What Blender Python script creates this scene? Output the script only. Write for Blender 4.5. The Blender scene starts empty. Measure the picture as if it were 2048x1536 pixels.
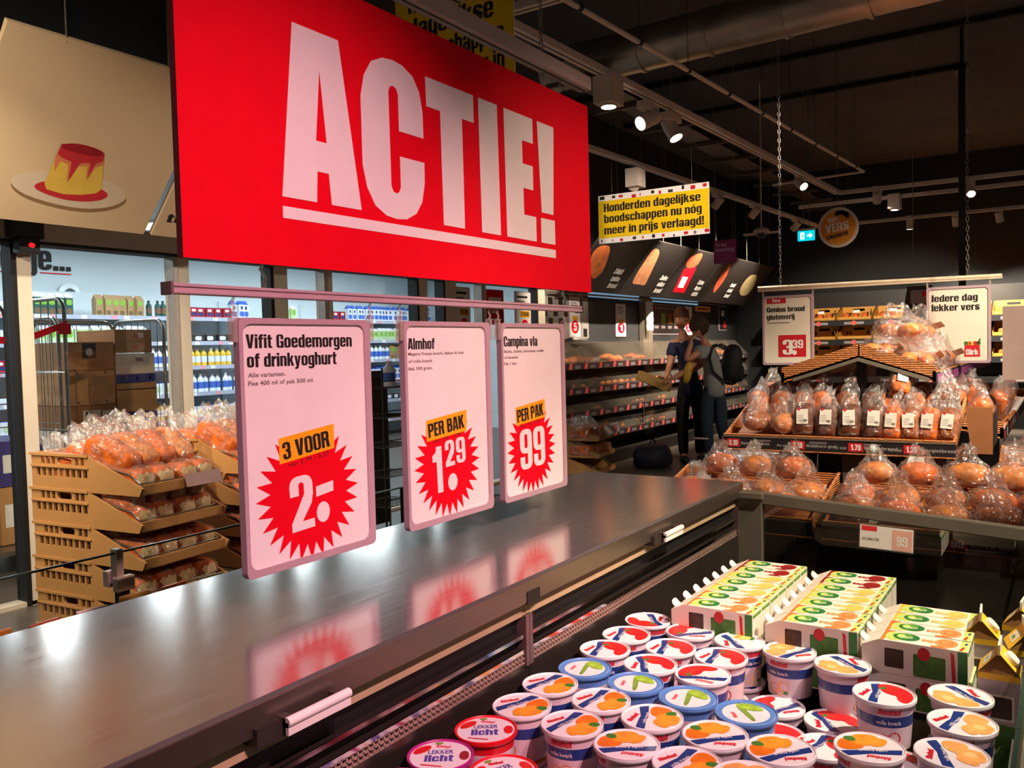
import bpy, bmesh, math, random
from mathutils import Vector, Matrix, noise
from mathutils.geometry import tessellate_polygon
R_ = random.Random(7)
SC = bpy.context.scene
C = SC.collection

# ------------------------------------------------------------------ camera
cam_d = bpy.data.cameras.new('camera')
cam = bpy.data.objects.new('camera', cam_d); C.objects.link(cam); SC.camera = cam
cam_d.sensor_width = 36.0; cam_d.lens = 1700.0 * 36.0 / 2048.0
cam_d.clip_start = 0.05; cam_d.clip_end = 60
cam.matrix_world = Matrix(((0.83625, -0.00252, 0.54834, 0.0),
                           (0.54779, 0.04864, -0.83520, 0.0),
                           (-0.02456, 0.99881, 0.04206, 1.40),
                           (0, 0, 0, 1)))
# ------------------------------------------------------------------ world, exposure
W = bpy.data.worlds.new('store_ambient'); SC.world = W; W.use_nodes = True
W.node_tree.nodes['Background'].inputs[0].default_value = (1.0, 0.88, 0.80, 1)
W.node_tree.nodes['Background'].inputs[1].default_value = 0.085
SC.view_settings.view_transform = 'Standard'; SC.view_settings.look = 'None'
SC.view_settings.exposure = 0.0; SC.view_settings.gamma = 1.0; SC.view_settings.use_curve_mapping = False
SC.cycles.max_bounces = 10; SC.cycles.transparent_max_bounces = 40; SC.cycles.glossy_bounces = 5
SC.cycles.diffuse_bounces = 4; SC.cycles.sample_clamp_indirect = 4.0
SC.cycles.caustics_reflective = False; SC.cycles.caustics_refractive = False

def spot(name, loc, tgt, e, col, size=50, blend=0.6, rad=0.035, parent=None):
    d = bpy.data.lights.new(name, 'SPOT'); d.energy = e; d.color = col
    d.spot_size = math.radians(size); d.spot_blend = blend; d.shadow_soft_size = rad
    o = bpy.data.objects.new(name, d); C.objects.link(o)
    o.location = loc
    o.rotation_euler = (Vector(tgt) - Vector(loc)).to_track_quat('-Z', 'Y').to_euler()
    if parent:
        o.parent = parent; o.matrix_parent_inverse = parent.matrix_world.inverted()
    return o
def area(name, loc, rot, sx, sy, e, col):
    d = bpy.data.lights.new(name, 'AREA'); d.shape = 'RECTANGLE'; d.size = sx; d.size_y = sy; d.energy = e; d.color = col
    o = bpy.data.objects.new(name, d); C.objects.link(o); o.location = loc; o.rotation_euler = rot
    return o
# cold room ceiling panels
for _y in (1.2, 2.7, 4.2, 5.7, 7.2, 8.7, 10.2):
    area('cold_room_light', (-8.2, _y, 2.82), (0, 0, 0), 0.9, 0.3, 46, (0.80, 0.93, 1.0))

# ------------------------------------------------------------------ helpers
def lin(c):
    c = c / 255.0
    return c / 12.92 if c <= 0.04045 else ((c + 0.055) / 1.055) ** 2.4
MATS = {}
def mat(name, rgb, rough=0.5, metal=0.0, emit=0.0, var=0.08, vs=14.0, bump=0.0, bs=60.0, coat=0.0, spec=None, stretch=None, rvar=0.0):
    if name in MATS: return MATS[name]
    m = bpy.data.materials.new(name); m.use_nodes = True; nt = m.node_tree; N = nt.nodes; L = nt.links
    b = N['Principled BSDF']; col = tuple(lin(c) for c in rgb) + (1,)
    b.inputs['Roughness'].default_value = rough; b.inputs['Metallic'].default_value = metal
    if coat: b.inputs['Coat Weight'].default_value = coat; b.inputs['Coat Roughness'].default_value = 0.085
    if spec is not None: b.inputs['Specular IOR Level'].default_value = spec
    b.inputs['Base Color'].default_value = col
    need = var or bump or rvar
    if need:
        tc = N.new('ShaderNodeTexCoord'); mp = N.new('ShaderNodeMapping')
        if stretch: mp.inputs['Scale'].default_value = stretch
        L.new(tc.outputs['Object'], mp.inputs['Vector'])
    if var:
        nz = N.new('ShaderNodeTexNoise'); nz.inputs['Scale'].default_value = vs; nz.inputs['Detail'].default_value = 4
        L.new(mp.outputs[0], nz.inputs['Vector'])
        rp = N.new('ShaderNodeValToRGB')
        rp.color_ramp.elements[0].position = 0.3; rp.color_ramp.elements[1].position = 0.7
        rp.color_ramp.elements[0].color = tuple(c * (1 - var) for c in col[:3]) + (1,)
        rp.color_ramp.elements[1].color = tuple(min(1, c * (1 + var)) for c in col[:3]) + (1,)
        L.new(nz.outputs['Fac'], rp.inputs[0]); L.new(rp.outputs[0], b.inputs['Base Color'])
        if rvar:
            mr = N.new('ShaderNodeMapRange'); mr.inputs['To Min'].default_value = rough - rvar; mr.inputs['To Max'].default_value = rough + rvar
            mr.inputs['From Min'].default_value = 0.3; mr.inputs['From Max'].default_value = 0.7
            L.new(nz.outputs['Fac'], mr.inputs['Value']); L.new(mr.outputs[0], b.inputs['Roughness'])
    if bump:
        n2 = N.new('ShaderNodeTexNoise'); n2.inputs['Scale'].default_value = bs; n2.inputs['Detail'].default_value = 3
        L.new(mp.outputs[0], n2.inputs['Vector'])
        bp = N.new('ShaderNodeBump'); bp.inputs['Strength'].default_value = bump; bp.inputs['Distance'].default_value = 0.01
        L.new(n2.outputs['Fac'], bp.inputs['Height']); L.new(bp.outputs[0], b.inputs['Normal'])
    if emit:
        b.inputs['Emission Color'].default_value = col; b.inputs['Emission Strength'].default_value = emit
    MATS[name] = m
    return m
def glassy(name, tint=(1, 1, 1), base=0.0, ior=1.45, rough=0.0, haze=0.0, hazecol=(1, 1, 1), bump=0.0, bs=40, gcol=(1, 1, 1), edge=.75):
    if name in MATS: return MATS[name]
    m = bpy.data.materials.new(name); m.use_nodes = True; nt = m.node_tree; N = nt.nodes; L = nt.links
    N.remove(N['Principled BSDF']); out = N['Material Output']
    tr = N.new('ShaderNodeBsdfTransparent'); tr.inputs[0].default_value = tint + (1,)
    gl = N.new('ShaderNodeBsdfGlossy'); gl.inputs['Roughness'].default_value = rough; gl.inputs['Color'].default_value = gcol + (1,)
    lw = N.new('ShaderNodeLayerWeight'); lw.inputs['Blend'].default_value = 0.5      # thin sheet: symmetric Schlick reflectance
    pw = N.new('ShaderNodeMath'); pw.operation = 'POWER'; pw.inputs[1].default_value = 4.0; L.new(lw.outputs['Facing'], pw.inputs[0])
    f0 = ((ior - 1) / (ior + 1)) ** 2 + base
    ad = N.new('ShaderNodeMapRange'); ad.inputs['To Min'].default_value = f0; ad.inputs['To Max'].default_value = min(1, f0 + edge)
    L.new(pw.outputs[0], ad.inputs['Value'])
    mx = N.new('ShaderNodeMixShader'); L.new(ad.outputs[0], mx.inputs[0]); L.new(tr.outputs[0], mx.inputs[1]); L.new(gl.outputs[0], mx.inputs[2])
    last = mx
    if haze:
        df = N.new('ShaderNodeBsdfDiffuse'); df.inputs[0].default_value = hazecol + (1,)
        m2 = N.new('ShaderNodeMixShader'); m2.inputs[0].default_value = haze
        L.new(mx.outputs[0], m2.inputs[1]); L.new(df.outputs[0], m2.inputs[2]); last = m2
    if bump:
        tc = N.new('ShaderNodeTexCoord'); nz = N.new('ShaderNodeTexNoise'); nz.inputs['Scale'].default_value = bs; nz.inputs['Detail'].default_value = 2
        L.new(tc.outputs['Object'], nz.inputs['Vector'])
        bp = N.new('ShaderNodeBump'); bp.inputs['Strength'].default_value = bump; bp.inputs['Distance'].default_value = 0.02
        L.new(nz.outputs['Fac'], bp.inputs['Height']); L.new(bp.outputs[0], gl.inputs['Normal'])
    L.new(last.outputs[0], out.inputs[0])
    MATS[name] = m
    return m

def rr(u0, v0, u1, v1, r, n=5):
    P = []
    for cx, cy, a0 in ((u1 - r, v0 + r, -90), (u1 - r, v1 - r, 0), (u0 + r, v1 - r, 90), (u0 + r, v0 + r, 180)):
        for k in range(n + 1):
            a = math.radians(a0 + 90 * k / n); P.append((cx + r * math.cos(a), cy + r * math.sin(a)))
    return P
def ell(cx, cy, rx, ry, n=24, rot=0.0):
    cr, sr = math.cos(rot), math.sin(rot)
    return [(cx + rx * math.cos(a) * cr - ry * math.sin(a) * sr, cy + rx * math.cos(a) * sr + ry * math.sin(a) * cr) for a in (2 * math.pi * k / n for k in range(n))]
def smooth_poly(P, it=2):
    for _ in range(it):
        Q = []
        for i in range(len(P)):
            a, b = P[i], P[(i + 1) % len(P)]
            Q.append((a[0] * .75 + b[0] * .25, a[1] * .75 + b[1] * .25)); Q.append((a[0] * .25 + b[0] * .75, a[1] * .25 + b[1] * .75))
        P = Q
    return P
def rot2(P, a, c=(0, 0)):
    ca, sa = math.cos(a), math.sin(a)
    return [(c[0] + (x - c[0]) * ca - (y - c[1]) * sa, c[1] + (x - c[0]) * sa + (y - c[1]) * ca) for x, y in P]
_fc = bpy.data.curves.new('font_source', 'FONT'); _fo = bpy.data.objects.new('font_source', _fc)
_TX = {}
def text_geo(s, off=0.0):
    k = (s, off)
    if k not in _TX:
        _fc.body = s; _fc.size = 1; _fc.resolution_u = 2; _fc.offset = off
        me = bpy.data.meshes.new_from_object(_fo)
        vs = [(v.co.x, v.co.y) for v in me.vertices]; fs = [tuple(p.vertices) for p in me.polygons]
        bpy.data.meshes.remove(me)
        if not vs: vs = [(0, 0)]; fs = []
        x0 = min(v[0] for v in vs); x1 = max(v[0] for v in vs)
        _TX[k] = (vs, fs, x0, x1)
    return _TX[k]
def FX(x, y0=0, z0=0):   # faces +X, u = +Y, v = +Z
    return lambda u, v, w=0: (x + w, y0 + u, z0 + v)
def FY(y, x0=0, z0=0):   # faces -Y, u = +X, v = +Z
    return lambda u, v, w=0: (x0 + u, y - w, z0 + v)
def FZ(z, x0=0, y0=0, a=0.0):   # faces up
    ca, sa = math.cos(a), math.sin(a)
    return lambda u, v, w=0: (x0 + u * ca - v * sa, y0 + u * sa + v * ca, z + w)
def FF(o, u, v):
    o, u, v = Vector(o), Vector(u).normalized(), Vector(v).normalized(); n = u.cross(v)
    return lambda a, b, w=0: tuple(o + u * a + v * b + n * w)

class MB:
    def __init__(s): s.V = []; s.F = []; s.M = []; s.S = []; s.mats = []
    def mi(s, m):
        if m not in s.mats: s.mats.append(m)
        return s.mats.index(m)
    def add(s, V, F, m, sm=False):
        n = len(s.V); k = s.mi(m); s.V += [tuple(v) for v in V]
        for f in F:
            s.F.append(tuple(i + n for i in f)); s.M.append(k); s.S.append(sm)
        return s
    def box(s, x0, x1, y0, y1, z0, z1, m):
        V = [(x, y, z) for z in (z0, z1) for y in (y0, y1) for x in (x0, x1)]
        return s.add(V, [(0, 2, 3, 1), (4, 5, 7, 6), (0, 1, 5, 4), (2, 6, 7, 3), (0, 4, 6, 2), (1, 3, 7, 5)], m)
    def obox(s, c, size, rot, m):
        hx, hy, hz = [d / 2 for d in size]; c = Vector(c)
        V = [c + rot @ Vector((x, y, z)) for z in (-hz, hz) for y in (-hy, hy) for x in (-hx, hx)]
        return s.add(V, [(0, 2, 3, 1), (4, 5, 7, 6), (0, 1, 5, 4), (2, 6, 7, 3), (0, 4, 6, 2), (1, 3, 7, 5)], m)
    def hexa(s, P, m):   # 8 points, bottom 4 ccw then top 4
        return s.add(P, [(3, 2, 1, 0), (4, 5, 6, 7), (0, 1, 5, 4), (1, 2, 6, 5), (2, 3, 7, 6), (3, 0, 4, 7)], m)
    def tube(s, pts, r, m, n=8, r1=None, closed=False, caps=True):
        pts = [Vector(p) for p in pts]; V = []; F = []
        N = len(pts); up = None
        for i, p in enumerate(pts):
            if closed: t = pts[(i + 1) % N] - pts[i - 1]
            else: t = pts[min(i + 1, N - 1)] - pts[max(i - 1, 0)]
            t.normalize()
            if up is None:
                a = Vector((0, 0, 1)) if abs(t.z) < .9 else Vector((1, 0, 0)); up = t.cross(a).normalized()
            else:
                up = (up - t * up.dot(t)).normalized()
            b = t.cross(up); rad = r if r1 is None else r + (r1 - r) * i / (N - 1)
            for k in range(n):
                a = 2 * math.pi * k / n; V.append(p + (up * math.cos(a) + b * math.sin(a)) * rad)
        for i in range(N if closed else N - 1):
            for k in range(n):
                j = (i + 1) % N
                F.append((i * n + k, i * n + (k + 1) % n, j * n + (k + 1) % n, j * n + k))
        s.add(V, F, m, n > 5)
        if caps and not closed:
            s.add(V[:n], [tuple(range(n))[::-1]], m); s.add(V[-n:], [tuple(range(n))], m)
        return s
    def lathe(s, prof, m, n=28, f=None, sm=True, ms=None):   # profile of (r, z); f maps local to world
        V = []
        for r, z in prof:
            for k in range(n):
                a = 2 * math.pi * k / n; p = (r * math.cos(a), r * math.sin(a), z); V.append(f(*p) if f else p)
        for i in range(len(prof) - 1):
            F = [(i * n + k, i * n + (k + 1) % n, (i + 1) * n + (k + 1) % n, (i + 1) * n + k) for k in range(n)]
            sub = V[i * n:(i + 2) * n]
            s.add(sub, [tuple(q - i * n for q in fc) for fc in F], ms[i] if ms else m, sm)
        return s
    def disc(s, r, z, m, n=28, f=None, up=True):
        V = [(r * math.cos(2 * math.pi * k / n), r * math.sin(2 * math.pi * k / n), z) for k in range(n)]
        if f: V = [f(*p) for p in V]
        return s.add(V, [tuple(range(n)) if up else tuple(range(n))[::-1]], m)
    def plate(s, P, f, m, w=0.0, holes=()):
        loops = [[Vector((u, v, 0)) for u, v in P]] + [[Vector((u, v, 0)) for u, v in h] for h in holes]
        tri = tessellate_polygon(loops); flat = [q for l in loops for q in l]
        V = [f(q.x, q.y, w) for q in flat]
        F = []
        for a, b, c in tri:
            ar = (flat[b].x - flat[a].x) * (flat[c].y - flat[a].y) - (flat[c].x - flat[a].x) * (flat[b].y - flat[a].y)
            F.append((a, b, c) if ar > 0 else (a, c, b))
        return s.add(V, F, m)
    def prism(s, P, f, m, w0, w1, ms=None, holes=()):
        s.plate(P, f, m, w1, holes)
        V = [f(u, v, w0) for u, v in P]; s.add(V, [tuple(range(len(P)))[::-1]] if not holes else [], ms or m)
        if holes:
            k = len(s.F); s.plate(P, f, ms or m, w0, holes)
        for L in [P] + list(holes):
            n = len(L); V = [f(u, v, w0) for u, v in L] + [f(u, v, w1) for u, v in L]
            s.add(V, [(i, (i + 1) % n, n + (i + 1) % n, n + i) for i in range(n)], ms or m)
        return s
    def text(s, t, f, m, u, v, h, width=None, bold=0.0, w=0.0006, cond=0.62, align='l', off=0.012, rot=0.0, hb=None):
        """capital height h at baseline v; heavy condensed look by repeating the outline"""
        vs, fs, x0, x1 = text_geo(t, off); k = h / 0.72
        kx = k * cond if width is None else width / max(1e-6, (x1 - x0))
        wd = (x1 - x0) * kx; u0 = u - (wd if align == 'r' else wd / 2 if align == 'c' else 0)
        cr, sr = math.cos(rot), math.sin(rot)
        offs = [(0, 0)] if not bold else [(dx * bold * h, dy * bold * h * .35) for dx, dy in ((-1, 0), (-.33, 0), (.33, 0), (1, 0), (0, 1), (0, -1))]
        for dx, dy in offs:
            V = []
            for a, b in vs:
                uu = (a - x0) * kx + (u0 - u) + dx; vv = b * k + dy
                V.append(f(u + uu * cr - vv * sr, v + uu * sr + vv * cr, w))
            s.add(V, fs, m); w += 4e-5
        return s
    def build(s, name, parent=None, loc=None, bev=0.0):
        me = bpy.data.meshes.new(name); me.from_pydata(s.V, [], s.F)
        for m in s.mats: me.materials.append(m)
        me.polygons.foreach_set('material_index', s.M); me.polygons.foreach_set('use_smooth', s.S); me.update()
        o = bpy.data.objects.new(name, me); C.objects.link(o)
        if parent: o.parent = parent
        if loc: o.location = loc
        if bev:
            b = o.modifiers.new('edge', 'BEVEL'); b.width = bev; b.segments = 2; b.limit_method = 'ANGLE'
        return o
def tag(o, label, cat, group=None):
    o['label'] = label; o['category'] = cat
    if group: o['group'] = group
    return o
def thing(name, label, cat, loc=(0, 0, 0), rz=0.0, group=None):
    o = bpy.data.objects.new(name, None); C.objects.link(o); o.empty_display_size = 0.05
    o.location = loc; o.rotation_euler = (0, 0, rz)
    return tag(o, label, cat, group)
def struct(o):
    o['kind'] = 'structure'; return o
def dup(root, loc, rz=None, label=None, group=None, rot=None, scale=None):
    def cp(o, p):
        c = o.copy(); C.objects.link(c); c.parent = p
        for ch in o.children: cp(ch, c)
        return c
    c = cp(root, None); c.location = loc
    if rz is not None: c.rotation_euler = (0, 0, rz)
    if rot is not None: c.rotation_euler = rot
    if scale: c.scale = (scale,) * 3 if not isinstance(scale, tuple) else scale
    if label: c['label'] = label
    if group: c['group'] = group
    return c
class Kind:
    """first use takes the prototype itself, later uses copy it with its parts"""
    def __init__(s, root): s.root = root; s.used = False
    def put(s, loc, label, rz=0.0, group=None, rot=None, scale=None):
        if not s.used:
            s.used = True; o = s.root; o.location = loc; o.rotation_euler = rot or (0, 0, rz); o['label'] = label
            if scale: o.scale = (scale,) * 3 if not isinstance(scale, tuple) else scale
            if group: o['group'] = group
            return o
        return dup(s.root, loc, rz, label, group, rot, scale if scale else (1, 1, 1))
_ORD = 'first second third fourth fifth sixth seventh eighth ninth tenth eleventh twelfth'.split()

# ------------------------------------------------------------------ shared materials
STEEL = mat('brushed_steel', (202, 196, 190), 0.16, 0.86, var=0.06, vs=9, stretch=(14, 0.7, 1), rvar=0.03)
CHROME = mat('bright_chrome', (220, 216, 210), 0.12, 1.0, var=0)
BLACK = mat('black_plastic', (16, 15, 15), 0.45)
DARK = mat('dark_metal', (34, 30, 28), 0.45, 0.3)
GREYP = mat('grey_painted_metal', (120, 112, 98), 0.38, 0.25)
WHITE = mat('white_plastic', (232, 228, 222), 0.4, var=0.03)
PAPER = mat('white_paper', (240, 236, 232), 0.8, var=0.02, spec=.2)
RED = mat('poster_red', (232, 0, 30), 0.75, var=0.04, spec=.15)
INK = mat('black_ink', (18, 12, 14), 0.7, var=0)
GREYINK = mat('grey_ink', (120, 104, 108), 0.7, var=0)
YELLOW = mat('tag_yellow', (250, 178, 8), 0.6, var=0.03)
GLASS = glassy('clear_glass', (0.97, 0.98, 0.97), 0.0, 1.4)
EDGE = mat('green_glass_edge', (60, 84, 70), 0.15, var=0.05)
BAG = glassy('clear_bag', (0.99, 0.98, 0.97), 0.15, 1.25, 0.10, 0.035, (0.95, 0.9, 0.84), 1.0, 45, edge=.45)
PLEXI = glassy('plexi', (0.95, 0.93, 0.90), 0.02, 1.2, 0.06, 0.04, (0.75, 0.66, 0.55))
# ------------------------------------------------------------------ heavy condensed lettering (own outlines)
S_, T_, XH = .185, .125, .77
def _arc(cx, cy, r, a0, a1, n=4):
    return [(cx + r * math.cos(math.radians(a0 + (a1 - a0) * k / n)), cy + r * math.sin(math.radians(a0 + (a1 - a0) * k / n))) for k in range(n + 1)]
def _arch(x0, x1, yt, bl, br, s=S_, t=T_):
    Ro = min(.17, (x1 - x0) / 2); Ri = max(.01, min(.05, (x1 - x0 - 2 * s) / 2))
    return ([(x0, bl)] + _arc(x0 + Ro, yt - Ro, Ro, 180, 90) + _arc(x1 - Ro, yt - Ro, Ro, 90, 0) + [(x1, br), (x1 - s, br)]
            + _arc(x1 - s - Ri, yt - t - Ri, Ri, 0, 90) + _arc(x0 + s + Ri, yt - t - Ri, Ri, 90, 180) + [(x0 + s, bl)])
def _uarch(x0, x1, yb, tl, tr, s=S_, t=T_):
    return [(x, yb - (y - 0)) for x, y in _arch(x0, x1, 0, yb - tl, yb - tr, s, t)]
def _bx(x0, y0, x1, y1): return [(x0, y0), (x1, y0), (x1, y1), (x0, y1)]
def _ring(x0, y0, x1, y1, s=S_, t=T_):
    m = (y0 + y1) / 2
    return [_arch(x0, x1, y1, m, m, s, t), _uarch(x0, x1, y0, m, m, s, t)]
def _g():
    G = {}; n = .47; X = XH
    def d(c, w, *P):
        L = []
        for p in P: L += p if isinstance(p[0], list) else [p]
        G[c] = (w, L)
    st = lambda x, y0=0, y1=XH: _bx(x, y0, x + S_, y1)
    d('a', n, _arch(.01, n, X, .53, 0), _arch(0, .40, .47, .2, .2, .17, .11), _uarch(0, .40, -.005, .2, .2, .17, .11))
    d('b', n, st(0, 0, 1), _ring(0, 0, n, X)); d('d', n, st(n - S_, 0, 1), _ring(0, 0, n, X)); d('o', n, _ring(0, 0, n, X))
    d('ó', n, _ring(0, 0, n, X), [(.18, .82), (.28, .82), (.42, 1.0), (.26, 1.0)])
    d('p', n, st(0, -.24, X), _ring(0, 0, n, X)); d('q', n, st(n - S_, -.24, X), _ring(0, 0, n, X))
    d('g', n, st(n - S_, -.1, X), _ring(0, .02, n, X), _uarch(0, n, -.25, -.09, 0))
    d('c', .45, _arch(0, .45, X, .38, .5), _uarch(0, .45, 0, .38, .28))
    d('e', n, _arch(0, n, X, .38, .33), _bx(.15, .33, n - .1, .44), _uarch(0, n, 0, .38, .23))
    d('f', .33, _bx(.05, 0, .05 + S_, .86), [(.05, .82), (.07, .92), (.15, 1), (.34, 1), (.34, .87), (.26, .87), (.235, .82)], _bx(0, .63, .33, X))
    d('t', .33, _bx(.05, .1, .05 + S_, .96), [(.05, .14), (.07, .04), (.13, 0), (.33, 0), (.33, .12), (.25, .12), (.235, .16)], _bx(0, .63, .33, X))
    d('h', n, st(0, 0, 1), _arch(0, n, X, .4, 0)); d('n', n, st(0), _arch(0, n, X, .4, 0)); d('m', .755, st(0), _arch(0, n, X, .4, 0), _arch(.285, .755, X, .4, 0))
    d('u', n, _uarch(0, n, 0, X, .4), st(n - S_)); d('r', .33, st(0), [(.18, .50), (.18, .68), (.24, .76), (.34, .78), (.34, .58), (.25, .57)])
    d('i', S_, st(0), _bx(0, .84, S_, 1)); d('j', S_, st(0, -.12), [(-.06, -.25), (.1, -.25), (S_, -.12), (0, -.1), (-.06, -.13)], _bx(0, .84, S_, 1)); d('l', S_, st(0, 0, 1)); d('I', .2, _bx(0, 0, .2, 1))
    d('k', .48, st(0, 0, 1), [(.17, .3), (.17, .48), (.29, X), (.47, X), (.33, .44)], [(.2, .42), (.34, .47), (.49, 0), (.30, 0)])
    sm = [(0, .54), (.185, .54), (.45, .36), (.45, .21), (.265, .21), (0, .40)]
    d('s', .45, _arch(0, .45, X, .5, .53), sm, _uarch(0, .45, 0, .25, .26))
    d('v', .47, [(0, X), (.14, 0), (.33, 0), (.47, X), (.29, X), (.235, .26), (.18, X)]); d('y', .47, [(0, X), (.14, 0), (.12, -.1), (.03, -.12), (.03, -.25), (.2, -.25), (.30, -.14), (.47, X), (.29, X), (.235, .28), (.18, X)])
    d('w', .72, [(0, X), (.11, 0), (.29, 0), (.36, .4), (.43, 0), (.61, 0), (.72, X), (.56, X), (.51, .28), (.44, X), (.28, X), (.21, .28), (.16, X)])
    d('x', .48, [(0, 0), (.15, .39), (.01, X), (.2, X), (.24, .56), (.28, X), (.47, X), (.33, .39), (.48, 0), (.29, 0), (.24, .2), (.19, 0)]); d('z', .4, [(0, 0), (.4, 0), (.4, .13), (.2, .13), (.4, .62), (.4, X), (.02, X), (.02, .63), (.2, .63), (0, .14)])
    W = .5
    d('A', .54, [(0, 0), (.12, 1), (.42, 1), (.54, 0), (.35, 0), (.335, .17), (.205, .17), (.19, 0)][:0] or [(0, 0), (.12, 1), (.27, 1), (.27, .8), (.215, .3), (.27, .3), (.27, .17), (.2, .17), (.185, 0)], [(.54, 0), (.42, 1), (.27, 1), (.27, .8), (.325, .3), (.27, .3), (.27, .17), (.34, .17), (.355, 0)])
    d('B', W, _bx(0, 0, S_, 1), _ring(0, .46, W - .02, 1, S_, .13), _ring(0, 0, W, .57, S_, .13)); d('C', W, _arch(0, W, 1, .5, .62), _uarch(0, W, 0, .5, .38)); d('D', W, _bx(0, 0, S_, 1), _ring(0, 0, W, 1))
    d('E', .38, _bx(0, 0, S_, 1), _bx(.1, 0, .38, .15), _bx(.1, .43, .35, .57), _bx(.1, .85, .38, 1)); d('F', .37, _bx(0, 0, S_, 1), _bx(.1, .43, .34, .57), _bx(.1, .85, .37, 1))
    d('G', W, _arch(0, W, 1, .5, .64), _uarch(0, W, 0, .5, .4), _bx(W - S_, 0, W, .5), _bx(.26, .38, W, .5)); d('H', W, _bx(0, 0, S_, 1), _bx(W - S_, 0, W, 1), _bx(.1, .43, .4, .57)); d('K', .54, _bx(0, 0, .2, 1), [(.17, .35), (.17, .6), (.33, 1), (.53, 1), (.36, .55)], [(.2, .5), (.36, .6), (.55, 0), (.34, 0)])
    d('L', .36, _bx(0, 0, S_, 1), _bx(.1, 0, .36, .15)); d('M', .66, _bx(0, 0, .17, 1), _bx(.49, 0, .66, 1), [(0, 1), (.2, 1), (.33, .4), (.46, 1), (.66, 1), (.42, .05), (.24, .05)]); d('N', W, _bx(0, 0, .17, 1), _bx(W - .17, 0, W, 1), [(0, 1), (.17, 1), (.5, 0), (.33, 0)])
    d('O', W, _ring(0, 0, W, 1)); d('P', W, _bx(0, 0, S_, 1), _ring(0, .4, W, 1, S_, .14)); d('R', .52, _bx(0, 0, S_, 1), _ring(0, .45, W, 1, S_, .14), [(.26, .5), (.46, .5), (.52, 0), (.33, 0)])
    d('S', .48, _arch(0, .48, 1, .66, .68), [(0, .7), (.185, .7), (.48, .46), (.48, .28), (.295, .28), (0, .52)], _uarch(0, .48, 0, .34, .33)); d('T', .46, _bx(.135, 0, .325, 1), _bx(0, .84, .46, 1)); d('U', W, _uarch(0, W, 0, 1, 1))
    d('V', .54, [(0, 1), (.16, 0), (.38, 0), (.54, 1), (.34, 1), (.27, .32), (.2, 1)]); d('W', .8, [(0, 1), (.12, 0), (.32, 0), (.4, .5), (.48, 0), (.68, 0), (.8, 1), (.62, 1), (.56, .35), (.48, 1), (.32, 1), (.24, .35), (.18, 1)]); d('Z', .42, [(0, 0), (.42, 0), (.42, .16), (.2, .16), (.42, .86), (.42, 1), (.02, 1), (.02, .84), (.21, .84), (0, .15)])
    d('0', .5, _ring(0, 0, .5, 1)); d('1', .36, _bx(.15, 0, .36, 1), [(0, .68), (0, .82), (.12, .88), (.18, 1), (.25, 1), (.25, .68)])
    d('2', .48, _arch(0, .48, 1, .64, .6), [(.295, .66), (.48, .66), (.44, .46), (.22, .15), (0, .15), (0, .12)][:5], _bx(0, 0, .48, .16))
    d('3', .48, _arch(0, .48, 1, .68, .55), _uarch(0, .48, 0, .32, .45), _bx(.18, .44, .42, .58), _bx(.3, .4, .45, .6)); d('4', .5, _bx(.22, 0, .42, 1), _bx(0, .18, .5, .33), [(0, .33), (.2, 1), (.34, 1), (.17, .33)])
    d('5', .48, _bx(.02, .5, .2, 1), _bx(.02, .85, .46, 1), _arch(.02, .48, .66, .5, .3), _uarch(0, .48, 0, .32, .34)); d('6', .49, _arch(0, .49, 1, .3, .68), _ring(0, 0, .49, .6)); d('7', .44, [(0, 1), (.44, 1), (.44, .86), (.28, 0), (.08, 0), (.25, .84), (0, .84)])
    d('8', .49, _ring(.01, .45, .48, 1, S_, .13), _ring(0, 0, .49, .58, S_, .13)); d('9', .49, _uarch(0, .49, 0, .32, .7), _ring(0, .4, .49, 1))
    d('.', .18, _bx(0, 0, .18, .18)); d(',', .18, _bx(0, 0, .18, .17), [(.04, 0), (.18, 0), (.08, -.16), (0, -.16)]); d('!', .2, [(.04, .27), (.16, .27), (.2, 1), (0, 1)], _bx(0, 0, .2, .19)); d('-', .28, _bx(0, .34, .28, .5)); d('%', .5, _bx(.2, 0, .3, 1), _ring(0, .55, .22, 1, .07, .1), _ring(.28, 0, .5, .45, .07, .1))
    G[' '] = (.2, [])
    return G
GLYPH = _g()
_GT = {}
def glyph_tris(c):
    if c not in _GT:
        w, polys = GLYPH.get(c, GLYPH['o']); out = []
        for P in polys:
            tri = tessellate_polygon([[Vector((x, y, 0)) for x, y in P]]); F = []
            for a, b, d in tri:
                ar = (P[b][0] - P[a][0]) * (P[d][1] - P[a][1]) - (P[d][0] - P[a][0]) * (P[b][1] - P[a][1])
                F.append((a, b, d) if ar > 0 else (a, d, b))
            out.append((P, F))
        _GT[c] = (w, out)
    return _GT[c]
def heavy(s, t, f, m, u, v, h, width=None, w=0.0006, rot=0.0, gap=.05, align='l', slant=0.0, **_):
    """heavy condensed letters of cap height h"""
    L = sum(glyph_tris(c)[0] + gap for c in t) - gap; kx = h if width is None else width / L; k = h
    cr, sr = math.cos(rot), math.sin(rot); x = -L * kx / 2 if align == 'c' else 0
    for c in t:
        wd, parts = glyph_tris(c)
        for i, (P, F) in enumerate(parts):
            V = []
            for a, b in P:
                uu = x + a * kx + b * slant * h; vv = b * k
                V.append(f(u + uu * cr - vv * sr, v + uu * sr + vv * cr, w + i * 5e-5))
            s.add(V, F, m)
        x += (wd + gap) * kx
    return s
MB.heavy = heavy
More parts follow.
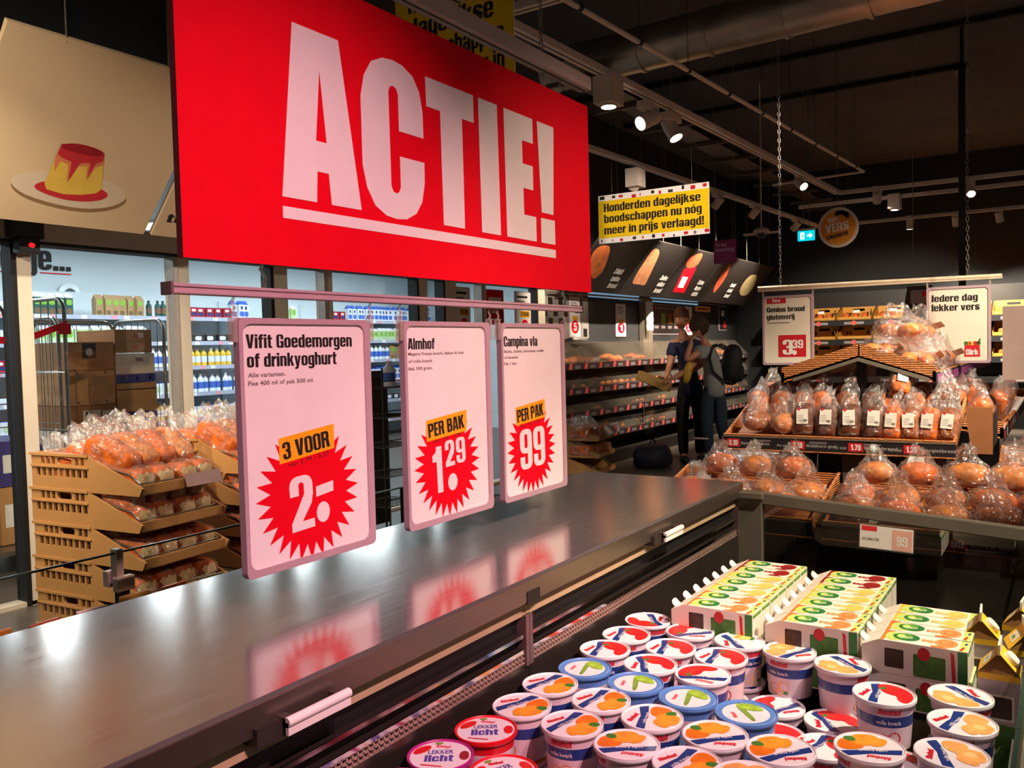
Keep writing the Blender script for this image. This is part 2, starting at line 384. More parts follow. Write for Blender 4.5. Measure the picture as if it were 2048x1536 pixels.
# ================================================================== large structure
FLOORM = mat('floor_tiles', (92, 84, 76), 0.35, var=0.12, vs=3)
CEILM = mat('ceiling_dark', (74, 76, 82), 0.9, var=0.1, vs=2)
WALLD = mat('wall_dark', (30, 31, 34), 0.75, var=0.12, vs=3)
COLDW = mat('cold_room_white', (214, 226, 232), 0.6, var=0.03, vs=2)
ALU = mat('brushed_aluminium', (226, 212, 192), 0.45, 0.0, var=0.05, vs=6)
BLKF = mat('black_gasket', (14, 13, 14), 0.6)
b = MB(); b.box(-10.2, 4.2, -3, 15.4, -0.1, 0.0, FLOORM); struct(b.build('floor'))
b = MB(); b.box(-10.2, 4.2, -3, 15.4, 4.3, 4.4, CEILM); struct(b.build('ceiling'))
b = MB(); b.box(-5.2, 4.2, 15.2, 15.4, 0, 4.3, WALLD); struct(b.build('wall_back'))
b = MB(); b.box(-10.2, -10.0, -3, 15.4, 0, 4.3, COLDW); struct(b.build('wall_left'))
# wall between cold room and store above the glazing, and the bakery wall to its right
b = MB(); b.box(-5.08, -4.98, -3, 9.0, 2.85, 4.3, WALLD); struct(b.build('wall_upper'))
b = MB(); b.box(-5.16, -5.04, 8.25, 15.2, 0, 4.3, WALLD); struct(b.build('wall_bakery'))
b = MB(); b.box(-10.0, -5.16, 12.4, 12.5, 0, 2.9, COLDW); struct(b.build('wall_cold_room_end'))
b = MB(); b.box(-10.0, -5.08, -1.2, 12.4, 2.86, 2.95, COLDW); struct(b.build('ceiling_cold_room'))
for y, x1 in ((8.9, 0.8), (10.3, -0.9)):
    b = MB(); b.box(-4.9, x1, y - .025, y + .025, 4.245, 4.3, mat('batten_dark', (22, 19, 18), 0.9)); struct(b.build('trim_1'))
# glazed partition: header, posts, panes
b = MB(); b.box(-5.07, -4.93, -3, 8.3, 2.075, 2.205, mat('header_grey', (206, 196, 190), 0.5, 0.0)); b.box(-5.075, -4.925, -3, 8.3, 2.058, 2.075, BLKF)
struct(b.build('beam_header', bev=.004))
posts = [(2.492, 2.578, 1), (3.50, 3.62, 0), (4.34, 4.48, 2), (4.86, 4.95, 0), (6.03, 6.16, 2), (6.42, 6.60, 2), (7.02, 7.1, 0), (8.1, 8.26, 2)]
for y0, y1, k in posts:
    b = MB(); z1 = 2.06
    b.box(-5.05, -4.95, y0, y1, 0, z1, ALU)
    if k: b.box(-5.055, -4.944, y0 - .027, y0 + .002, 0, z1, BLKF)
    else: b.box(-5.02, -4.943, y0 - .004, y0 + .03, 0, z1, mat('post_cover', (176, 168, 160), 0.4, 0.3))
    struct(b.build('pillar_post', bev=.003))
edges = [(-3, 2.464), (2.58, 3.50), (3.62, 4.29), (4.48, 4.86), (4.95, 5.98), (6.16, 6.37), (6.60, 7.02), (7.1, 8.05)]
for i, (y0, y1) in enumerate(edges):
    b = MB(); b.box(-5.006, -4.998, y0, y1, 0.02, 2.06, GLASS); o = struct(b.build('window_%d' % (i + 1)))
b = MB(); b.box(-5.02, -4.99, -3, 8.2, 2.21, 2.84, GLASS); struct(b.build('window_9'))
for y in (0.4, 3.9, 6.2):
    b = MB(); b.box(-5.05, -4.95, y - .03, y + .03, 2.205, 2.85, ALU); struct(b.build('trim_2'))
b = MB(); b.box(-5.05, -4.95, -3, 8.2, 0, 0.025, ALU); struct(b.build('trim_3'))
# cold room ceiling lamps (visible tubes in the panels)
for i, y in enumerate((1.2, 2.7, 4.2, 5.7, 7.2, 8.7, 10.2)):
    t = thing('ceiling_light', 'white strip light on the cold room ceiling, ' + ('nearest the camera end', 'second', 'third', 'fourth', 'fifth', 'sixth', 'deepest, by the end wall')[i] + ('' if i in (0, 6) else ' from the camera end'), 'ceiling light', (-8.2, y, 2.86))
    b = MB(); b.box(-.48, .48, -.17, .17, -.03, 0, WHITE); b.build('housing', t)
    b = MB(); b.box(-.45, .45, -.15, .15, -.034, -.03, mat('lit_diffuser', (235, 246, 255), 0.5, emit=5.0, var=0)); b.build('diffuser', t)
for i, (x, y) in enumerate(((-6.1, 4.1), (-5.75, 5.1), (-5.4, 7.35))):
    t = thing('downlight', 'small round recessed downlight in the cold room ceiling near the glazing, ' + ('nearest', 'middle', 'farthest')[i] + ' of three', 'downlight', (x, y, 2.86))
    b = MB(); b.lathe([(.07, -.0), (.075, -.02), (.055, -.02), (.05, -.004)], WHITE, 24); b.build('ring', t); b = MB(); b.disc(.052, -.006, mat('lit_downlight', (235, 246, 255), .5, emit=40.0, var=0), 20, up=False); b.build('lens', t)
# lit strip windows above the bakery wall
LITW = mat('lit_back_window', (120, 160, 190), 0.4, emit=0.7, var=0.1)
for n, (y0, y1) in ((10, (9.45, 10.95)), (11, (11.35, 13.2))):
    b = MB(); b.box(-5.05, -5.03, y0, y1, 2.02, 2.12, LITW); struct(b.build('window_%d' % n))
# "e je..." lettering on the cold room back wall, above the shelves
b = MB(); f = FX(-9.985)
b.heavy('e', f, INK, 4.865, 2.43, .29, width=.115); b.heavy('je...', f, INK, 5.205, 2.445, .29, width=.46)
b.plate([(4.2, 2.395), (5.07, 2.395), (5.07, 2.405), (4.2, 2.405)], f, RED, .0006); b.plate([(5.297, 2.405), (5.669, 2.405), (5.669, 2.416), (5.297, 2.416)], f, RED, .0006)
struct(b.build('wall_lettering'))
# ================================================================== chilled island
LIPM = mat('lip_steel', (132, 120, 110), 0.3, 0.85, var=0.06, stretch=(1, .1, 1))
TUBIN = mat('tub_inner_steel', (88, 82, 76), 0.28, 0.8, var=0.08)
STRIPM = mat('beige_panel', (180, 160, 124), 0.38, 0.3)
YE = 2.87
t = thing('worktop', 'long brushed steel worktop of the chilled island under the price signs', 'worktop', (-1.26, 0.8, 0.92))
b = MB()
pr = [(-.305, -.022), (.288, -.022), (.288, -.048), (.318, -.048), (.318, -.006), (.312, 0), (-.298, 0), (-.305, -.006)]
V = []; n = len(pr)
for y in (-2.2, 2.07): V += [(x, y, z) for x, z in pr]
b.add(V, [(i, n + i, n + (i + 1) % n, (i + 1) % n) for i in range(n)] + [tuple(range(n)), tuple(range(2 * n - 1, n - 1, -1))], STEEL)
b.build('top_sheet', t)
b = MB(); b.box(.3185, .322, -2.2, 2.06, -.047, -.005, LIPM); b.build('front_lip', t)
b = MB(); b.box(.29, .3235, .665, .715, -.051, -.026, BLACK); b.build('joint_clip', t)
b = MB(); P = smooth_poly([(-.62, -.03), (-.56, -.024), (-.52, -.02), (-.49, -.024), (-.5, -.034), (-.56, -.038), (-.61, -.041)], 1)
b.plate(P, FX(.3225), mat('torn_sticker', (150, 110, 112), .8), .001); b.build('sticker_residue', t)

def chiller(y0, y1, label, end):
    t = thing('chiller_cabinet', label, 'chilled island', (-.95, (y0 + y1) / 2, 0)); h = (y1 - y0) / 2
    b = MB(); b.box(-.60, -.02, -h, h, .872, .8975, BLKF); b.box(-.03, -.012, -h, h, .842, .872, STRIPM); b.hexa([(-.03, -h, .842), (-.004, -h, .840), (-.004, h, .840), (-.03, h, .842), (-.03, -h, .874), (-.018, -h, .872), (-.018, h, .872), (-.03, h, .874)], STRIPM)
    b.build('valance', t)
    b = MB(); b.box(-.6, -.03, -h, h, .02, .872, DARK); b.box(-.03, -.02, -h, h, .54, .842, BLKF); b.build('center_body', t)
    for z in (.802, .770):
        b = MB(); b.box(-.024, -.002, -h + .012, h - .012, z - .006, z, TUBIN); b.box(-.003, .0, -h + .012, h - .012, z - .007, z + .001, CHROME); b.build('louvre', t)
    b = MB(); GM = mat('grille_metal', (170, 146, 132), .4, .3)
    z0, z1 = .741, .762
    for z in (z0, (z0 + z1) / 2, z1): b.box(-.006, -.001, -h + .01, h - .01, z - .0016, z + .0016, GM)
    k = int((2 * h - .02) / .0125)
    for i in range(k + 1):
        y = -h + .01 + (2 * h - .02) * i / k; b.box(-.006, -.001, y - .0016, y + .0016, z0, z1, GM)
    b.build('air_grille', t)
    for s_ in (-h, h - .012):
        b = MB(); b.box(-.022, .004, s_, s_ + .012, .735, .842, mat('bracket_pink_grey', (122, 98, 96), .35, .5)); b.build('side_bracket', t)
    b = MB(); b.box(-.02, .0, -h, h, .53, .74, TUBIN); b.build('back_wall', t)
    b = MB(); b.box(-.0, .88, -h, h, .52, .54, TUBIN); b.box(0, .92, -h, h, .1, .52, DARK); b.build('tub_floor', t)
    b = MB(); b.box(.86, .90, -h, h, .54, .63, GREYP); b.build('front_wall', t)
    b = MB(); b.box(.883, .889, -h, h, .63, .80, GLASS); b.box(.8825, .8895, -h, h, .796, .80, EDGE); b.build('front_glass', t)
    # far side tub
    b = MB(); b.box(-1.5, -.6, -h, h, .1, .54, DARK); b.box(-1.52, -1.48, -h, h, .54, .63, GREYP); b.build('rear_tub', t)
    b = MB(); b.box(-1.515, -1.507, -h, h, .63, .80, GLASS); b.box(-1.5155, -1.5065, -h, h, .796, .802, EDGE); b.build('rear_glass', t)
    if end:
        b = MB(); b.box(-.02, .082, h, h + .03, .1, .888, GREYP); b.box(-.03, .09, h - .02, h + .032, .87, .893, GREYP); b.build('end_post', t, bev=.003)
        b = MB(); b.hexa([(.08, h, .851), (.89, h, .80), (.89, h + .03, .80), (.08, h + .03, .851), (.08, h, .892), (.89, h, .841), (.89, h + .03, .841), (.08, h + .03, .892)], GREYP); b.build('end_rail', t, bev=.004)
        EG = glassy('end_glass', (.70, .70, .66), .16, 1.5, 0.0)
        b = MB(); b.hexa([(.08, h + .012, .56), (.89, h + .012, .56), (.89, h + .018, .56), (.08, h + .018, .56), (.08, h + .012, .853), (.89, h + .012, .802), (.89, h + .018, .802), (.08, h + .018, .853)], EG); b.build('end_glass', t)
        b = MB(); b.box(0, .9, h, h + .03, .1, .56, DARK); b.build('end_panel', t)
        b = MB(); b.box(-1.52, -.02, h, h + .03, .1, .80, DARK); b.build('rear_end_panel', t)
    return t
chiller(-1.4, 1.484, 'chilled island cabinet nearer the camera, with the quark tubs', False)
chiller(1.486, 2.84, 'chilled island cabinet at the far end, with the juice cartons', True)
# night-cover handles
for y, lab in ((.862, 'pale night-cover pull handle under the lip, nearer one below the first price sign'), (2.195, 'pale night-cover pull handle under the lip, farther one by the end post')):
    t = thing('cover_handle', lab, 'handle', (-.94, y, .882))
    b = MB(); b.tube([(.022, -.062, .0), (.022, .062, .0)], .0075, WHITE, 10); b.box(.016, .026, -.062, .062, -.018, 0, WHITE); b.build('grip', t)
    for s_ in (-.05, .05):
        b = MB(); b.box(-.004, .02, s_ - .012, s_ + .004, -.02, .006, mat('bracket_grey', (96, 84, 80), .4, .5)); b.build('bracket', t)
    b = MB(); b.box(-.02, .012, -.105, -.06, -.022, .004, mat('latch_dark', (64, 56, 54), .45, .4)); b.build('latch', t)
# price card on the end rail
t = thing('price_card', 'white price card in clear holder hanging on the end glass rail', 'price card', (-.555, YE - .03, .80))
f = FF((0, -.005, -.02), (1, 0, -.03), (0, .22, 1))
b = MB(); b.prism(rr(0, -.035, .155, .035, .002, 2), f, PAPER, -.001, 0)
b.plate(rr(.005, .018, .05, .033, .001, 1), f, RED, .0007); b.plate(rr(.095, -.033, .152, .028, .001, 1), f, mat('pale_pink', (236, 176, 160), .7), .0007)
b.text('ROOMBOTER', f, GREYINK, .008, -.012, .009, width=.05); b.heavy('99', f, PAPER, .108, -.02, .03, bold=.04, w=.0012); b.build('card', t)
b = MB(); b.plate([(-.004, -.04), (.159, -.04), (.159, .042), (-.004, .042)], f, PLEXI, .004); b.build('holder', t)
# clip on the rear glass
t = thing('glass_clip', 'chrome glass clip clamped on the rear glass edge left of the signs', 'clip', (-2.462, 1.50, .80))
CHROME2 = mat('satin_chrome', (232, 214, 196), .35, .7); b = MB(); b.box(-.018, .018, -.012, .012, -.10, .012, CHROME2); b.box(-.05, -.018, -.02, .02, -.11, -.06, CHROME2); b.box(.018, .045, -.03, .03, -.115, -.07, CHROME2); b.build('clamp', t, bev=.004)
b = MB(); b.box(.0, .03, -.012, .02, -.16, -.1, BLACK); b.build('foot', t)

# ------------------------------------------------------------------ quark tubs
CUPW = mat('tub_white', (222, 205, 212), .3, coat=.3, var=.03)
FILM = mat('lid_white', (236, 232, 234), .35, coat=.4, var=.02)
NAVY = mat('band_blue', (28, 56, 128), .35, coat=.3)
RIMC = glassy('lid_rim_clear', (.9, .9, .92), .12, 1.45, .08, .35, (.85, .85, .9))
LRED = mat('letter_red', (214, 30, 50), .45, var=0)
PEACH = mat('peach', (246, 158, 44), .4, coat=.3, var=.22, vs=60); PEACH2 = mat('peach_dark', (232, 120, 24), .4, var=.2, vs=60)
STRAW = mat('strawberry', (222, 34, 36), .4, coat=.3, var=.25, vs=90); LEAF = mat('mint_leaf', (64, 120, 40), .5, var=.2, vs=60)
HERB = mat('herb_green', (120, 160, 60), .5, var=.3, vs=90); SKYB = mat('lid_blue', (92, 140, 206), .35, coat=.3)
MAG = mat('rim_magenta', (176, 40, 130), .35, coat=.3); CREAM = mat('vanilla_cream', (238, 214, 110), .45, var=.15, vs=50)
LRIM = {'blue': SKYB, 'red': mat('rim_red', (216, 20, 34), .35, coat=.3), 'mag': MAG}
ORNG = mat('orange_slice', (238, 172, 96), .45, coat=.2, var=.18, vs=60)
CH, RT = .092, .0545
def cyl_map(r0, z0, z1, r1, a0):   # wrap (u metres, v metres) on the tub wall
    def f(u, v, w=0):
        r = r0 + (r1 - r0) * (v - z0) / (z1 - z0) + w + .0004; a = a0 + u / r1
        return (r * math.cos(a), r * math.sin(a), v)
    return f
def quark(kind):
    t = thing('quark_tub', kind, 'quark tub')
    rim = {'herb': SKYB, 'lred': LRIM['red'], 'lmag': MAG}.get(kind, FILM)
    fr = {'peach': PEACH, 'straw': STRAW, 'orange': ORNG, 'vanilla': CREAM, 'herb': HERB, 'lred': STRAW, 'lmag': STRAW}[kind]
    # body
    b = MB(); sm = {'lred': LRIM['red'], 'lmag': MAG, 'herb': SKYB}.get(kind)
    z = [0, .003, .045, .047, .0655, .067, CH - .006]
    rad = lambda q: .0455 + (.0525 - .0455) * q / CH
    ms = [CUPW, CUPW, NAVY, NAVY, CUPW, CUPW] if not sm else [sm, sm, CUPW, CUPW, sm, sm]
    prof = [(rad(q), q) for q in z]
    b.lathe(prof, CUPW, 36, ms=ms); b.disc(.0455, 0, CUPW, 36, up=False)
    for a0 in (-math.pi / 2 - .1, math.pi / 2 - .1):
        f = cyl_map(.0455, 0, CH, .0525, a0)
        if not sm:
            b.heavy('Almhof', f, LRED, -.02, .07, .011, width=.042, bold=.03)
            b.text('volle kwark', f, FILM, -.024, .051, .008, width=.046)
        # fruit picture
        for (uu, vv, ru, rv, mm) in ((-.012, .02, .014, .012, fr), (.01, .024, .013, .013, fr), (.0, .012, .012, .008, PEACH2 if fr is PEACH else fr), (.016, .012, .006, .004, LEAF)):
            P = ell(uu, vv, ru, rv, 12); b.plate([(u, v) for u, v in P], f, mm, .0002 if mm is LEAF else .0)
    b.build('tub_body', t)
    # lid
    b = MB(); zt = CH
    b.lathe([(.0525, zt - .009), (.0562, zt - .009), (.0572, zt - .006), (.0568, zt - .001), (.055, zt), (.0535, zt - .0025), (.0515, zt - .003)], rim, 40)
    b.disc(.0516, zt - .003, FILM, 40)
    b.build('lid_rim', t)
    b = MB(); f = FZ(zt - .0026); k = .0512
    def clip(P): 
        out = []
        for x, y in P:
            d = math.hypot(x, y); out.append((x, y) if d < .985 else (x / d * .985, y / d * .985))
        return [(x * k, y * k) for x, y in out]
    def dense(P, n=6):
        Q = []
        for i in range(len(P)):
            a, c = P[i], P[(i + 1) % len(P)]
            Q += [(a[0] + (c[0] - a[0]) * j / n, a[1] + (c[1] - a[1]) * j / n) for j in range(n)]
        return Q
    if kind in ('peach', 'straw', 'orange', 'vanilla'):
        ang = math.radians(66)
        band = [(-.80, -.75), (-.52, -.95), (-.26, -.2), (-.12, .05), (.14, 1.0), (-.2, 1.1), (-.36, .2), (-.5, -.05)]
        b.plate(clip(dense(band)), f, NAVY, .0002)
        b.text('volle kwark', f, FILM, -.36 * k, -.42 * k, .13 * k, width=.95 * k, rot=ang, w=.0005)
        b.heavy('Almhof', f, LRED, -.80 * k, -.2 * k, .2 * k, width=.72 * k, rot=ang - .25, w=.0004, bold=.03)
        if kind == 'straw':
            P = smooth_poly([(-.05, .8), (.2, .97), (.6, .85), (.8, .6), (1.0, .3), (1.02, -.3), (.85, -.75), (.45, -.85), (.3, -.5), (.42, -.15), (.15, -.02), (-.02, .3)], 2)
            b.plate(clip(P), f, STRAW, .0003)
            b.plate(clip(ell(.12, .55, .16, .1, 10, .6)), f, LEAF, .0005); b.plate(clip(ell(.3, .35, .2, .16, 12)), f, mat('straw_dark', (196, 44, 30), .4, var=.3, vs=120), .0004)
        elif kind == 'vanilla':
            b.plate(clip(smooth_poly([(.1, .5), (.5, .7), (.9, .3), (.9, -.1), (.5, -.1), (.2, .1)], 2)), f, CREAM, .0003)
            b.plate(clip(ell(.7, -.1, .22, .1, 12, .5)), f, LEAF, .0004); b.plate(clip(ell(.35, .45, .18, .12, 12)), f, PEACH, .0004)
        else:
            m1 = PEACH if kind == 'peach' else ORNG
            b.plate(clip(smooth_poly([(.0, .3), (.2, .9), (.65, .85), (.9, .5), (.7, .1), (.2, .0)], 2)), f, PEACH2 if kind == 'peach' else m1, .0003)
            b.plate(clip(smooth_poly([(.15, .15), (.6, .3), (1.0, -.05), (.95, -.6), (.45, -.78), (.1, -.35)], 2)), f, m1, .0004)
            b.plate(clip(smooth_poly([(-.05, -.2), (.3, -.1), (.55, -.55), (.3, -.95), (-.05, -.6)], 2)), f, m1, .0003)
            if kind == 'peach': b.plate(clip(smooth_poly([(.5, .1), (.68, .4), (1.0, .3), (.88, -.02)], 1)), f, LEAF, .0006)
            else: b.plate(clip(ell(.52, -.2, .2, .2, 14)), f, mat('orange_core', (246, 200, 130), .45), .0006)
    elif kind == 'herb':
        b.lathe([(.84 * k, zt - .0025), (1.0 * k, zt - .0025)], SKYB, 36)
        b.plate(clip(smooth_poly([(-.3, -.62), (-.14, -.66), (.2, .2), (.3, .6), (.12, .62), (-.1, 0)], 1)), f, HERB, .0003)
        b.plate(clip(smooth_poly([(.05, .6), (.4, .8), (.78, .4), (.76, -.25), (.4, -.1), (.2, .2)], 2)), f, mat('herb_light', (150, 190, 60), .5, var=.25, vs=80), .0004)
        b.heavy('Almhof', f, LRED, -.5 * k, -.1 * k, .14 * k, width=.45 * k, rot=1.1, w=.0005, bold=.02)
    else:
        vi = mat('script_violet', (88, 70, 160), .5, var=0)
        b.text('LEKKER', f, vi, -.42 * k, .12 * k, .26 * k, width=.84 * k, w=.0004)
        b.heavy('licht', f, vi, -.5 * k, -.4 * k, .42 * k, width=.95 * k, w=.0005, bold=.03)
        b.heavy('Almhof', f, LRED, -.2 * k, .6 * k, .16 * k, width=.5 * k, w=.0005, rot=-.25, bold=.03)
        b.plate(clip(smooth_poly([(-.95, .15), (-.85, .5), (-.5, .75), (-.3, .62), (-.45, .3), (-.75, .1)], 2)), f, STRAW, .0003)
        b.plate(clip(smooth_poly([(.72, .3), (.95, .2), (.95, -.3), (.7, -.35), (.6, 0)], 2)), f, STRAW if kind == 'lred' else mat('berry', (150, 40, 50), .4, var=.3, vs=90), .0003)
        b.plate(clip(ell(-.1, .85, .14, .08, 10)), f, HERB, .0004)
        b.plate([(-.6 * k, -.55 * k), (.1 * k, -.72 * k), (.1 * k, -.78 * k), (-.6 * k, -.62 * k)], f, LRED, .0003)
    b.build('lid_print', t)
    return t
QK = {k: Kind(quark(k)) for k in ('peach', 'straw', 'orange', 'vanilla', 'herb', 'lred', 'lmag')}
UP, LO = .628, .540
BA = math.radians(33.2)
cups = [  # x, y, base, kind, turn (deg), label
 (-.873, 1.918, UP, 'straw', 205, 'strawberry quark tub in the top left corner, against the juice cartons and back wall'),
 (-.874, 1.797, UP, 'straw', 0, 'strawberry quark tub second from the cartons in the row along the back wall'),
 (-.752, 1.889, UP, 'straw', 120, 'strawberry quark tub touching the front of the leftmost juice carton stack'),
 (-.874, 1.686, UP, 'straw', 0, 'strawberry quark tub along the back wall, just beyond the leftmost herb tub'),
 (-.750, 1.766, UP, 'straw', 0, 'strawberry quark tub in the second column, one row in from the cartons'),
 (-.748, 1.652, UP, 'straw', 18, 'strawberry quark tub right beyond the middle herb tub'),
 (-.631, 1.651, UP, 'straw', 95, 'strawberry quark tub with turned lid right beyond the third herb tub'),
 (-.859, 1.563, UP, 'herb', 0, 'blue-rimmed herb quark tub nearest the back wall'),
 (-.732, 1.542, UP, 'herb', 8, 'blue-rimmed herb quark tub, second from the back wall'),
 (-.614, 1.527, UP, 'herb', 0, 'blue-rimmed herb quark tub, third from the back wall'),
 (-.880, 1.454, UP, 'peach', -28, 'peach quark tub along the back wall, beside the leftmost herb tub'),
 (-.873, 1.337, UP, 'peach', -35, 'peach quark tub between the red-rimmed tub and another peach tub on the wall row'),
 (-.754, 1.434, UP, 'peach', -18, 'peach quark tub in the second column, right before the middle herb tub'),
 (-.638, 1.412, UP, 'peach', 5, 'peach quark tub in the third column, right before the third herb tub'),
 (-.752, 1.316, UP, 'peach', -22, 'peach quark tub with its whole side showing, right of the red-rimmed tub'),
 (-.632, 1.293, UP, 'peach', 110, 'peach quark tub with its lid band pointing to the lower right, bottom middle'),
 (-.874, 1.218, UP, 'lred', 0, 'red-rimmed light quark tub on the back wall row'),
 (-.885, 1.100, UP, 'lmag', 0, 'magenta-rimmed light quark tub at the near end of the wall row'),
 (-.515, 1.402, UP, 'peach', 118, 'peach quark tub with lid band across the top, in front of the fourth herb tub'),
 (-.520, 1.284, UP, 'peach', -25, 'peach quark tub at the bottom edge with its lid name reading level, fourth column'),
 (-.630, 1.882, UP, 'vanilla', 30, 'vanilla quark tub with pale yellow lid against the cartons'),
 (-.632, 1.765, UP, 'straw', -8, 'strawberry quark tub just in front of the vanilla tub'),
 (-.515, 1.873, UP, 'orange', 140, 'tall standing orange quark tub in front of the middle carton stack, name facing us'),
 (-.398, 1.847, UP, 'orange', 220, 'orange quark tub left of the right carton stack with fruit half of lid at left'),
 (-.293, 1.710, UP + .008, 'straw', -8, 'strawberry quark tub standing high in front of the right carton stack'),
 (-.172, 1.790, UP, 'orange', 215, 'orange quark tub farthest along the front glass'),
 (-.157, 1.665, UP, 'orange', -25, 'orange quark tub second along the front glass'),
 (-.497, 1.516, UP, 'herb', 30, 'blue-rimmed herb quark tub farthest from the back wall'),
 (-.515, 1.775, LO, 'straw', 140, 'strawberry quark tub sunk in the lower layer behind the fourth herb tub'),
 (-.398, 1.760, LO, 'straw', 25, 'strawberry quark tub sunk in the lower layer before the left orange tub'),
 (-.385, 1.640, LO, 'straw', -25, 'strawberry quark tub sunk in the lower layer left of the large orange lid'),
 (-.280, 1.495, UP - .004, 'peach', 105, 'peach quark tub with band at lid right, in front of the high strawberry tub'),
 (-.160, 1.530, UP, 'orange', 8, 'orange quark tub third along the front glass'),
 (-.150, 1.400, UP, 'orange', 235, 'orange quark tub nearest along the front glass, at the bottom edge'),
 (-.262, 1.640, LO, 'straw', 60, 'strawberry quark tub sunk in the lower layer behind the turned peach tub'),
 (-.402, 1.404, UP, 'peach', 128, 'peach quark tub with wide lid band across the top, fifth column'),
 (-.420, 1.285, UP, 'orange', 60, 'orange quark tub cut by the bottom edge, fifth column'),
 (-.300, 1.365, LO + .045, 'peach', 10, 'peach quark tub cut by the bottom edge, sixth column'),
 (-.880, .985, UP, 'lmag', 20, 'magenta-rimmed light quark tub in the bottom edge corner beside the grille'),
 (-.762, 1.108, UP, 'lred', 30, 'red-rimmed light quark tub cut by the bottom edge beside the magenta one'),
 (-.752, 1.205, LO, 'straw', 0, 'strawberry quark tub sunk in the lower layer beside the red-rimmed tub'),
 (-.480, 1.642, LO, 'straw', 30, 'strawberry quark tub sunk under the herb tub farthest from the wall'),
]
for x, y, z, k, a, lab in cups:
    QK[k].put((x, y, z), lab, BA + math.radians(a), 'quark tubs in the chilled island')
# tubs of the lower layer that carry the upper one
qb = Kind(quark('peach'))
low = sorted({(round(x, 3), round(y, 3)) for x, y, z, k, a, lab in cups if z > .6})
for i, (x, y) in enumerate(low):
    if any(abs(x - c[0]) < .1 and abs(y - c[1]) < .1 and c[2] < .6 for c in cups): continue
    qb.put((x, y, LO - .004), 'quark tub of the lower layer, carrying the tub on top of it', BA + i, 'lower layer of quark tubs', scale=(1, 1, .99))
# ------------------------------------------------------------------ juice cartons lying flat
CART = mat('carton_white', (240, 232, 214), .45, var=.03); LIME = mat('lime_green', (92, 158, 52), .45, var=.25, vs=60); LIMED = mat('lime_dark', (44, 120, 58), .45, var=.2, vs=60)
LIMEL = mat('lime_light', (196, 214, 110), .5, var=.15, vs=50)
FL = {'orange': mat('juice_orange', (238, 122, 52), .5, var=.1), 'mango': mat('juice_mango', (246, 190, 80), .5, var=.12), 'blood': mat('juice_blood', (140, 24, 26), .5, var=.15)}
SL = {'orange': mat('slice_orange', (242, 150, 88), .5, var=.15, vs=60), 'mango': mat('slice_mango', (250, 204, 108), .5, var=.15, vs=60), 'blood': mat('slice_blood', (150, 30, 30), .5, var=.2, vs=60)}
FLAGR, FLAGB = mat('flag_red', (200, 30, 40), .5), mat('flag_blue', (40, 60, 140), .5)
BROWNP = mat('photo_brown', (70, 48, 40), .6, var=.4, vs=80); GRASS = mat('pasture_green', (70, 116, 44), .6, var=.3, vs=50)
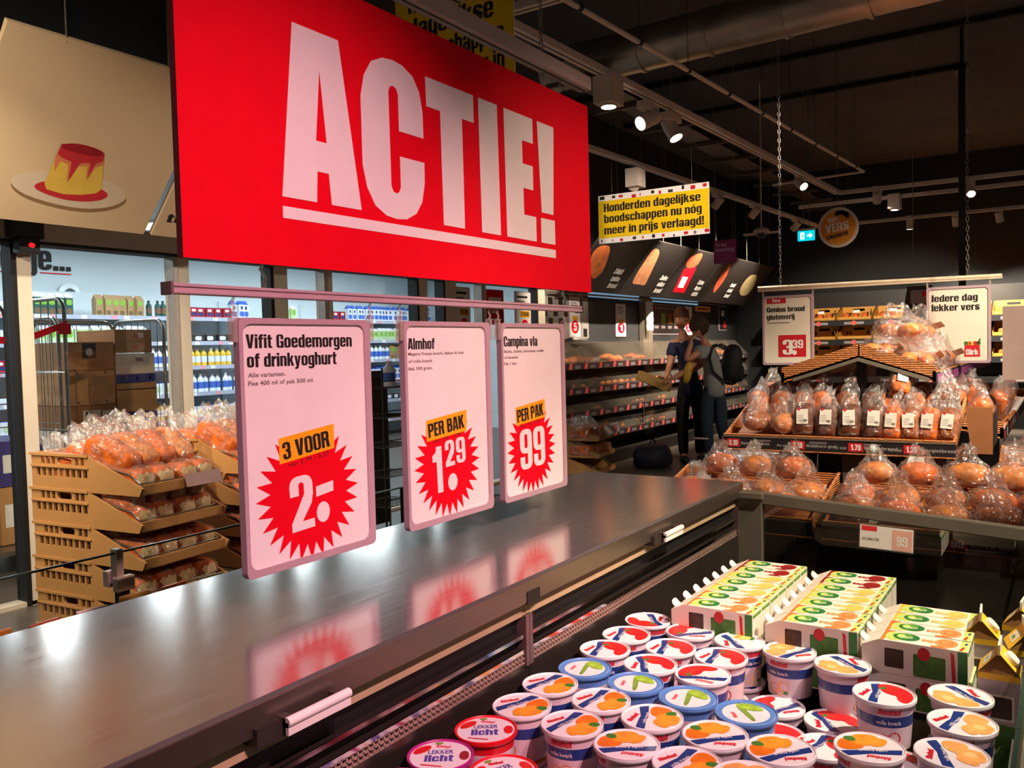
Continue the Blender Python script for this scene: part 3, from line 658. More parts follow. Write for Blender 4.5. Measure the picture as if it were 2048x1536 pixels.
def juice(fl):
    t = thing('juice_carton', fl, 'juice carton')
    L, Wd, H = .20, .068, .070
    b = MB()
    P = [(-L / 2 + .034, 0), (L / 2, 0), (L / 2, H), (-L / 2 + .034, H), (-L / 2, H - .016), (-L / 2, .018)]
    f = FY(-Wd / 2)
    V = [f(u, v, 0) for u, v in P] + [f(u, v, -Wd) for u, v in P]; n = 6
    b.add(V, [tuple(range(n)), tuple(range(2 * n - 1, n - 1, -1))] + [(i, n + i, n + (i + 1) % n, (i + 1) % n) for i in range(n)], CART)
    # top face print
    g = FZ(H, 0, 0); h = Wd / 2 - .001
    b.plate([(-L / 2 + .036, -h), (-.058, -h), (-.044, h), (-L / 2 + .036, h)], g, FL[fl], .0003)
    for dx, rx in ((-.046, .012), (-.036, .015)): b.plate(ell(dx, 0, rx, .028, 14), g, LIMEL, .0004 + (.046 + dx) * .01)
    b.plate(ell(-.018, .004, .026, .024, 18), g, LIMED, .0007); b.plate(ell(-.022, .006, .016, .019, 16), g, LIME, .0009); b.plate(ell(-.028, .006, .008, .012, 12), g, LIMEL, .0011)
    b.heavy('appel', g, CART, -.03, -.004, .009, width=.024, w=.0014, bold=.02)
    b.heavy('sap', g, SL[fl], .012, -.008, .02, width=.026, w=.0006, bold=.04)
    b.plate(ell(.058, .002, .021, .027, 20), g, SL[fl], .0006)
    for r_ in (.6,): b.plate(ell(.058, .002, .021 * r_, .027 * r_, 16), g, FL[fl], .0008); b.plate(ell(.058, .002, .021 * .45, .027 * .45, 14), g, SL[fl], .001)
    b.plate([(.03, -h), (.066, -h), (.05, -h + .012), (.034, -h + .01)], g, FL[fl], .0005)
    b.plate([(.083, -h), (.0985, -h), (.0985, h), (.083, h)], g, LIMEL, .0003); b.plate([(.084, -.03), (.089, -.03), (.093, -.008), (.089, -.006)], g, FLAGR, .0006); b.plate([(.09, .006), (.094, .006), (.096, .02), (.092, .02)], g, FLAGB, .0006)
    # long side print facing the tubs (-Y)
    fs = FY(-Wd / 2, 0, 0)
    b.plate(rr(-.06, .008, -.012, .06, .002, 1), fs, CART, .0003); b.plate(rr(-.055, .014, -.018, .054, .002, 1), fs, BROWNP, .0005)
    b.plate(rr(.0, .003, .06, .05, .002, 1), fs, GRASS, .0003); b.plate(ell(.02, .052, .012, .014, 12), fs, FLAGR, .0005)
    b.plate([(.082, .002), (.0995, .002), (.0995, .068), (.082, .068)], fs, LIMED, .0003); b.plate([(.072, .004), (.079, .004), (.076, .06), (.069, .066)], fs, FLAGR, .0004)
    # base end (+X)
    fe = FX(L / 2)
    b.plate([(-.03, .058), (.03, .058), (.03, .066), (-.03, .066)], fe, LIME, .0003)
    b.build('carton_body', t)
    b = MB(); a = math.atan2(.018, .034)
    ff = lambda x, y, z: (-L / 2 + .012 - z * .75, x, H - .022 + z * .66 + y * .5)
    b.lathe([(.0155, -.004), (.0155, .022), (.014, .025)], WHITE, 18, f=ff); b.disc(.014, .025, WHITE, 18, f=ff); b.build('cap', t)
    return t
JK = {k: Kind(juice(k)) for k in FL}
def stack(x0, ys, fls, z, name, lay):
    for i, (y, fl) in enumerate(zip(ys, fls)):
        wd = {'orange': 'orange-ended', 'mango': 'yellow-ended', 'blood': 'dark-red-ended'}[fl]
        same = [q for q in range(len(fls)) if fls[q] == fl]; pos = same.index(i)
        w2 = ['nearest', 'second', 'third', 'fourth'][pos] if len(same) > 1 else 'only'
        lab = f'{wd} juice carton lying in the {lay} of the {name} stack, {w2} of its colour'
        JK[fl].put((x0, y, z), lab, 0, 'juice cartons lying in the chilled island', rot=(0, 0, R_.uniform(-.012, .012)))
Z1, Z2 = .70, .629
for x0, y0, n, fls, nm in ((-.712, 1.955, 7, ['orange'] * 2 + ['mango'] * 3 + ['blood'] * 2, 'left'), (-.480, 1.945, 7, ['orange'] * 2 + ['mango'] * 3 + ['blood'] * 2, 'middle'), (-.268, 1.925, 4, ['orange'] * 2 + ['mango'] * 2, 'right')):
    ys = [y0 + .0705 * i for i in range(n)]
    stack(x0, ys, fls, Z1, nm, 'top layer'); stack(x0 + .004, ys, ['orange'] * n if nm == 'x' else fls, Z2, nm, 'bottom layer')
    t = thing('stacking_tray', f'dark plastic tray under the {nm} stack of juice cartons', 'tray', (x0, y0 + .0705 * (n - 1) / 2, .54))
    b = MB(); hh = .0705 * n / 2
    b.box(-.1, .1, -hh, hh, .074, .0885, BLACK)
    for sx in (-.09, .078):
        b.box(sx, sx + .012, -hh, hh, 0, .074, BLACK)
    b.build('tray_shell', t)
# standing milk cartons with yellow gables
YG = mat('gable_yellow', (246, 196, 40), .45, var=.05); CGREY = mat('carton_lilac', (176, 160, 160), .45, var=.05)
def milk():
    t = thing('gable_carton', '', 'dairy carton'); w = .036; H = .185
    b = MB(); b.box(-w, w, -w, w, 0, H, CGREY)
    f = FY(-w)
    b.plate(rr(-.022, .095, .026, .145, .003, 2), f, CART, .0004); b.plate(rr(-.018, .099, .022, .141, .003, 2), f, BROWNP, .0007)
    b.plate([(-w, 0), (w, 0), (w, .085), (-.01, .09), (-w, .08)], f, GRASS, .0004); b.text('VV', f, LIMEL, -.026, .03, .016, width=.03, w=.001)
    b.plate([(-w, H - .012), (w, H - .012), (w, H), (-w, H)], f, YG, .0006)
    b.build('carton_body', t)
    b = MB(); R2 = .04; zz = H + R2
    V = [(-w, -w, H), (w, -w, H), (w, w, H), (-w, w, H), (0, -w + .004, zz), (0, w - .004, zz)]
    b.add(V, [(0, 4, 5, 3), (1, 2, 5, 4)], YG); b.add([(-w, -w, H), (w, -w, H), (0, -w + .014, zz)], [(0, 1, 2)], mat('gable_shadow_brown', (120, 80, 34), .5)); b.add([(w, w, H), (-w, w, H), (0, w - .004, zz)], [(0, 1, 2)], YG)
    b.box(-.002, .002, -w + .002, w - .002, zz - .004, zz + .016, CART)
    g = FF((-w, 0, H), (0, -1, 0), (w, 0, R2)); b.plate(rr(-.02, .012, .02, .04, .003, 2), g, CART, .0006); b.text('vla', g, LIME, -.012, .018, .012, width=.02, w=.0012)
    b.build('gable_top', t)
    b = MB(); ff = lambda x, y, z: (w * .5 + x * .67 + z * .74, y, H + R2 * .5 - x * .74 + z * .67)
    b.lathe([(.016, -.001), (.016, .008), (.014, .010)], WHITE, 20, f=ff); b.disc(.014, .010, WHITE, 20, f=ff); b.build('cap', t)
    return t
MK = Kind(milk())
for x, y, z, rz, lab in ((-.158, 2.06, .575, .05, 'yellow-gabled dairy carton standing beside the right juice stack, farther one with cap in view'), (-.085, 2.19, .572, -.1, 'yellow-gabled dairy carton at the back, half cut by the right edge'), (-.075, 2.05, .566, .2, 'yellow-gabled dairy carton in the middle of its group at the front glass'), (-.112, 1.885, .566, 0, 'yellow-gabled dairy carton nearest the camera at the front glass')):
    MK.put((x, y, z), lab, rz, 'dairy cartons by the front glass')
t = thing('carton_riser', 'dark step under the yellow-gabled dairy cartons by the front glass', 'riser', (-.11, 2.03, .54)); b = MB(); b.box(-.05, .035, -.19, .21, 0, .0255, BLACK); b.box(-.05, .035, -.19, .21, .0, .004, DARK); b.build('step', t)
# packs in the rear tub, seen through its glass
PK = [((220, 120, 50), .10, .145), ((206, 150, 60), .09, .15), ((196, 90, 50), .09, .14), ((226, 206, 180), .09, .14), ((190, 150, 70), .1, .15), ((210, 120, 60), .09, .145), ((170, 160, 80), .09, .14)]
for i, (c, w, h) in enumerate(PK):
    y = .95 + i * .135
    t = thing('cheese_pack', ['orange', 'amber', 'rust', 'cream', 'ochre', 'light orange', 'olive'][i] + ' cheese pack standing in the rear tub behind the glass', 'cheese pack', (-2.36, y, .54), .1 * (i % 3 - 1), 'packs in the rear tub')
    b = MB(); b.hexa([(-.02, -w / 2, 0), (.02, -w / 2, 0), (.02, w / 2, 0), (-.02, w / 2, 0), (-.006, -w / 2, h), (.006, -w / 2, h), (.006, w / 2, h), (-.006, w / 2, h)], mat('pack_%d' % i, c, .3, coat=.3)); b.build('pouch', t, bev=.003)
    b = MB(); b.plate(rr(-.03, .03, .03, .1, .01, 3), FF((.021, 0, 0), (0, 1, 0), (-.014, 0, h)), PAPER, .001); b.build('label', t)
# ================================================================== hanging signs over the island
FRAME = mat('sign_frame_grey', (186, 160, 168), .4, 0, var=.03)
CLIPM = glassy('clear_clip', (.95, .9, .85), .1, 1.4, .1, .25, (.9, .8, .7))
XS = -1.27
def burst(b, f, cu, cv, ro, ri, n, m, w, ph=0.0, sx=1.0, hide=True):
    P = []
    for k in range(n):
        a = 2 * math.pi * k / n + ph; q = ri if hide and 57 < math.degrees(a) % 360 < 122 else ro; P.append((cu + q * sx * math.cos(a), cv + q * math.sin(a)))
        a += math.pi / n; P.append((cu + ri * sx * math.cos(a), cv + ri * math.sin(a)))
    b.plate(P, f, m, w)
def dig(b, f, ch, u, v, h, wd, m, w, rot=0.12, bold=.11):
    b.heavy(ch, f, m, u, v, h, width=wd, bold=bold * .62, w=w, rot=rot, off=.03)
def price_sign(label, y0, W_, z0, H_, draw):
    t = thing('price_sign', label, 'price sign', (XS, y0, z0)); f = FX(.006)
    b = MB(); outer = rr(0, 0, W_, H_, .012, 4); inner = rr(.009, .014, W_ - .017, H_ - .011, .02, 6)
    b.prism(outer, FX(0), FRAME, -.008, .008, holes=[inner]); b.prism(rr(.004, .004, W_ - .004, H_ - .004, .01, 4), FX(0), BLACK, -.010, -.006); b.build('snap_frame', t)
    b = MB(); b.prism(rr(.008, .008, W_ - .008, H_ - .008, .01, 3), FX(0), PAPER, -.004, .003); f = FX(.003); draw(b, f, W_, H_); b.build('poster', t)
    for u in (-.012, W_ + .002):
        b = MB(); b.box(-.006, .008, u, u + .01, H_ - .045, H_ + .01, CLIPM); b.tube([(0, u + .005, H_ + .008 + k * .01) if k % 2 == 0 else (.004, u + .008, H_ + .008 + k * .01) for k in range(5)], .003, CLIPM, 6); b.build('hanger_clip', t)
    return t
def d1(b, f, W_, H_):
    b.heavy('Vifit Goedemorgen', f, INK, .019, .428, .0255, width=.276, bold=.022, w=.0006); b.heavy('of drinkyoghurt', f, INK, .020, .3925, .0255, width=.229, bold=.022, w=.0006)
    b.text('Alle varianten.', f, GREYINK, .021, .374, .0085, width=.09); b.text('Fles 400 ml of pak 500 ml.', f, GREYINK, .021, .3585, .0085, width=.163)
    burst(b, f, .164, .138, .136, .101, 28, RED, .0005)
    b.plate([(.088, .204), (.234, .220), (.234, .270), (.088, .254)][::1], f, YELLOW, .001)
    b.heavy('3 VOOR', f, INK, .098, .2115, .033, width=.124, bold=.03, w=.0016, rot=.11)
    b.text('van 2.79 - 3.27', f, mat('faint_red_ink', (120, 0, 20), .7), .11, .196, .009, width=.11, w=.0012, rot=.1)
    dig(b, f, '2', .114, .066, .108, .06, PAPER, .0012, rot=.05)
    b.plate([(.179, .127), (.227, .133), (.227, .154), (.179, .148)], f, PAPER, .0012); b.plate(ell(.197, .094, .018, .021, 24), f, PAPER, .0012)
def d2(b, f, W_, H_):
    b.heavy('Almhof', f, INK, .018, .419, .0255, width=.098, bold=.022); b.text('Magere Franse kwark, lekker & licht', f, GREYINK, .018, .405, .0075, width=.215); b.text('of volle kwark.', f, GREYINK, .018, .388, .0075, width=.09); b.text('Bak 500 gram.', f, GREYINK, .018, .371, .0075, width=.088)
    burst(b, f, .158, .138, .130, .096, 28, RED, .0005)
    b.plate([(.075, .200), (.234, .212), (.236, .265), (.075, .250)], f, YELLOW, .001); b.heavy('PER BAK', f, INK, .083, .2085, .033, width=.142, bold=.03, w=.0016, rot=.09)
    b.text('van 1.95 - 1.99', f, mat('faint_red_ink', (120, 0, 20), .7), .1, .194, .008, width=.11, w=.0012, rot=.08)
    dig(b, f, '1', .098, .072, .112, .036, PAPER, .0012, rot=.04); dig(b, f, '2', .146, .131, .064, .037, PAPER, .0012, rot=.05); dig(b, f, '9', .190, .134, .064, .038, PAPER, .0012, rot=.05); b.plate(ell(.172, .092, .019, .021, 24), f, PAPER, .0012)
def d3(b, f, W_, H_):
    b.heavy('Campina vla', f, INK, .018, .421, .027, width=.172, bold=.022); b.text('Blanke, dubbel, chocolade, vanille', f, GREYINK, .018, .404, .0075, width=.205); b.text('of karamel.', f, GREYINK, .018, .388, .0075, width=.07); b.text('Pak 1 liter.', f, GREYINK, .018, .371, .0075, width=.065)
    burst(b, f, .150, .133, .128, .094, 28, RED, .0005)
    b.plate([(.068, .203), (.222, .215), (.222, .268), (.068, .253)], f, YELLOW, .001); b.heavy('PER PAK', f, INK, .075, .2105, .035, width=.138, bold=.03, w=.0016, rot=.085)
    b.text('van 1.14 - 1.29', f, mat('faint_red_ink', (120, 0, 20), .7), .09, .196, .008, width=.10, w=.0012, rot=.08)
    dig(b, f, '9', .087, .077, .112, .062, PAPER, .0012, rot=.03); dig(b, f, '9', .157, .079, .112, .062, PAPER, .0012, rot=.03)
price_sign('framed price poster reading Vifit Goedemorgen of drinkyoghurt, hanging nearest', 1.022, .347, .984, .484, d1)
price_sign('framed price poster reading Almhof, hanging in the middle', 1.481, .342, .984, .484, d2)
price_sign('framed price poster reading Campina vla, hanging farthest', 1.876, .338, .984, .484, d3)
# lower hanging rail
t = thing('hanging_rail', 'pinkish aluminium rail under the red board, carrying the three price posters', 'rail', (XS, 1.57, 1.515))
b = MB(); b.box(-.012, .012, -.685, .75, -.009, .009, FRAME); b.box(.012, .015, -.683, .748, .003, .009, FRAME); b.box(.012, .015, -.683, .748, -.009, -.003, FRAME); b.build('profile', t, bev=.002)
for y, s_ in ((-.689, 1), (.75, 1)):
    b = MB(); b.box(-.013, .016, y, y + .005, -.011, .011, mat('end_cap_grey', (110, 96, 90), .5)); b.build('end_cap', t)
for y in (-.48, .66):
    b = MB(); b.tube([(0, y, .01), (.003, y + .003, .03), (-.003, y - .003, .045), (0, y, .056)], .004, CHROME, 8); b.build('hook', t)
# the big red board
t = thing('promotion_board', 'big red board reading ACTIE! hanging over the steel worktop', 'sign board', (XS, 0, 0))
b = MB(); b.prism([(.914, 1.569), (2.395, 1.569), (2.395, 2.15), (.914, 2.15)], FX(0), RED, -.010, .006, ms=mat('board_edge', (92, 30, 34), .6)); b.build('panel', t)
f = FX(.006); b = MB()
A = [(1.177, 2.043), (1.302, 2.043), (1.357, 1.702), (1.269, 1.702), (1.263, 1.764), (1.232, 1.764), (1.228, 1.702), (1.138, 1.702)]
b.plate(A, f, PAPER, .0008, holes=[[(1.246, 1.967), (1.26, 1.825), (1.231, 1.825)]])
Cc = [(1.364, 1.945), (1.364, 1.80), (1.376, 1.754), (1.400, 1.718), (1.436, 1.700), (1.470, 1.696), (1.505, 1.699), (1.540, 1.716), (1.562, 1.745), (1.573, 1.79), (1.574, 1.838), (1.487, 1.838), (1.487, 1.769), (1.481, 1.757), (1.471, 1.753), (1.461, 1.757), (1.455, 1.769), (1.454, 1.975), (1.459, 1.987), (1.470, 1.991), (1.481, 1.986), (1.486, 1.975), (1.486, 1.894), (1.573, 1.894), (1.572, 1.955), (1.562, 1.998), (1.540, 2.028), (1.505, 2.044), (1.470, 2.048), (1.436, 2.044), (1.400, 2.027), (1.376, 1.992)]
b.plate(Cc, f, PAPER, .0008)
b.plate([(1.585, 2.041), (1.777, 2.041), (1.777, 1.972), (1.727, 1.972), (1.728, 1.701), (1.642, 1.701), (1.639, 1.972), (1.587, 1.972)], f, PAPER, .0008)
b.plate([(1.798, 2.041), (1.884, 2.041), (1.889, 1.700), (1.802, 1.700)], f, PAPER, .0008)
b.plate([(1.915, 2.041), (2.061, 2.041), (2.061, 1.972), (2.004, 1.972), (2.005, 1.909), (2.058, 1.909), (2.058, 1.842), (2.006, 1.842), (2.007, 1.769), (2.070, 1.769), (2.070, 1.700), (1.919, 1.700)], f, PAPER, .0008)
b.plate([(2.085, 2.041), (2.178, 2.041), (2.167, 1.786), (2.101, 1.786)], f, PAPER, .0008); b.plate([(2.096, 1.770), (2.174, 1.770), (2.175, 1.700), (2.096, 1.700)], f, PAPER, .0008)
b.plate([(1.138, 1.684), (2.176, 1.685), (2.176, 1.661), (1.138, 1.661)], f, PAPER, .0008)
b.build('lettering', t)
CHAINM = mat('chain_grey', (128, 120, 112), .45, .6)
def chain(b, p0, p1, m, link=.022, r=.0016):
    m = CHAINM
    p0, p1 = Vector(p0), Vector(p1); n = max(2, int((p1 - p0).length / link)); d = (p1 - p0) / n
    for i in range(n):
        c = p0 + d * (i + .5); a = (Vector((1, 0, 0)) if i % 2 else Vector((0, 1, 0)))
        P = [c + d.normalized() * (link * .68 * math.cos(q)) + a * (link * .28 * math.sin(q)) for q in (2 * math.pi * k / 8 for k in range(8))]
        b.tube(P, r, m, 5, closed=True)
t = thing('suspension_rail', 'white square rail above the red board, hung on chains', 'rail', (XS, 1.6, 2.215))
b = MB(); b.box(-.02, .02, -1.6, .795, -.018, .022, mat('rail_white', (196, 176, 166), .45, var=.04)); b.box(-.004, .004, -1.6, .79, -.0185, -.0178, BLKF); b.build('profile', t, bev=.002)
for y in (-.5, .53):
    b = MB(); chain(b, (0, y, .02), (0, y, 2.06), CHROME); b.build('chain', t)
for y in (-.55, .545, .63):
    b = MB(); chain(b, (0, y, -.064), (0, y, -.018), CHROME, .016); b.build('board_chain', t)
# yellow banners
BANY = mat('banner_yellow', (240, 200, 0), .6, var=.03)
def banner(label, x0, x1, y, z0, z1, lines, margins, wires, stripes):
    t = thing('hanging_banner', label, 'banner', ((x0 + x1) / 2, y, z0)); w = (x1 - x0); h = z1 - z0
    b = MB(); f = FY(0, -w / 2, 0); b.prism([(0, 0), (w, 0), (w, h), (0, h)], f, PAPER, -.006, 0)
    m0, m1 = margins; b.plate([(0, m0), (w, m0), (w, h - m1), (0, h - m1)], f, BANY, .0006)
    rr_ = random.Random(3)
    for zz, hh in ((0, m0), (h - m1, m1)):
        if hh > .02:
            for k in range(11):
                u = w * (k + rr_.uniform(.1, .6)) / 11; c = rr_.choice([FLAGR, BROWNP, INK, FLAGR, GREYINK]); e_ = rr_.uniform(.012, .05); q = zz + hh * rr_.uniform(.0, .3)
                b.plate(rr(u, q, min(w, u + e_), q + hh * rr_.uniform(.4, .68), .006, 3), f, c, .0007)
    for tx, u, v, hc, wd in lines: b.heavy(tx, f, INK, u, v, hc, width=wd, bold=.05, w=.0012)
    b.build('sheet', t)
    for u in wires:
        b = MB(); b.tube([(u - w / 2, -.003, h), (u - w / 2, -.003, 4.29 - z0)], .0018, GREYP, 5); b.build('wire', t)
    return t
banner('yellow banner in three lines with photo strips above and below, over the bakery aisle', -3.81, -2.70, 7.4, 2.385, 2.845, [('Honderden dagelijkse', .06, .30, .078, .97), ('boodschappen nu nóg', .06, .195, .078, .98), ('meer in prijs verlaagd!', .06, .085, .078, 1.0)], (.05, .055), (.15, .95), 1)
banner('tall yellow banner partly hidden behind the red board and its rail', -3.06, -2.30, 3.6, 2.52, 3.50, [('Honderden', .09, .68, .105, .55), ('dagelijkse', .09, .545, .105, .55), ('boodschappen', .09, .41, .105, .61), ('nu nóg meer in', .09, .275, .105, .61), ('prijs verlaagd!', .09, .14, .105, .61)], (.02, .08), (.06, .70), 1)
# ================================================================== bread and bag builders
_ICO = {}
def ico(sub):
    if sub not in _ICO:
        bm = bmesh.new(); bmesh.ops.create_icosphere(bm, subdivisions=sub, radius=1.0)
        _ICO[sub] = ([v.co.copy() for v in bm.verts], [tuple(v.index for v in f.verts) for f in bm.faces]); bm.free()
    return _ICO[sub]
def blob(a, b, c, p=2.4, sub=3, amp=.03, fr=9.0, seed=0, flat=.75):
    V0, F = ico(sub); V = []
    for d in V0:
        r = (abs(d.x) ** p + abs(d.y) ** p + abs(d.z) ** p) ** (-1 / p)
        q = Vector((d.x * r * a, d.y * r * b, d.z * r * c))
        q *= 1 + amp * noise.noise(q * fr + Vector((seed * 7.3, seed, 0)))
        if q.z < -c * flat: q.z = -c * flat
        V.append(q)
    return V, F
def bagshape(a, b, c, p=2.2, sub=4, seed=0, tuft=(0, 0, 1), tl=.07, flat=.75):
    V0, F = ico(sub); V = []; tv = Vector(tuft).normalized()
    for d in V0:
        r = (abs(d.x) ** p + abs(d.y) ** p + abs(d.z) ** p) ** (-1 / p)
        q = Vector((d.x * r * a, d.y * r * b, d.z * r * c))
        n1 = noise.noise(q * 22 + Vector((seed * 3.1, 0, 0))); n2 = noise.noise(q * 55 + Vector((0, seed * 2.7, 0)))
        q += d * (.016 * n1 + .014 * n2)
        s = d.dot(tv)
        if s > .80:
            k = (s - .80) / .20; side = q - tv * q.dot(tv); fl_ = 1 + .9 * noise.noise(d * 9 + Vector((seed, 0, 3)))
            q = tv * (q.dot(tv) + tl * fl_ * min(1, k * 1.35)) + side * (1 - .22 * min(1, k * 2.2) + 1.4 * max(0, k - .45)) + Vector((noise.noise(d * 14), noise.noise(d * 14 + Vector((5, 0, 0))), noise.noise(d * 14 + Vector((0, 7, 0))))) * .03
        if q.z < -c * flat: q.z = -c * flat + .001
        V.append(q)
    return V, F
CRUST = mat('crust_golden', (204, 98, 30), .55, var=.45, vs=20, bump=.5, bs=50, spec=.3)
CRUSTL = mat('crust_light', (210, 122, 48), .55, var=.38, vs=16, bump=.45, bs=50, spec=.3)
CRUSTD = mat('crust_dark', (98, 48, 26), .55, var=.3, vs=22, bump=.3, bs=60, spec=.25)
CRUSTM = mat('crust_multigrain', (160, 84, 36), .55, var=.55, vs=60, bump=.4, bs=90, spec=.25)
CRUMB = mat('crumb_pale', (236, 208, 150), .7, var=.1, vs=70, bump=.2, bs=120)
CARD = mat('label_card', (236, 228, 214), .6, var=.02)
def shelled(name, label, cat, solid, bag, group=None, extra=None):
    t = thing(name, label, cat, group=group)
    V, F, m, m2 = solid; b = MB()
    if m2:
        F1 = [f for f in F if (V[f[1]] - V[f[0]]).cross(V[f[2]] - V[f[0]]).normalized().x > .72]; F2 = [f for f in F if f not in set(F1)]
        b.add(V, F2, m, True); b.add(V, F1, m2, True)
    else: b.add(V, F, m, True)
    b.build('crust', t)
    if extra: extra(t)
    if bag:
        b = MB(); b.add(bag[0], bag[1], BAG, False); b.build('clear_bag', t)
    return t
def loaf_kind(m, m2, a, b_, c, p=4, seed=0, tuft=(-1, 0, .6), card=None, bagged=True, name='bread_loaf', amp=.035, pb=3.4, tl=.06, bs=1.06):
    V, F = blob(a, b_, c, p, 3, amp, 11, seed, .85); V = [v + Vector((0, 0, c * .85)) for v in V]
    bg = None
    if bagged:
        BV, BF = bagshape(a * bs, b_ * bs, c * 1.12, pb, 4, seed, tuft, tl, .80); BV = [v + Vector((0, 0, c * .90)) for v in BV]; bg = (BV, BF)
    return shelled(name, '', 'bread', (V, F, m, m2), bg, None, card)
def card_on(x, z, w, h, tilt=0.0, colr=True, face='x'):
    def fn(t):
        b = MB(); f = FF((x, 0, z), (0, 1, 0), (tilt, 0, 1)) if face == 'x' else FF((0, x, z), (1, 0, 0), (0, -tilt, 1))
        b.prism(rr(-w / 2, 0, w / 2, h, .003, 2), f, CARD, -.0012, 0)
        for k in range(4): b.plate([(-w * .38, h * (.2 + .12 * k)), (w * .1, h * (.2 + .12 * k)), (w * .1, h * (.22 + .12 * k)), (-w * .38, h * (.22 + .12 * k))], f, GREYINK, .0008)
        for k in range(7): b.plate([(w * (.12 + .045 * k), h * .14), (w * (.14 + .045 * k), h * .14), (w * (.14 + .045 * k), h * .3), (w * (.12 + .045 * k), h * .3)], f, INK, .0009)
        b.plate(ell(-w * .3, h * 1.0, w * .13, w * .13, 10), f, FLAGR, .001); b.build('label_card', t)
    return fn
# ================================================================== left: bread crates in front of the glazing
TAN = mat('crate_tan', (184, 134, 78), .5, var=.06, vs=5)
def crate_root():
    t = thing('bread_crate', '', 'bread crate'); D, W_, H, T = .37, .24, .168, .012
    side = [(-D, 0), (D - .02, 0), (D, .035), (D - .03, .045), (.06, H - .02), (.03, H), (-D, H)]
    holes = []
    for k in range(9): x = -D + .035 + k * .041; holes.append(_bx(x, .062, x + .026, .098)[::-1])
    for x in (-.30, -.262, -.224, -.06, -.022): holes.append(_bx(x, .118, x + .024, .152)[::-1])
    holes.append([(q[0], q[1]) for q in rr(-.185, .12, -.085, .150, .012, 3)][::-1])
    for nm, y, sg in (('side_wall', -W_, 1), ('side_wall', W_ - T, 1)):
        b = MB(); f = FY(y + T); b.prism(side, f, TAN, 0, T, holes=holes)
        rim = MB; yy = y - .006 if y < 0 else y + T - .004
        b.box(-D - .01, .03, yy, yy + .010, H - .012, H, TAN); b.box(-D, .03, yy, yy + .010, .104, .112, TAN); b.build(nm, t)
    b = MB(); b.box(-D, -D + T, -W_ + T, W_ - T, 0, H, TAN); b.build('back_wall', t)
    b = MB(); b.box(-D + T, D - .02, -W_ + T, W_ - T, 0, .008, TAN); b.build('base', t)
    b = MB(); b.box(D - .03, D - .018, -W_ + T, W_ - T, .004, .045, TAN); b.build('front_lip', t)
    b = MB()
    for s_ in (-1, 1): b.tube([(.07, s_ * (W_ - .018), H - .03), (.14, s_ * (W_ - .018), H - .055), (.26, s_ * (W_ - .02), .09), (.325, s_ * (W_ - .03), .05)], .005, CHROME, 8)
    b.tube([(.325, -W_ + .03, .05), (.33, 0, .047), (.325, W_ - .03, .05)], .004, CHROME, 6); b.build('stacking_bail', t)
    return t
CK = Kind(crate_root())
LPALE = [Kind(loaf_kind(CRUST, CRUMB, .12, .052, .052, 5, s, (-1, 0, .7), tl=.06)) for s in (1, 2)]
LFULL = [Kind(loaf_kind([CRUST, CRUSTL][s % 2], None, .13, .058, .056, 7, 3 + s, (-.6, 0, 1), tl=.085, name='bread_loaf', card=(lambda t: (lambda b: (b.plate(rr(-.012, -.012, .012, .012, .004, 2), FZ(.098, .07, 0), YELLOW, .001), b.build('yellow_sticker', t)))(MB())))) for s in (0, 1)]
def crate_stack(cx, cy, rz, n, where, full, seed):
    rnd = random.Random(seed); ca, sa = math.cos(rz), math.sin(rz)
    for i in range(n):
        z = .005 + i * .160 if i else .004
        offx = .012 * (i % 2)
        lvl = ['bottom', 'second from floor', 'third from floor', 'fourth from floor', 'fifth from floor', 'topmost'][i if i < n - 1 else 5]
        CK.put((cx + offx, cy, z), f'tan slotted bread crate in the {where}, {lvl}', rz, 'tan bread crates')
        if i < n - 4: continue
        def place(K, x, y, zz, lab, rot=(0, 0, 0), s=1):
            K.put((cx + offx + x * ca - y * sa, cy + x * sa + y * ca, z + zz), lab, 0, f'bread in the {where}', (rot[0], rot[1], rot[2] + rz), s)
        for q in range(4):
            y = -.165 + q * .11
            place(LPALE[q % 2], .20 + rnd.uniform(-.01, .01), y, .012, f'pale cut half loaf, {_ORD[q]} from left, lower row, {lvl} in {where}', (0, 0, rnd.uniform(-.05, .05)))
            if 0 < n - 1 - i <= 1 or (i == n - 1 and False): place(LPALE[(q + 1) % 2], .15, y, .098, f'pale cut half loaf, {_ORD[q]} from left, upper row, {lvl} in {where}', (0, .08, rnd.uniform(-.08, .08)), .94)
        if i == n - 1:
            for q in range(full):
                row = q // 4; k = q % 4; nm = _ORD[q]
                x = [.08, -.10, -.25][row]; y = -.165 + .11 * k + .03 * (row % 2)
                place(LFULL[q % 2], x, y, [.115, .085, .05][row], f'bagged golden loaf on top of {where}, {_ORD[k]} from left, {["front", "middle", "back"][row]} row', ([.0, .12, 0][row] + rnd.uniform(-.1, .1), [.42, .2, .0][row] + rnd.uniform(-.06, .06), rnd.uniform(-.3, .3)))
crate_stack(-3.70, 2.335, math.radians(6), 6, 'left crate stack', 11, 4)
crate_stack(-3.82, 2.99, math.radians(6), 6, 'second crate stack', 8, 5)
# small mauve ticket on the top crate
t = thing('shelf_ticket', 'plain mauve ticket holder on the lip of the top bread crate', 'ticket', (-3.318, 2.46, .845)); b = MB(); b.prism([(-.09, -.035), (.09, -.03), (.09, .03), (-.09, .025)], FF((0, 0, 0), (.1, 1, 0), (-.4, 0, 1)), mat('ticket_mauve', (150, 120, 118), .6), -.002, 0); b.build('ticket', t)
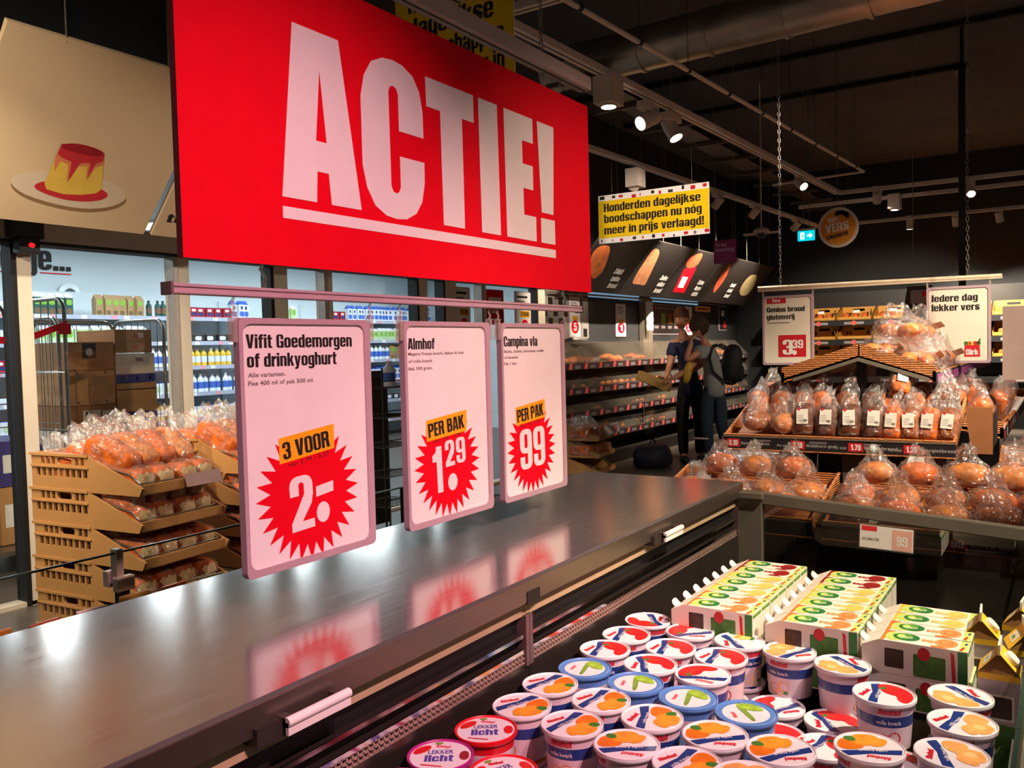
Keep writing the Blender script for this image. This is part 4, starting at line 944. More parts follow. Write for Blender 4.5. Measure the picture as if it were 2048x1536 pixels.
# ================================================================== cold room shelving and goods
SHW = mat('shelf_white', (216, 222, 228), .4, .1, var=.03)
TAGP = mat('tag_pink', (236, 150, 160), .6)
t = thing('wall_shelving', 'long white refrigerated shelving along the back wall of the cold room', 'shelving', (-9.7, 0, 0))
b = MB(); b.box(-.25, -.235, 3.2, 12.3, .05, 2.2, COLDW); b.build('back_panel', t)
SZ = [1.90, 1.585, 1.27, .925, .60, .28]
for i, z in enumerate(SZ):
    b = MB(); b.box(-.235, .22, 3.2, 12.3, z - .022, z, SHW); s_ = b.build('shelf', t)
    b = MB(); b.box(.22, .228, 3.2, 12.3, z - .045, z + .006, mat('price_rail_lilac', (178, 184, 206), .35, var=.04))
    for k in range(30):
        y = 3.3 + k * .3 + .07 * ((k * 7 + i) % 3); b.plate(rr(y, z - .04, y + .07, z + .0, .004, 2), FX(.2285), [TAGP, PAPER][(k + i) % 2], .0006)
    b.build('price_rail', s_)
for y in (3.2, 4.7, 6.2, 7.7, 9.2, 10.7, 12.28):
    b = MB(); b.box(-.235, -.2, y, y + .02, .05, 2.15, SHW); b.build('upright', t)
def shelf_item(name, lab, cat, w, d, h, body, top, art, gable=True):
    b = MB()
    if gable:
        b.box(-d / 2, d / 2, -w / 2, w / 2, 0, h * .78, body)
        b.add([(d / 2, -w / 2, h * .78), (d / 2, w / 2, h * .78), (-d / 2, w / 2, h * .78), (-d / 2, -w / 2, h * .78), (0, -w / 2, h * .95), (0, w / 2, h * .95)], [(0, 1, 5, 4), (2, 3, 4, 5), (0, 4, 3), (1, 2, 5)], top)
        b.box(-.003, .003, -w / 2, w / 2, h * .94, h, top)
    else: b.box(-d / 2, d / 2, -w / 2, w / 2, 0, h, body); b.box(-d * .45, d * .45, -w * .42, w * .42, h, h + .004, top)
    f = FX(d / 2)
    for (u0, v0, u1, v1, m) in art: b.plate(rr(u0 * w, v0 * h, u1 * w, v1 * h, min((u1 - u0) * w, (v1 - v0) * h) * .3, 2), f, m, .0008)
    o = b.build(name); tag(o, lab, cat)
    return Kind(o)
def bottle_item(lab, r, h, body, cap, band):
    b = MB(); b.lathe([(r * .9, 0), (r, .01), (r, h * .62), (r * .95, h * .7), (r * .4, h * .86), (r * .36, h * .92)], body, 14); b.lathe([(r * .45, h * .9), (r * .45, h), (0, h)], cap, 12); b.lathe([(r * 1.01, h * .2), (r * 1.01, h * .55)], band, 14); b.disc(r * .9, 0, body, 14, up=False)
    o = b.build('bottle'); tag(o, lab, 'bottle'); return Kind(o)
c_ = lambda n, rgb: mat(n, rgb, .4, var=.05)
TEAL = c_('carton_teal', (40, 84, 76)); KRAFT = c_('carton_kraft', (170, 138, 98)); GRN = c_('label_green', (130, 180, 60)); MBLUE = c_('milk_blue', (70, 110, 200)); MWHITE = c_('milk_white', (226, 232, 240)); YJ = c_('juice_yellow', (226, 186, 60)); DTR = c_('tray_dark', (52, 50, 54)); RPK = c_('pack_red', (170, 30, 44)); NVY = c_('pack_navy', (44, 56, 110)); BRN = c_('pack_brown', (120, 92, 66)); LGR = c_('carton_pale_green', (190, 214, 170))
IT = {
 'teal': shelf_item('carton', 'teal and brown drink carton on the top cold room shelf, left run', 'carton', .085, .09, .25, TEAL, MWHITE, [(-.4, .45, .4, .7, GRN), (-.4, .05, .4, .3, BRN)]),
 'kraft': shelf_item('carton', 'kraft brown drink carton with green label on the top cold room shelf', 'carton', .095, .09, .25, KRAFT, KRAFT, [(-.34, .5, .3, .75, GRN), (-.4, .06, .2, .25, BRN)]),
 'blue': shelf_item('carton', 'blue and white milk carton', 'carton', .085, .09, .24, MWHITE, MBLUE, [(-.45, .1, .45, .4, MBLUE), (-.2, .5, .2, .7, NVY)]),
 'green': shelf_item('carton', 'white carton with green leaf print', 'carton', .09, .09, .2, LGR, MWHITE, [(-.35, .3, .35, .7, GRN)]),
 'tray': shelf_item('pack', 'dark low tray pack', 'pack', .16, .12, .09, DTR, BRN, [(-.4, .2, .2, .8, MWHITE)], False),
 'redpk': shelf_item('pack', 'red and navy dessert pack', 'pack', .12, .1, .13, RPK, NVY, [(-.4, .2, .4, .5, NVY), (-.3, .6, .2, .85, MWHITE)], False),
 'white': shelf_item('pack', 'white dairy pack', 'pack', .12, .1, .14, MWHITE, MBLUE, [(-.3, .2, .3, .7, LGR)], False),
}
IT['juice'] = bottle_item('yellow juice bottle', .042, .23, YJ, WHITE, MWHITE)
IT['milkb'] = bottle_item('blue-banded milk bottle', .042, .24, MWHITE, WHITE, MBLUE)
IT['dark'] = bottle_item('small dark green bottle', .035, .2, TEAL, BLACK, BRN)
RN = random.Random(11)
LVL = ['top', 'second', 'third', 'fourth', 'fifth', 'lowest']
def run(k, sh, y0, y1, step, rows=1):
    y = y0; n = 0
    while y < y1:
        o = IT[k]; base = {'teal': 'teal and brown drink carton', 'kraft': 'kraft brown drink carton with green label', 'blue': 'blue and white milk carton', 'green': 'pale carton with green leaf print', 'tray': 'dark low tray pack', 'redpk': 'red and navy dessert pack', 'white': 'white dairy pack', 'juice': 'yellow juice bottle', 'milkb': 'white milk bottle with blue band', 'dark': 'small dark green bottle'}[k]
        part = 'left of the signs' if y < 7.7 else 'between the signs'
        lab = f'{base}, {LVL[sh]} cold room shelf, {part}'
        o.put((-9.56 + RN.uniform(-.03, .03), y, SZ[sh] + .0005), lab, RN.uniform(-.08, .08), lab.replace(base, base + 's')[:60])
        y += step * RN.uniform(.98, 1.06)
run('white', 0, 4.15, 4.95, .14); run('teal', 0, 5.0, 5.45, .09); run('kraft', 0, 5.72, 6.3, .1); run('dark', 0, 6.4, 6.75, .09); run('redpk', 0, 7.0, 7.6, .13); run('blue', 0, 7.66, 7.9, .095); run('green', 0, 8.3, 8.8, .1); run('redpk', 0, 9.4, 9.8, .14); run('blue', 0, 9.9, 11.9, .095)
run('white', 1, 4.2, 4.9, .15); run('green', 1, 5.05, 6.35, .1); run('tray', 1, 6.9, 7.7, .18); run('green', 1, 10.1, 11.3, .098)
run('redpk', 2, 4.3, 5.1, .14); run('blue', 2, 5.3, 6.3, .1); run('milkb', 2, 6.4, 6.75, .095); run('juice', 2, 6.86, 7.65, .098); run('milkb', 2, 10.2, 10.8, .095); run('kraft', 2, 10.85, 11.2, .1)
run('tray', 3, 4.4, 5.3, .18); run('white', 3, 6.3, 6.6, .13); run('milkb', 3, 6.7, 7.7, .095); run('blue', 3, 10.2, 11.3, .1)
run('white', 4, 4.6, 5.6, .14); run('juice', 4, 6.3, 6.7, .098); run('white', 4, 6.8, 7.7, .13); run('tray', 4, 10.2, 11.1, .18)
# ventilation roundel above the shelves
t = thing('wall_vent', 'round white wall vent above the cold room shelves between carton groups', 'vent', (-9.98, 5.62, 2.16)); b = MB(); f = lambda x, y, z: (z, x, y)
b.lathe([(.14, 0), (.14, .03), (.08, .04), (.07, .0)], SHW, 24, f=f); b.build('ring', t); b = MB(); b.disc(.07, .01, mat('vent_dark', (90, 110, 120), .6), 20, f=f); b.build('opening', t)
# ------------------------------------------------------------------ roll cages with boxes
ZINC = mat('zinc_tube', (150, 146, 138), .3, .9, var=.05)
def cage(label, x0, x1, y0, y1, ht, hoop_y=True):
    t = thing('roll_cage', label, 'roll cage', ((x0 + x1) / 2, (y0 + y1) / 2, 0)); hx, hy = (x1 - x0) / 2, (y1 - y0) / 2
    b = MB(); b.box(-hx, hx, -hy, hy, .13, .16, ZINC); b.build('base_plate', t)
    for sx in (-1, 1):
        for sy in (-1, 1):
            b = MB(); b.tube([(sx * (hx - .06), sy * (hy - .06) - .02, .055), (sx * (hx - .06), sy * (hy - .06) + .02, .055)], .055, BLACK, 14); b.box(sx * (hx - .06) - .02, sx * (hx - .06) + .02, sy * (hy - .06) - .03, sy * (hy - .06) + .03, .06, .13, ZINC); b.build('caster', t)
    def frame(P, d, m):   # P: corner base, d: direction of width
        b = MB(); L = d.length; u = d.normalized(); r = .1
        pts = [P] + [P + Vector((0, 0, ht - r))] + [P + u * (r - r * math.cos(a)) + Vector((0, 0, ht - r + r * math.sin(a))) for a in (.4, .8, 1.2, 1.57)] + [P + u * (L - r + r * math.sin(a)) + Vector((0, 0, ht - r + r * math.cos(a))) for a in (0, .4, .8, 1.2)] + [P + d + Vector((0, 0, ht - r)), P + d]
        b.tube(pts, .014, ZINC, 8)
        for k in range(1, 8): b.tube([P + d * (k / 8), P + d * (k / 8) + Vector((0, 0, ht - .004))], .0035, ZINC, 5)
        for q in (.35, .75, 1.15): b.tube([P + Vector((0, 0, q)), P + d + Vector((0, 0, q))], .004, ZINC, 5)
        return b.build('wire_frame', t)
    frame(Vector((-hx, -hy, .16)), Vector((0, 2 * hy, 0)), 0); frame(Vector((-hx, -hy, .16)), Vector((2 * hx, 0, 0)), 0); frame(Vector((-hx, hy, .16)), Vector((2 * hx, 0, 0)), 0)
    return t
CBRD = [mat('cardboard_a', (178, 122, 72), .7, var=.06), mat('cardboard_b', (196, 142, 90), .7, var=.06), mat('cardboard_c', (160, 106, 62), .7, var=.06)]
BOXW = mat('box_white', (226, 210, 190), .6, var=.04); BOXB = mat('box_blue', (60, 56, 130), .6)
def cbox(label, x0, x1, y0, y1, z0, z1, m, art=(), open_=False, group='boxes on the roll cages'):
    t = thing('cardboard_box', label, 'box', ((x0 + x1) / 2, (y0 + y1) / 2, z0), 0, group); hx, hy, h = (x1 - x0) / 2, (y1 - y0) / 2, z1 - z0
    b = MB()
    if open_:
        for a in ((-hx, hx, -hy, -hy + .006), (-hx, hx, hy - .006, hy), (-hx, -hx + .006, -hy + .006, hy - .006), (hx - .006, hx, -hy + .006, hy - .006)): b.box(*a, 0, h, m)
        b.box(-hx, hx, -hy, hy, 0, .006, m)
    else: b.box(-hx, hx, -hy, hy, 0, h, m); b.box(-hx + .002, hx - .002, -.0015, .0015, h, h + .0006, DARK)
    b.build('carton_shell', t, bev=.003)
    if art:
        b = MB(); f = FX(hx)
        for (u0, v0, u1, v1, mm, k) in art: b.plate(rr((u0 - .5) * 2 * hy, v0 * h, (u1 - .5) * 2 * hy, v1 * h, .004 if k == 0 else min((u1 - u0) * hy * .9, (v1 - v0) * h * .45), 3), f, mm, .0008 + .0003 * k)
        b.build('print', t)
    return t
cage('wire roll cage full of cardboard boxes, behind the glass left of the nearest price sign', -7.15, -6.42, 3.52, 4.42, 1.56)
cage('wire roll cage at the far left behind the glass, with red strap', -6.55, -5.75, 2.35, 3.2, 1.66)
X0, X1 = -7.0, -6.46
BL = [(3.60, 3.985, 1.31, 1.53, CBRD[0], 'brown box with dark round logo, top left on the loaded roll cage', [(.32, .42, .62, .95, DARK, 0), (.40, .5, .54, .78, BOXW, 1)]),
      (4.0, 4.33, 1.44, 1.63, CBRD[0], 'brown box with red marks, top right on the loaded roll cage', [(.52, .6, .62, .8, FLAGR, 0), (.62, .66, .78, .86, BOXW, 0), (.52, .15, .62, .35, FLAGR, 0)]),
      (3.60, 3.985, 1.035, 1.305, CBRD[1], 'plain brown box with two finger holes, left column of the loaded roll cage', [(.18, .9, .22, .96, DARK, 1), (.78, .9, .82, .96, DARK, 1), (.18, .05, .22, .11, DARK, 1), (.78, .05, .82, .11, DARK, 1)]),
      (4.0, 4.35, 1.195, 1.435, BOXW, 'white box with blue bottom band, right column of the loaded roll cage', [(0, 0, 1, .3, BOXB, 0), (.5, .72, .7, .86, GREYINK, 0), (.18, .1, .22, .2, YELLOW, 0), (.5, .1, .54, .2, YELLOW, 0), (.84, .1, .88, .2, YELLOW, 0)]),
      (3.60, 3.985, .84, 1.03, CBRD[2], 'brown box with cream window prints, left column of the loaded roll cage', [(.28, .3, .66, .8, BOXW, 0), (.34, .35, .46, .75, DARK, 0), (.7, .3, .95, .75, BOXW, 0)]),
      (4.0, 4.36, .955, 1.19, CBRD[1], 'ochre box under the white and blue one, right column of the loaded roll cage', [(0, .76, 1, .8, DARK, 0)]),
      (3.60, 3.985, .66, .835, BOXW, 'cream box with red band, left column of the loaded roll cage', [(.1, .3, .7, .75, FLAGR, 0), (.68, .35, 1, .95, PAPER, 0)]),
      (4.0, 4.36, .70, .95, BOXB, 'dark blue box with white paper flaps, right column of the loaded roll cage', [(.12, .0, .72, .55, PAPER, 0), (.72, .4, 1, .7, FLAGR, 0), (.3, .62, .5, .9, BOXW, 0)]),
      (3.60, 3.985, .42, .655, BOXW, 'off-white box low in the left column of the loaded roll cage', []), (4.0, 4.36, .43, .695, CBRD[0], 'brown box low in the right column of the loaded roll cage', []),
      (3.60, 3.985, .165, .415, CBRD[1], 'bottom box in the left column of the loaded roll cage', []), (4.0, 4.36, .165, .425, CBRD[2], 'bottom box in the right column of the loaded roll cage', [])]
for y0, y1, z0, z1, m, lab, art in BL: cbox(lab, X0, X1, y0, y1, z0, z1, m, art)
for y0, y1, z0, z1, m, lab in ((2.42, 2.78, .165, .5, CBRD[2], 'brown box at the bottom of the far left roll cage'), (2.42, 2.78, .505, .8, BOXW, 'white patterned box in the far left roll cage'), (2.42, 2.75, .805, 1.12, CBRD[0], 'brown box higher in the far left roll cage'), (2.82, 3.12, .165, .55, CBRD[1], 'ochre box on the right of the far left roll cage'), (2.82, 3.12, .555, .86, BOXB, 'dark blue box on the right of the far left roll cage'), (2.42, 2.72, 1.125, 1.36, mat('box_red', (190, 50, 40), .6), 'red box on top in the far left roll cage')):
    cbox(lab, -6.45, -5.95, y0, y1, z0, z1, m, [(.1, .3, .5, .7, PAPER, 0)])
t = thing('lashing_strap', 'red lashing strap slung across the far left roll cage', 'strap', (-5.72, 2.4, 1.45)); b = MB()
P = [(0, -.1 + .1 * k, .0 + .016 * k + .03 * math.sin(k * .8)) for k in range(10)]
for i in range(9):
    a, c = P[i], P[i + 1]; b.hexa([(-.004, a[1], a[2]), (.004, a[1], a[2]), (.004, c[1], c[2]), (-.004, c[1], c[2]), (-.004, a[1], a[2] + .045), (.004, a[1], a[2] + .045), (.004, c[1], c[2] + .045), (-.004, c[1], c[2] + .045)], RED)
b.build('webbing', t); b = MB(); b.box(-.012, .012, .74, .82, .12, .19, RED); b.build('hook_end', t)
# black wire rack with one milk bottle, between first and second sign
t = thing('wire_rack', 'black wire display rack seen between the first and second price sign', 'rack', (-4.35, 4.86, 0))
b = MB()
for sx in (-.16, .16):
    for sy in (-.2, .2): b.tube([(sx, sy, 0), (sx, sy, 1.28)], .008, DARK, 6)
b.build('post', t)
for k, z in enumerate((.25, .47, .69, .91, 1.13)):
    b = MB()
    for q in range(9): b.tube([(-.16, -.2 + .05 * q, z), (.16, -.2 + .05 * q, z)], .003, DARK, 5)
    for x in (-.16, .16): b.tube([(x, -.2, z), (x, .2, z)], .005, GREYP, 6); b.tube([(x, -.2, z + .05), (x, .2, z + .05)], .004, DARK, 5)
    b.build('wire_shelf', t)
b = MB(); b.box(-.165, -.16, -.2, .2, .05, 1.25, BLACK); b.build('back_panel', t)
IT['milkb'].put((-4.3, 4.86, 1.134), 'single blue and white milk bottle on the top of the black wire rack', 0, None, scale=(1.15, 1.15, .8))
# canopy panels over the glazing
PANB = mat('panel_beige', (224, 196, 156), .6, var=.03, vs=3)
def slope_panel(label, P0, y0, y1, L, slope, m, draw=None, th=.03, name='canopy_panel', cat='canopy panel'):
    u = Vector((0, 1, 0)); v = Vector(slope).normalized(); o = Vector((P0[0], y0, P0[2]))
    t = thing(name, label, cat, tuple(o)); f = FF((0, 0, 0), u, v)
    b = MB(); w = y1 - y0; b.prism([(0, 0), (w, 0), (w, L), (0, L)], f, m, -th, 0)
    b.build('board', t)
    if draw:
        for nm, dr in (draw if isinstance(draw, list) else [('picture', draw)]):
            b = MB(); dr(b, lambda U, V, W=0: f(U - y0, V, W)); b.build(nm, t)
    n = u.cross(v)
    for yy in (w * .25, w * .75):
        b = MB(); p = v * (L - .02); b.tube([(p.x, yy, p.z), (p.x, yy, 4.28 - P0[2])], .004, GREYP, 5); b.build('hanging_cable', t)
    return t
PLATE = mat('plate_white', (226, 206, 178), .6, var=.03); PSH = mat('plate_shade', (150, 118, 80), .6); SAUCE = mat('sauce_red', (206, 44, 56), .5, var=.1); SAUD = mat('sauce_dark', (160, 20, 36), .5, var=.1); PUDD = mat('pudding_yellow', (236, 196, 84), .5, var=.08); PUDO = mat('pudding_blush', (226, 130, 90), .5, var=.1)
def pudding(b, f):
    pl = smooth_poly([(2.216, .227), (2.331, .152), (2.615, .114), (2.798, .153), (2.876, .23), (2.793, .297), (2.682, .328), (2.406, .325), (2.248, .284)], 2)
    b.plate([(x + .01, y - .022) for x, y in pl], f, PSH, .0006); b.plate(pl, f, PLATE, .001)
    b.plate(smooth_poly([(2.335, .222), (2.407, .186), (2.552, .16), (2.698, .178), (2.761, .223), (2.717, .261), (2.609, .275), (2.406, .272)], 2), f, SAUCE, .0015)
    b.plate([(2.405, .49), (2.634, .48), (2.70, .262), (2.679, .232), (2.601, .208), (2.511, .198), (2.415, .214), (2.394, .25)], f, PUDD, .002)
    b.plate([(2.404, .49), (2.634, .48), (2.655, .41), (2.62, .39), (2.60, .30), (2.575, .39), (2.53, .38), (2.505, .27), (2.475, .38), (2.43, .39), (2.42, .33), (2.398, .40)], f, PUDO, .0025)
    b.plate([(2.403, .492), (2.634, .48), (2.644, .435), (2.61, .41), (2.598, .32), (2.585, .41), (2.53, .40), (2.507, .29), (2.485, .40), (2.44, .41), (2.402, .43)], f, SAUCE, .003)
    b.plate(smooth_poly([(2.398, .479), (2.415, .495), (2.486, .512), (2.602, .500), (2.640, .477), (2.60, .455), (2.51, .452), (2.43, .462)], 2), f, SAUD, .0035)
SLP = (.7, 0, .76)
slope_panel('beige slanted canopy panel with a picture of a red-topped pudding on a plate', (-4.6, 0, 2.13), 1.98, 3.06, 1.033, SLP, PANB, pudding)
def vtxt(b, f):
    b.heavy('vers', f, INK, 3.165, .205, .06, width=.3, w=.001); b.heavy('toetje', f, INK, 3.16, .105, .06, width=.36, w=.001)
slope_panel('beige slanted canopy panel with black words, mostly behind the red board', (-4.6, 0, 2.13), 3.11, 4.18, 1.033, SLP, PANB, vtxt)
slope_panel('beige slanted canopy panel cut by the left edge of view', (-4.6, 0, 2.13), .85, 1.93, 1.033, SLP, PANB)
# sensor on the header
t = thing('door_sensor', 'black door sensor box with red light on the glazing header at far left', 'sensor', (-4.9, 2.52, 2.06)); b = MB(); b.box(-.03, .05, -.09, .09, .02, .16, BLACK); b.build('housing', t, bev=.006)
b = MB(); b.box(-.02, .055, -.055, .06, -.065, .02, BLACK); b.build('eye_block', t, bev=.004); b = MB(); b.plate(ell(.012, -.02, .018, .013, 12), FX(.056), mat('led_red', (255, 20, 24), .4, emit=3, var=0), .001); b.build('led', t)
# ================================================================== bakery wall case
CASEM = mat('case_dark', (40, 36, 33), .5, .2)
t = thing('bakery_case', 'long dark self-service bakery case with clear fronts along the bakery wall', 'bakery case', (-4.85, 0, 0))
Y0, Y1 = 8.05, 14.4
b = MB(); b.box(-.19, -.17, Y0, Y1, .1, 1.42, CASEM); b.box(-.19, .3, Y0, Y1, .0, .14, CASEM); b.build('carcass', t)
CZ = [1.20, .92, .65, .37]
for i, z in enumerate(CZ):
    b = MB(); b.hexa([(-.17, Y0, z + .04), (.24, Y0, z - .03), (.24, Y1, z - .03), (-.17, Y1, z + .04), (-.17, Y0, z + .055), (.24, Y0, z - .015), (.24, Y1, z - .015), (-.17, Y1, z + .055)], mat('case_shelf', (84, 70, 58), .45, .2)); s_ = b.build('shelf', t)
    b = MB(); b.box(.24, .25, Y0, Y1, z - .06, z + .012, mat('price_rail_dark', (58, 48, 50), .45))
    for k in range(int((Y1 - Y0) / .36)):
        y = Y0 + .1 + k * .36; b.plate([(y, z - .055), (y + .07, z - .055), (y + .09, z + .01), (y + .02, z + .01)], FX(.2505), mat('tag_coral', (226, 92, 84), .6), .0008); b.plate(rr(y + .14, z - .048, y + .27, z - .01, .004, 2), FX(.2505), mat('tag_grey', (120, 108, 110), .6), .0008)
    b.build('price_rail', s_)
    b = MB(); up = .24 if i == 0 else .15; b.hexa([(.236, Y0, z + .014), (.24, Y0, z + .014), (.24, Y1, z + .014), (.236, Y1, z + .014), (.02 if i == 0 else .17, Y0, z + up), (.024 if i == 0 else .174, Y0, z + up), (.024 if i == 0 else .174, Y1, z + up), (.02 if i == 0 else .17, Y1, z + up)], PLEXI); b.build('clear_cover', t)
    for k in range(int((Y1 - Y0) / .72) + 1):
        b = MB(); y = min(Y1 - .006, Y0 + k * .72); b.hexa([(-.17, y, z + .055), (.235, y, z - .01), (.235, y + .004, z - .01), (-.17, y + .004, z + .055), (-.17, y, z + up), (.06 if i == 0 else .17, y, z + up), (.06 if i == 0 else .17, y + .004, z + up), (-.17, y + .004, z + up)], PLEXI); b.build('divider', t)
b = MB(); b.hexa([(-.19, Y0, 1.40), (.03, Y0, 1.435), (.03, Y1, 1.435), (-.19, Y1, 1.40), (-.19, Y0, 1.46), (.03, Y0, 1.445), (.03, Y1, 1.445), (-.19, Y1, 1.46)], PLEXI); b.build('top_cover', t)
for y in (Y0 - .02, Y1):
    b = MB(); b.box(-.19, .25, y, y + .02, .0, 1.22, CASEM); b.build('side_panel', t)
def pastry_kinds():
    K = {}
    b = MB(); P = [(.065 * math.sin(a), .05 * math.cos(a) - .03, .022) for a in (-1.25, -.8, -.4, 0, .4, .8, 1.25)]
    for i in range(6): b.tube([P[i], P[i + 1]], [.012, .02, .026, .026, .02, .012][i], CRUST, 8, [.02, .026, .028, .02, .014, .006][i])
    o = b.build('croissant'); tag(o, 'croissant', 'pastry'); K['croissant'] = Kind(o)
    for nm, m, a, c, p in (('bread_roll', CRUSTL, .055, .03, 2.2), ('pretzel_bun', CRUSTM, .06, .028, 2.4), ('bread_stick', CRUSTM, .11, .02, 2.6)):
        V, F = blob(a, a if nm != 'bread_stick' else .024, c, p, 2, .06, 14, 5, .8); b = MB(); b.add([v + Vector((0, 0, c * .8)) for v in V], F, m, True); o = b.build(nm); tag(o, nm, 'pastry'); K[nm] = Kind(o)
    return K
PK_ = pastry_kinds(); rn = random.Random(5)
NM = {'croissant': 'golden croissant', 'bread_roll': 'light bread roll', 'pretzel_bun': 'dark brown bun', 'bread_stick': 'short seeded bread stick'}
TN = ['top', 'second', 'third', 'lowest']
plan = [(0, 8.4, 'bread_roll'), (0, 8.8, 'pretzel_bun'), (0, 9.6, 'bread_roll'), (0, 10.3, 'croissant'), (0, 13.0, 'pretzel_bun'), (0, 13.6, 'bread_roll'), (0, 14.1, 'pretzel_bun'),
        (1, 8.6, 'bread_stick'), (1, 9.25, 'bread_roll'), (1, 9.6, 'bread_roll'), (1, 9.95, 'croissant'), (1, 10.35, 'croissant'), (1, 10.7, 'croissant'), (1, 13.3, 'croissant'), (1, 13.8, 'bread_roll'), (1, 14.15, 'croissant'),
        (2, 8.9, 'bread_stick'), (2, 9.9, 'croissant'), (2, 10.2, 'pretzel_bun'), (2, 10.9, 'bread_roll'), (2, 13.6, 'croissant'), (2, 14.0, 'pretzel_bun'), (3, 9.2, 'bread_stick'), (3, 9.6, 'bread_roll'), (3, 10.5, 'bread_roll'), (3, 10.9, 'croissant')]
for tr, y, k in plan:
    for q in range(6):
        x = -4.85 + [.12, .0, .13, .01, .06, -.08][q]; yy = y + [-.12, -.11, .02, .03, .14, .13][q] + rn.uniform(-.02, .02)
        z = CZ[tr] - .015 - (x + 4.85 - .24) * .17 + .003
        side = 'left of the people' if y < 11.5 else 'right of the people'
        lab = f'{NM[k]} in the bakery case, {TN[tr]} tier, {side}'
        PK_[k].put((x, yy, z), lab, rn.uniform(0, 6.28), f'{NM[k]}s, {TN[tr]} tier, {side}', scale=1.15)
# tongs hanging on the case
t = thing('serving_tongs', 'pair of steel serving tongs hooked on the lower bakery tier', 'tongs', (-4.585, 10.0, .40)); b = MB()
b.tube([(0, 0, 0), (.01, .03, .12), (.0, .06, .22)], .008, CHROME, 6); b.tube([(0, .02, 0), (.01, .05, .12), (.0, .06, .22)], .008, CHROME, 6); b.build('tong_arm', t); b = MB(); b.box(-.01, .012, .04, .08, .21, .24, CHROME); b.build('hinge', t)
t = thing('serving_scoop', 'white plastic scoop lying on top of the case beside the checkered panel', 'scoop', (-4.75, 8.6, 1.465)); b = MB(); V, F = blob(.035, .06, .02, 2.2, 2); b.add([v + Vector((0, 0, .02)) for v in V], F, WHITE, True); b.tube([(0, .05, .02), (0, .26, .012)], .01, WHITE, 8); b.build('scoop_body', t)
# wall fittings behind the case
t = thing('checkered_panel', 'grey panel with dark check squares at the left end of the bakery wall', 'panel', (-5.03, 8.32, 1.5)); b = MB(); f = FX(0); b.prism([(0, 0), (1.12, 0), (1.12, .62), (0, .62)], f, mat('panel_grey', (140, 136, 130), .5), -.008, 0)
for i in range(9):
    for j in range(5):
        if (i + j) % 2 == 0 and (i * 3 + j * 5) % 7 < 5: b.plate(_bx(.02 + i * .12, .02 + j * .12, .12 + i * .12, .12 + j * .12), f, BLACK, .0008)
b.build('board', t)
def wall_poster(label, y0, y1, z0, z1, m, draw, x=-5.028, name='wall_poster'):
    t = thing(name, label, 'poster', (x, y0, z0)); b = MB(); f = FX(0); w, h = y1 - y0, z1 - z0
    b.prism(rr(-.012, -.012, w + .012, h + .012, .008, 2), f, FRAME, -.012, -.002); b.build('frame', t)
    b = MB(); b.prism(_bx(0, 0, w, h), f, m, -.006, 0); draw(b, f, w, h); b.build('sheet', t); return t
def pd(price):
    def dr(b, f, w, h):
        for k in range(4): b.plate(_bx(w * .1, h * (.9 - .06 * k), w * (.8 - .1 * (k % 2)), h * (.925 - .06 * k)), f, GREYINK, .0008)
        b.plate(_bx(w * .25, h * .42, w * .75, h * .52), f, YELLOW, .0012); b.plate(ell(w * .5, h * .25, w * .38, h * .17, 18), f, RED, .001); b.heavy(price, f, PAPER, w * .5, h * .15, h * .2, width=w * .3, w=.0016, align='c')
    return dr
wall_poster('white price poster hanging on the bakery wall between the post and the checkered panel', 10.22, 10.50, 1.53, 1.95, PAPER, pd('1'), -5.028)
wall_poster('white price poster on the bakery wall partly behind the man', 12.62, 12.92, 1.55, 1.98, PAPER, pd('2'), -5.028)
wall_poster('white price poster right at the edge of the Campina poster frame', 8.95, 9.2, 1.52, 2.0, PAPER, pd('5'), -5.02)
def menu(b, f, w, h):
    b.plate(_bx(w * .04, h * .84, w * .12, h * .94), f, FLAGR, .001); b.plate(_bx(w * .16, h * .85, w * .8, h * .93), f, GREYINK, .001)
    for k in range(4):
        b.plate(_bx(w * (.06 + .23 * k), h * .35, w * (.22 + .23 * k), h * .72), f, [BROWNP, HERB, CRUSTM, LEAF][k], .001); b.plate(_bx(w * (.06 + .23 * k), h * .18, w * (.2 + .23 * k), h * .28), f, GREYINK, .001)
wall_poster('dark menu board with four product pictures on the bakery wall, left of the man', 11.4, 12.45, 1.56, 1.98, mat('menu_dark', (30, 24, 24), .5), menu)
wall_poster('narrow black poster in silver frame on the bakery wall, right of the boy', 14.2, 14.55, 1.63, 2.02, INK, lambda b, f, w, h: (b.plate(_bx(w * .25, h * .6, w * .7, h * .85), f, PAPER, .001), b.plate(rr(w * .55, h * .08, w * .9, h * .38, .02, 3), f, FLAGR, .001)))
wall_poster('small yellow strip sign on the bakery wall above the boy', 13.1, 13.75, 1.93, 2.0, YELLOW, lambda b, f, w, h: b.plate(_bx(w * .1, h * .3, w * .9, h * .7), f, CRUSTD, .001))
t = thing('wall_post', 'grey post with cables on the bakery wall left of the menu board', 'post', (-5.0, 11.1, 0)); b = MB(); b.box(-.03, .03, -.16, .16, 0, 2.06, GREYP); b.build('post_shaft', t); b = MB(); b.lathe([(.05, 0), (.055, .05), (.05, .1), (.056, .15), (.05, .2), (.05, .4)], PAPER, 14, f=lambda x, y, z: (x + .1, y - .1, z + 1.6)); b.build('paper_roll', t)
t = thing('poster_rail', 'thin grey rail above the bakery wall posters', 'rail', (-4.985, 8.2, 2.035)); b = MB(); b.tube([(0, 0, 0), (0, 6.3, .02)], .012, GREYP, 8); b.build('bar', t)
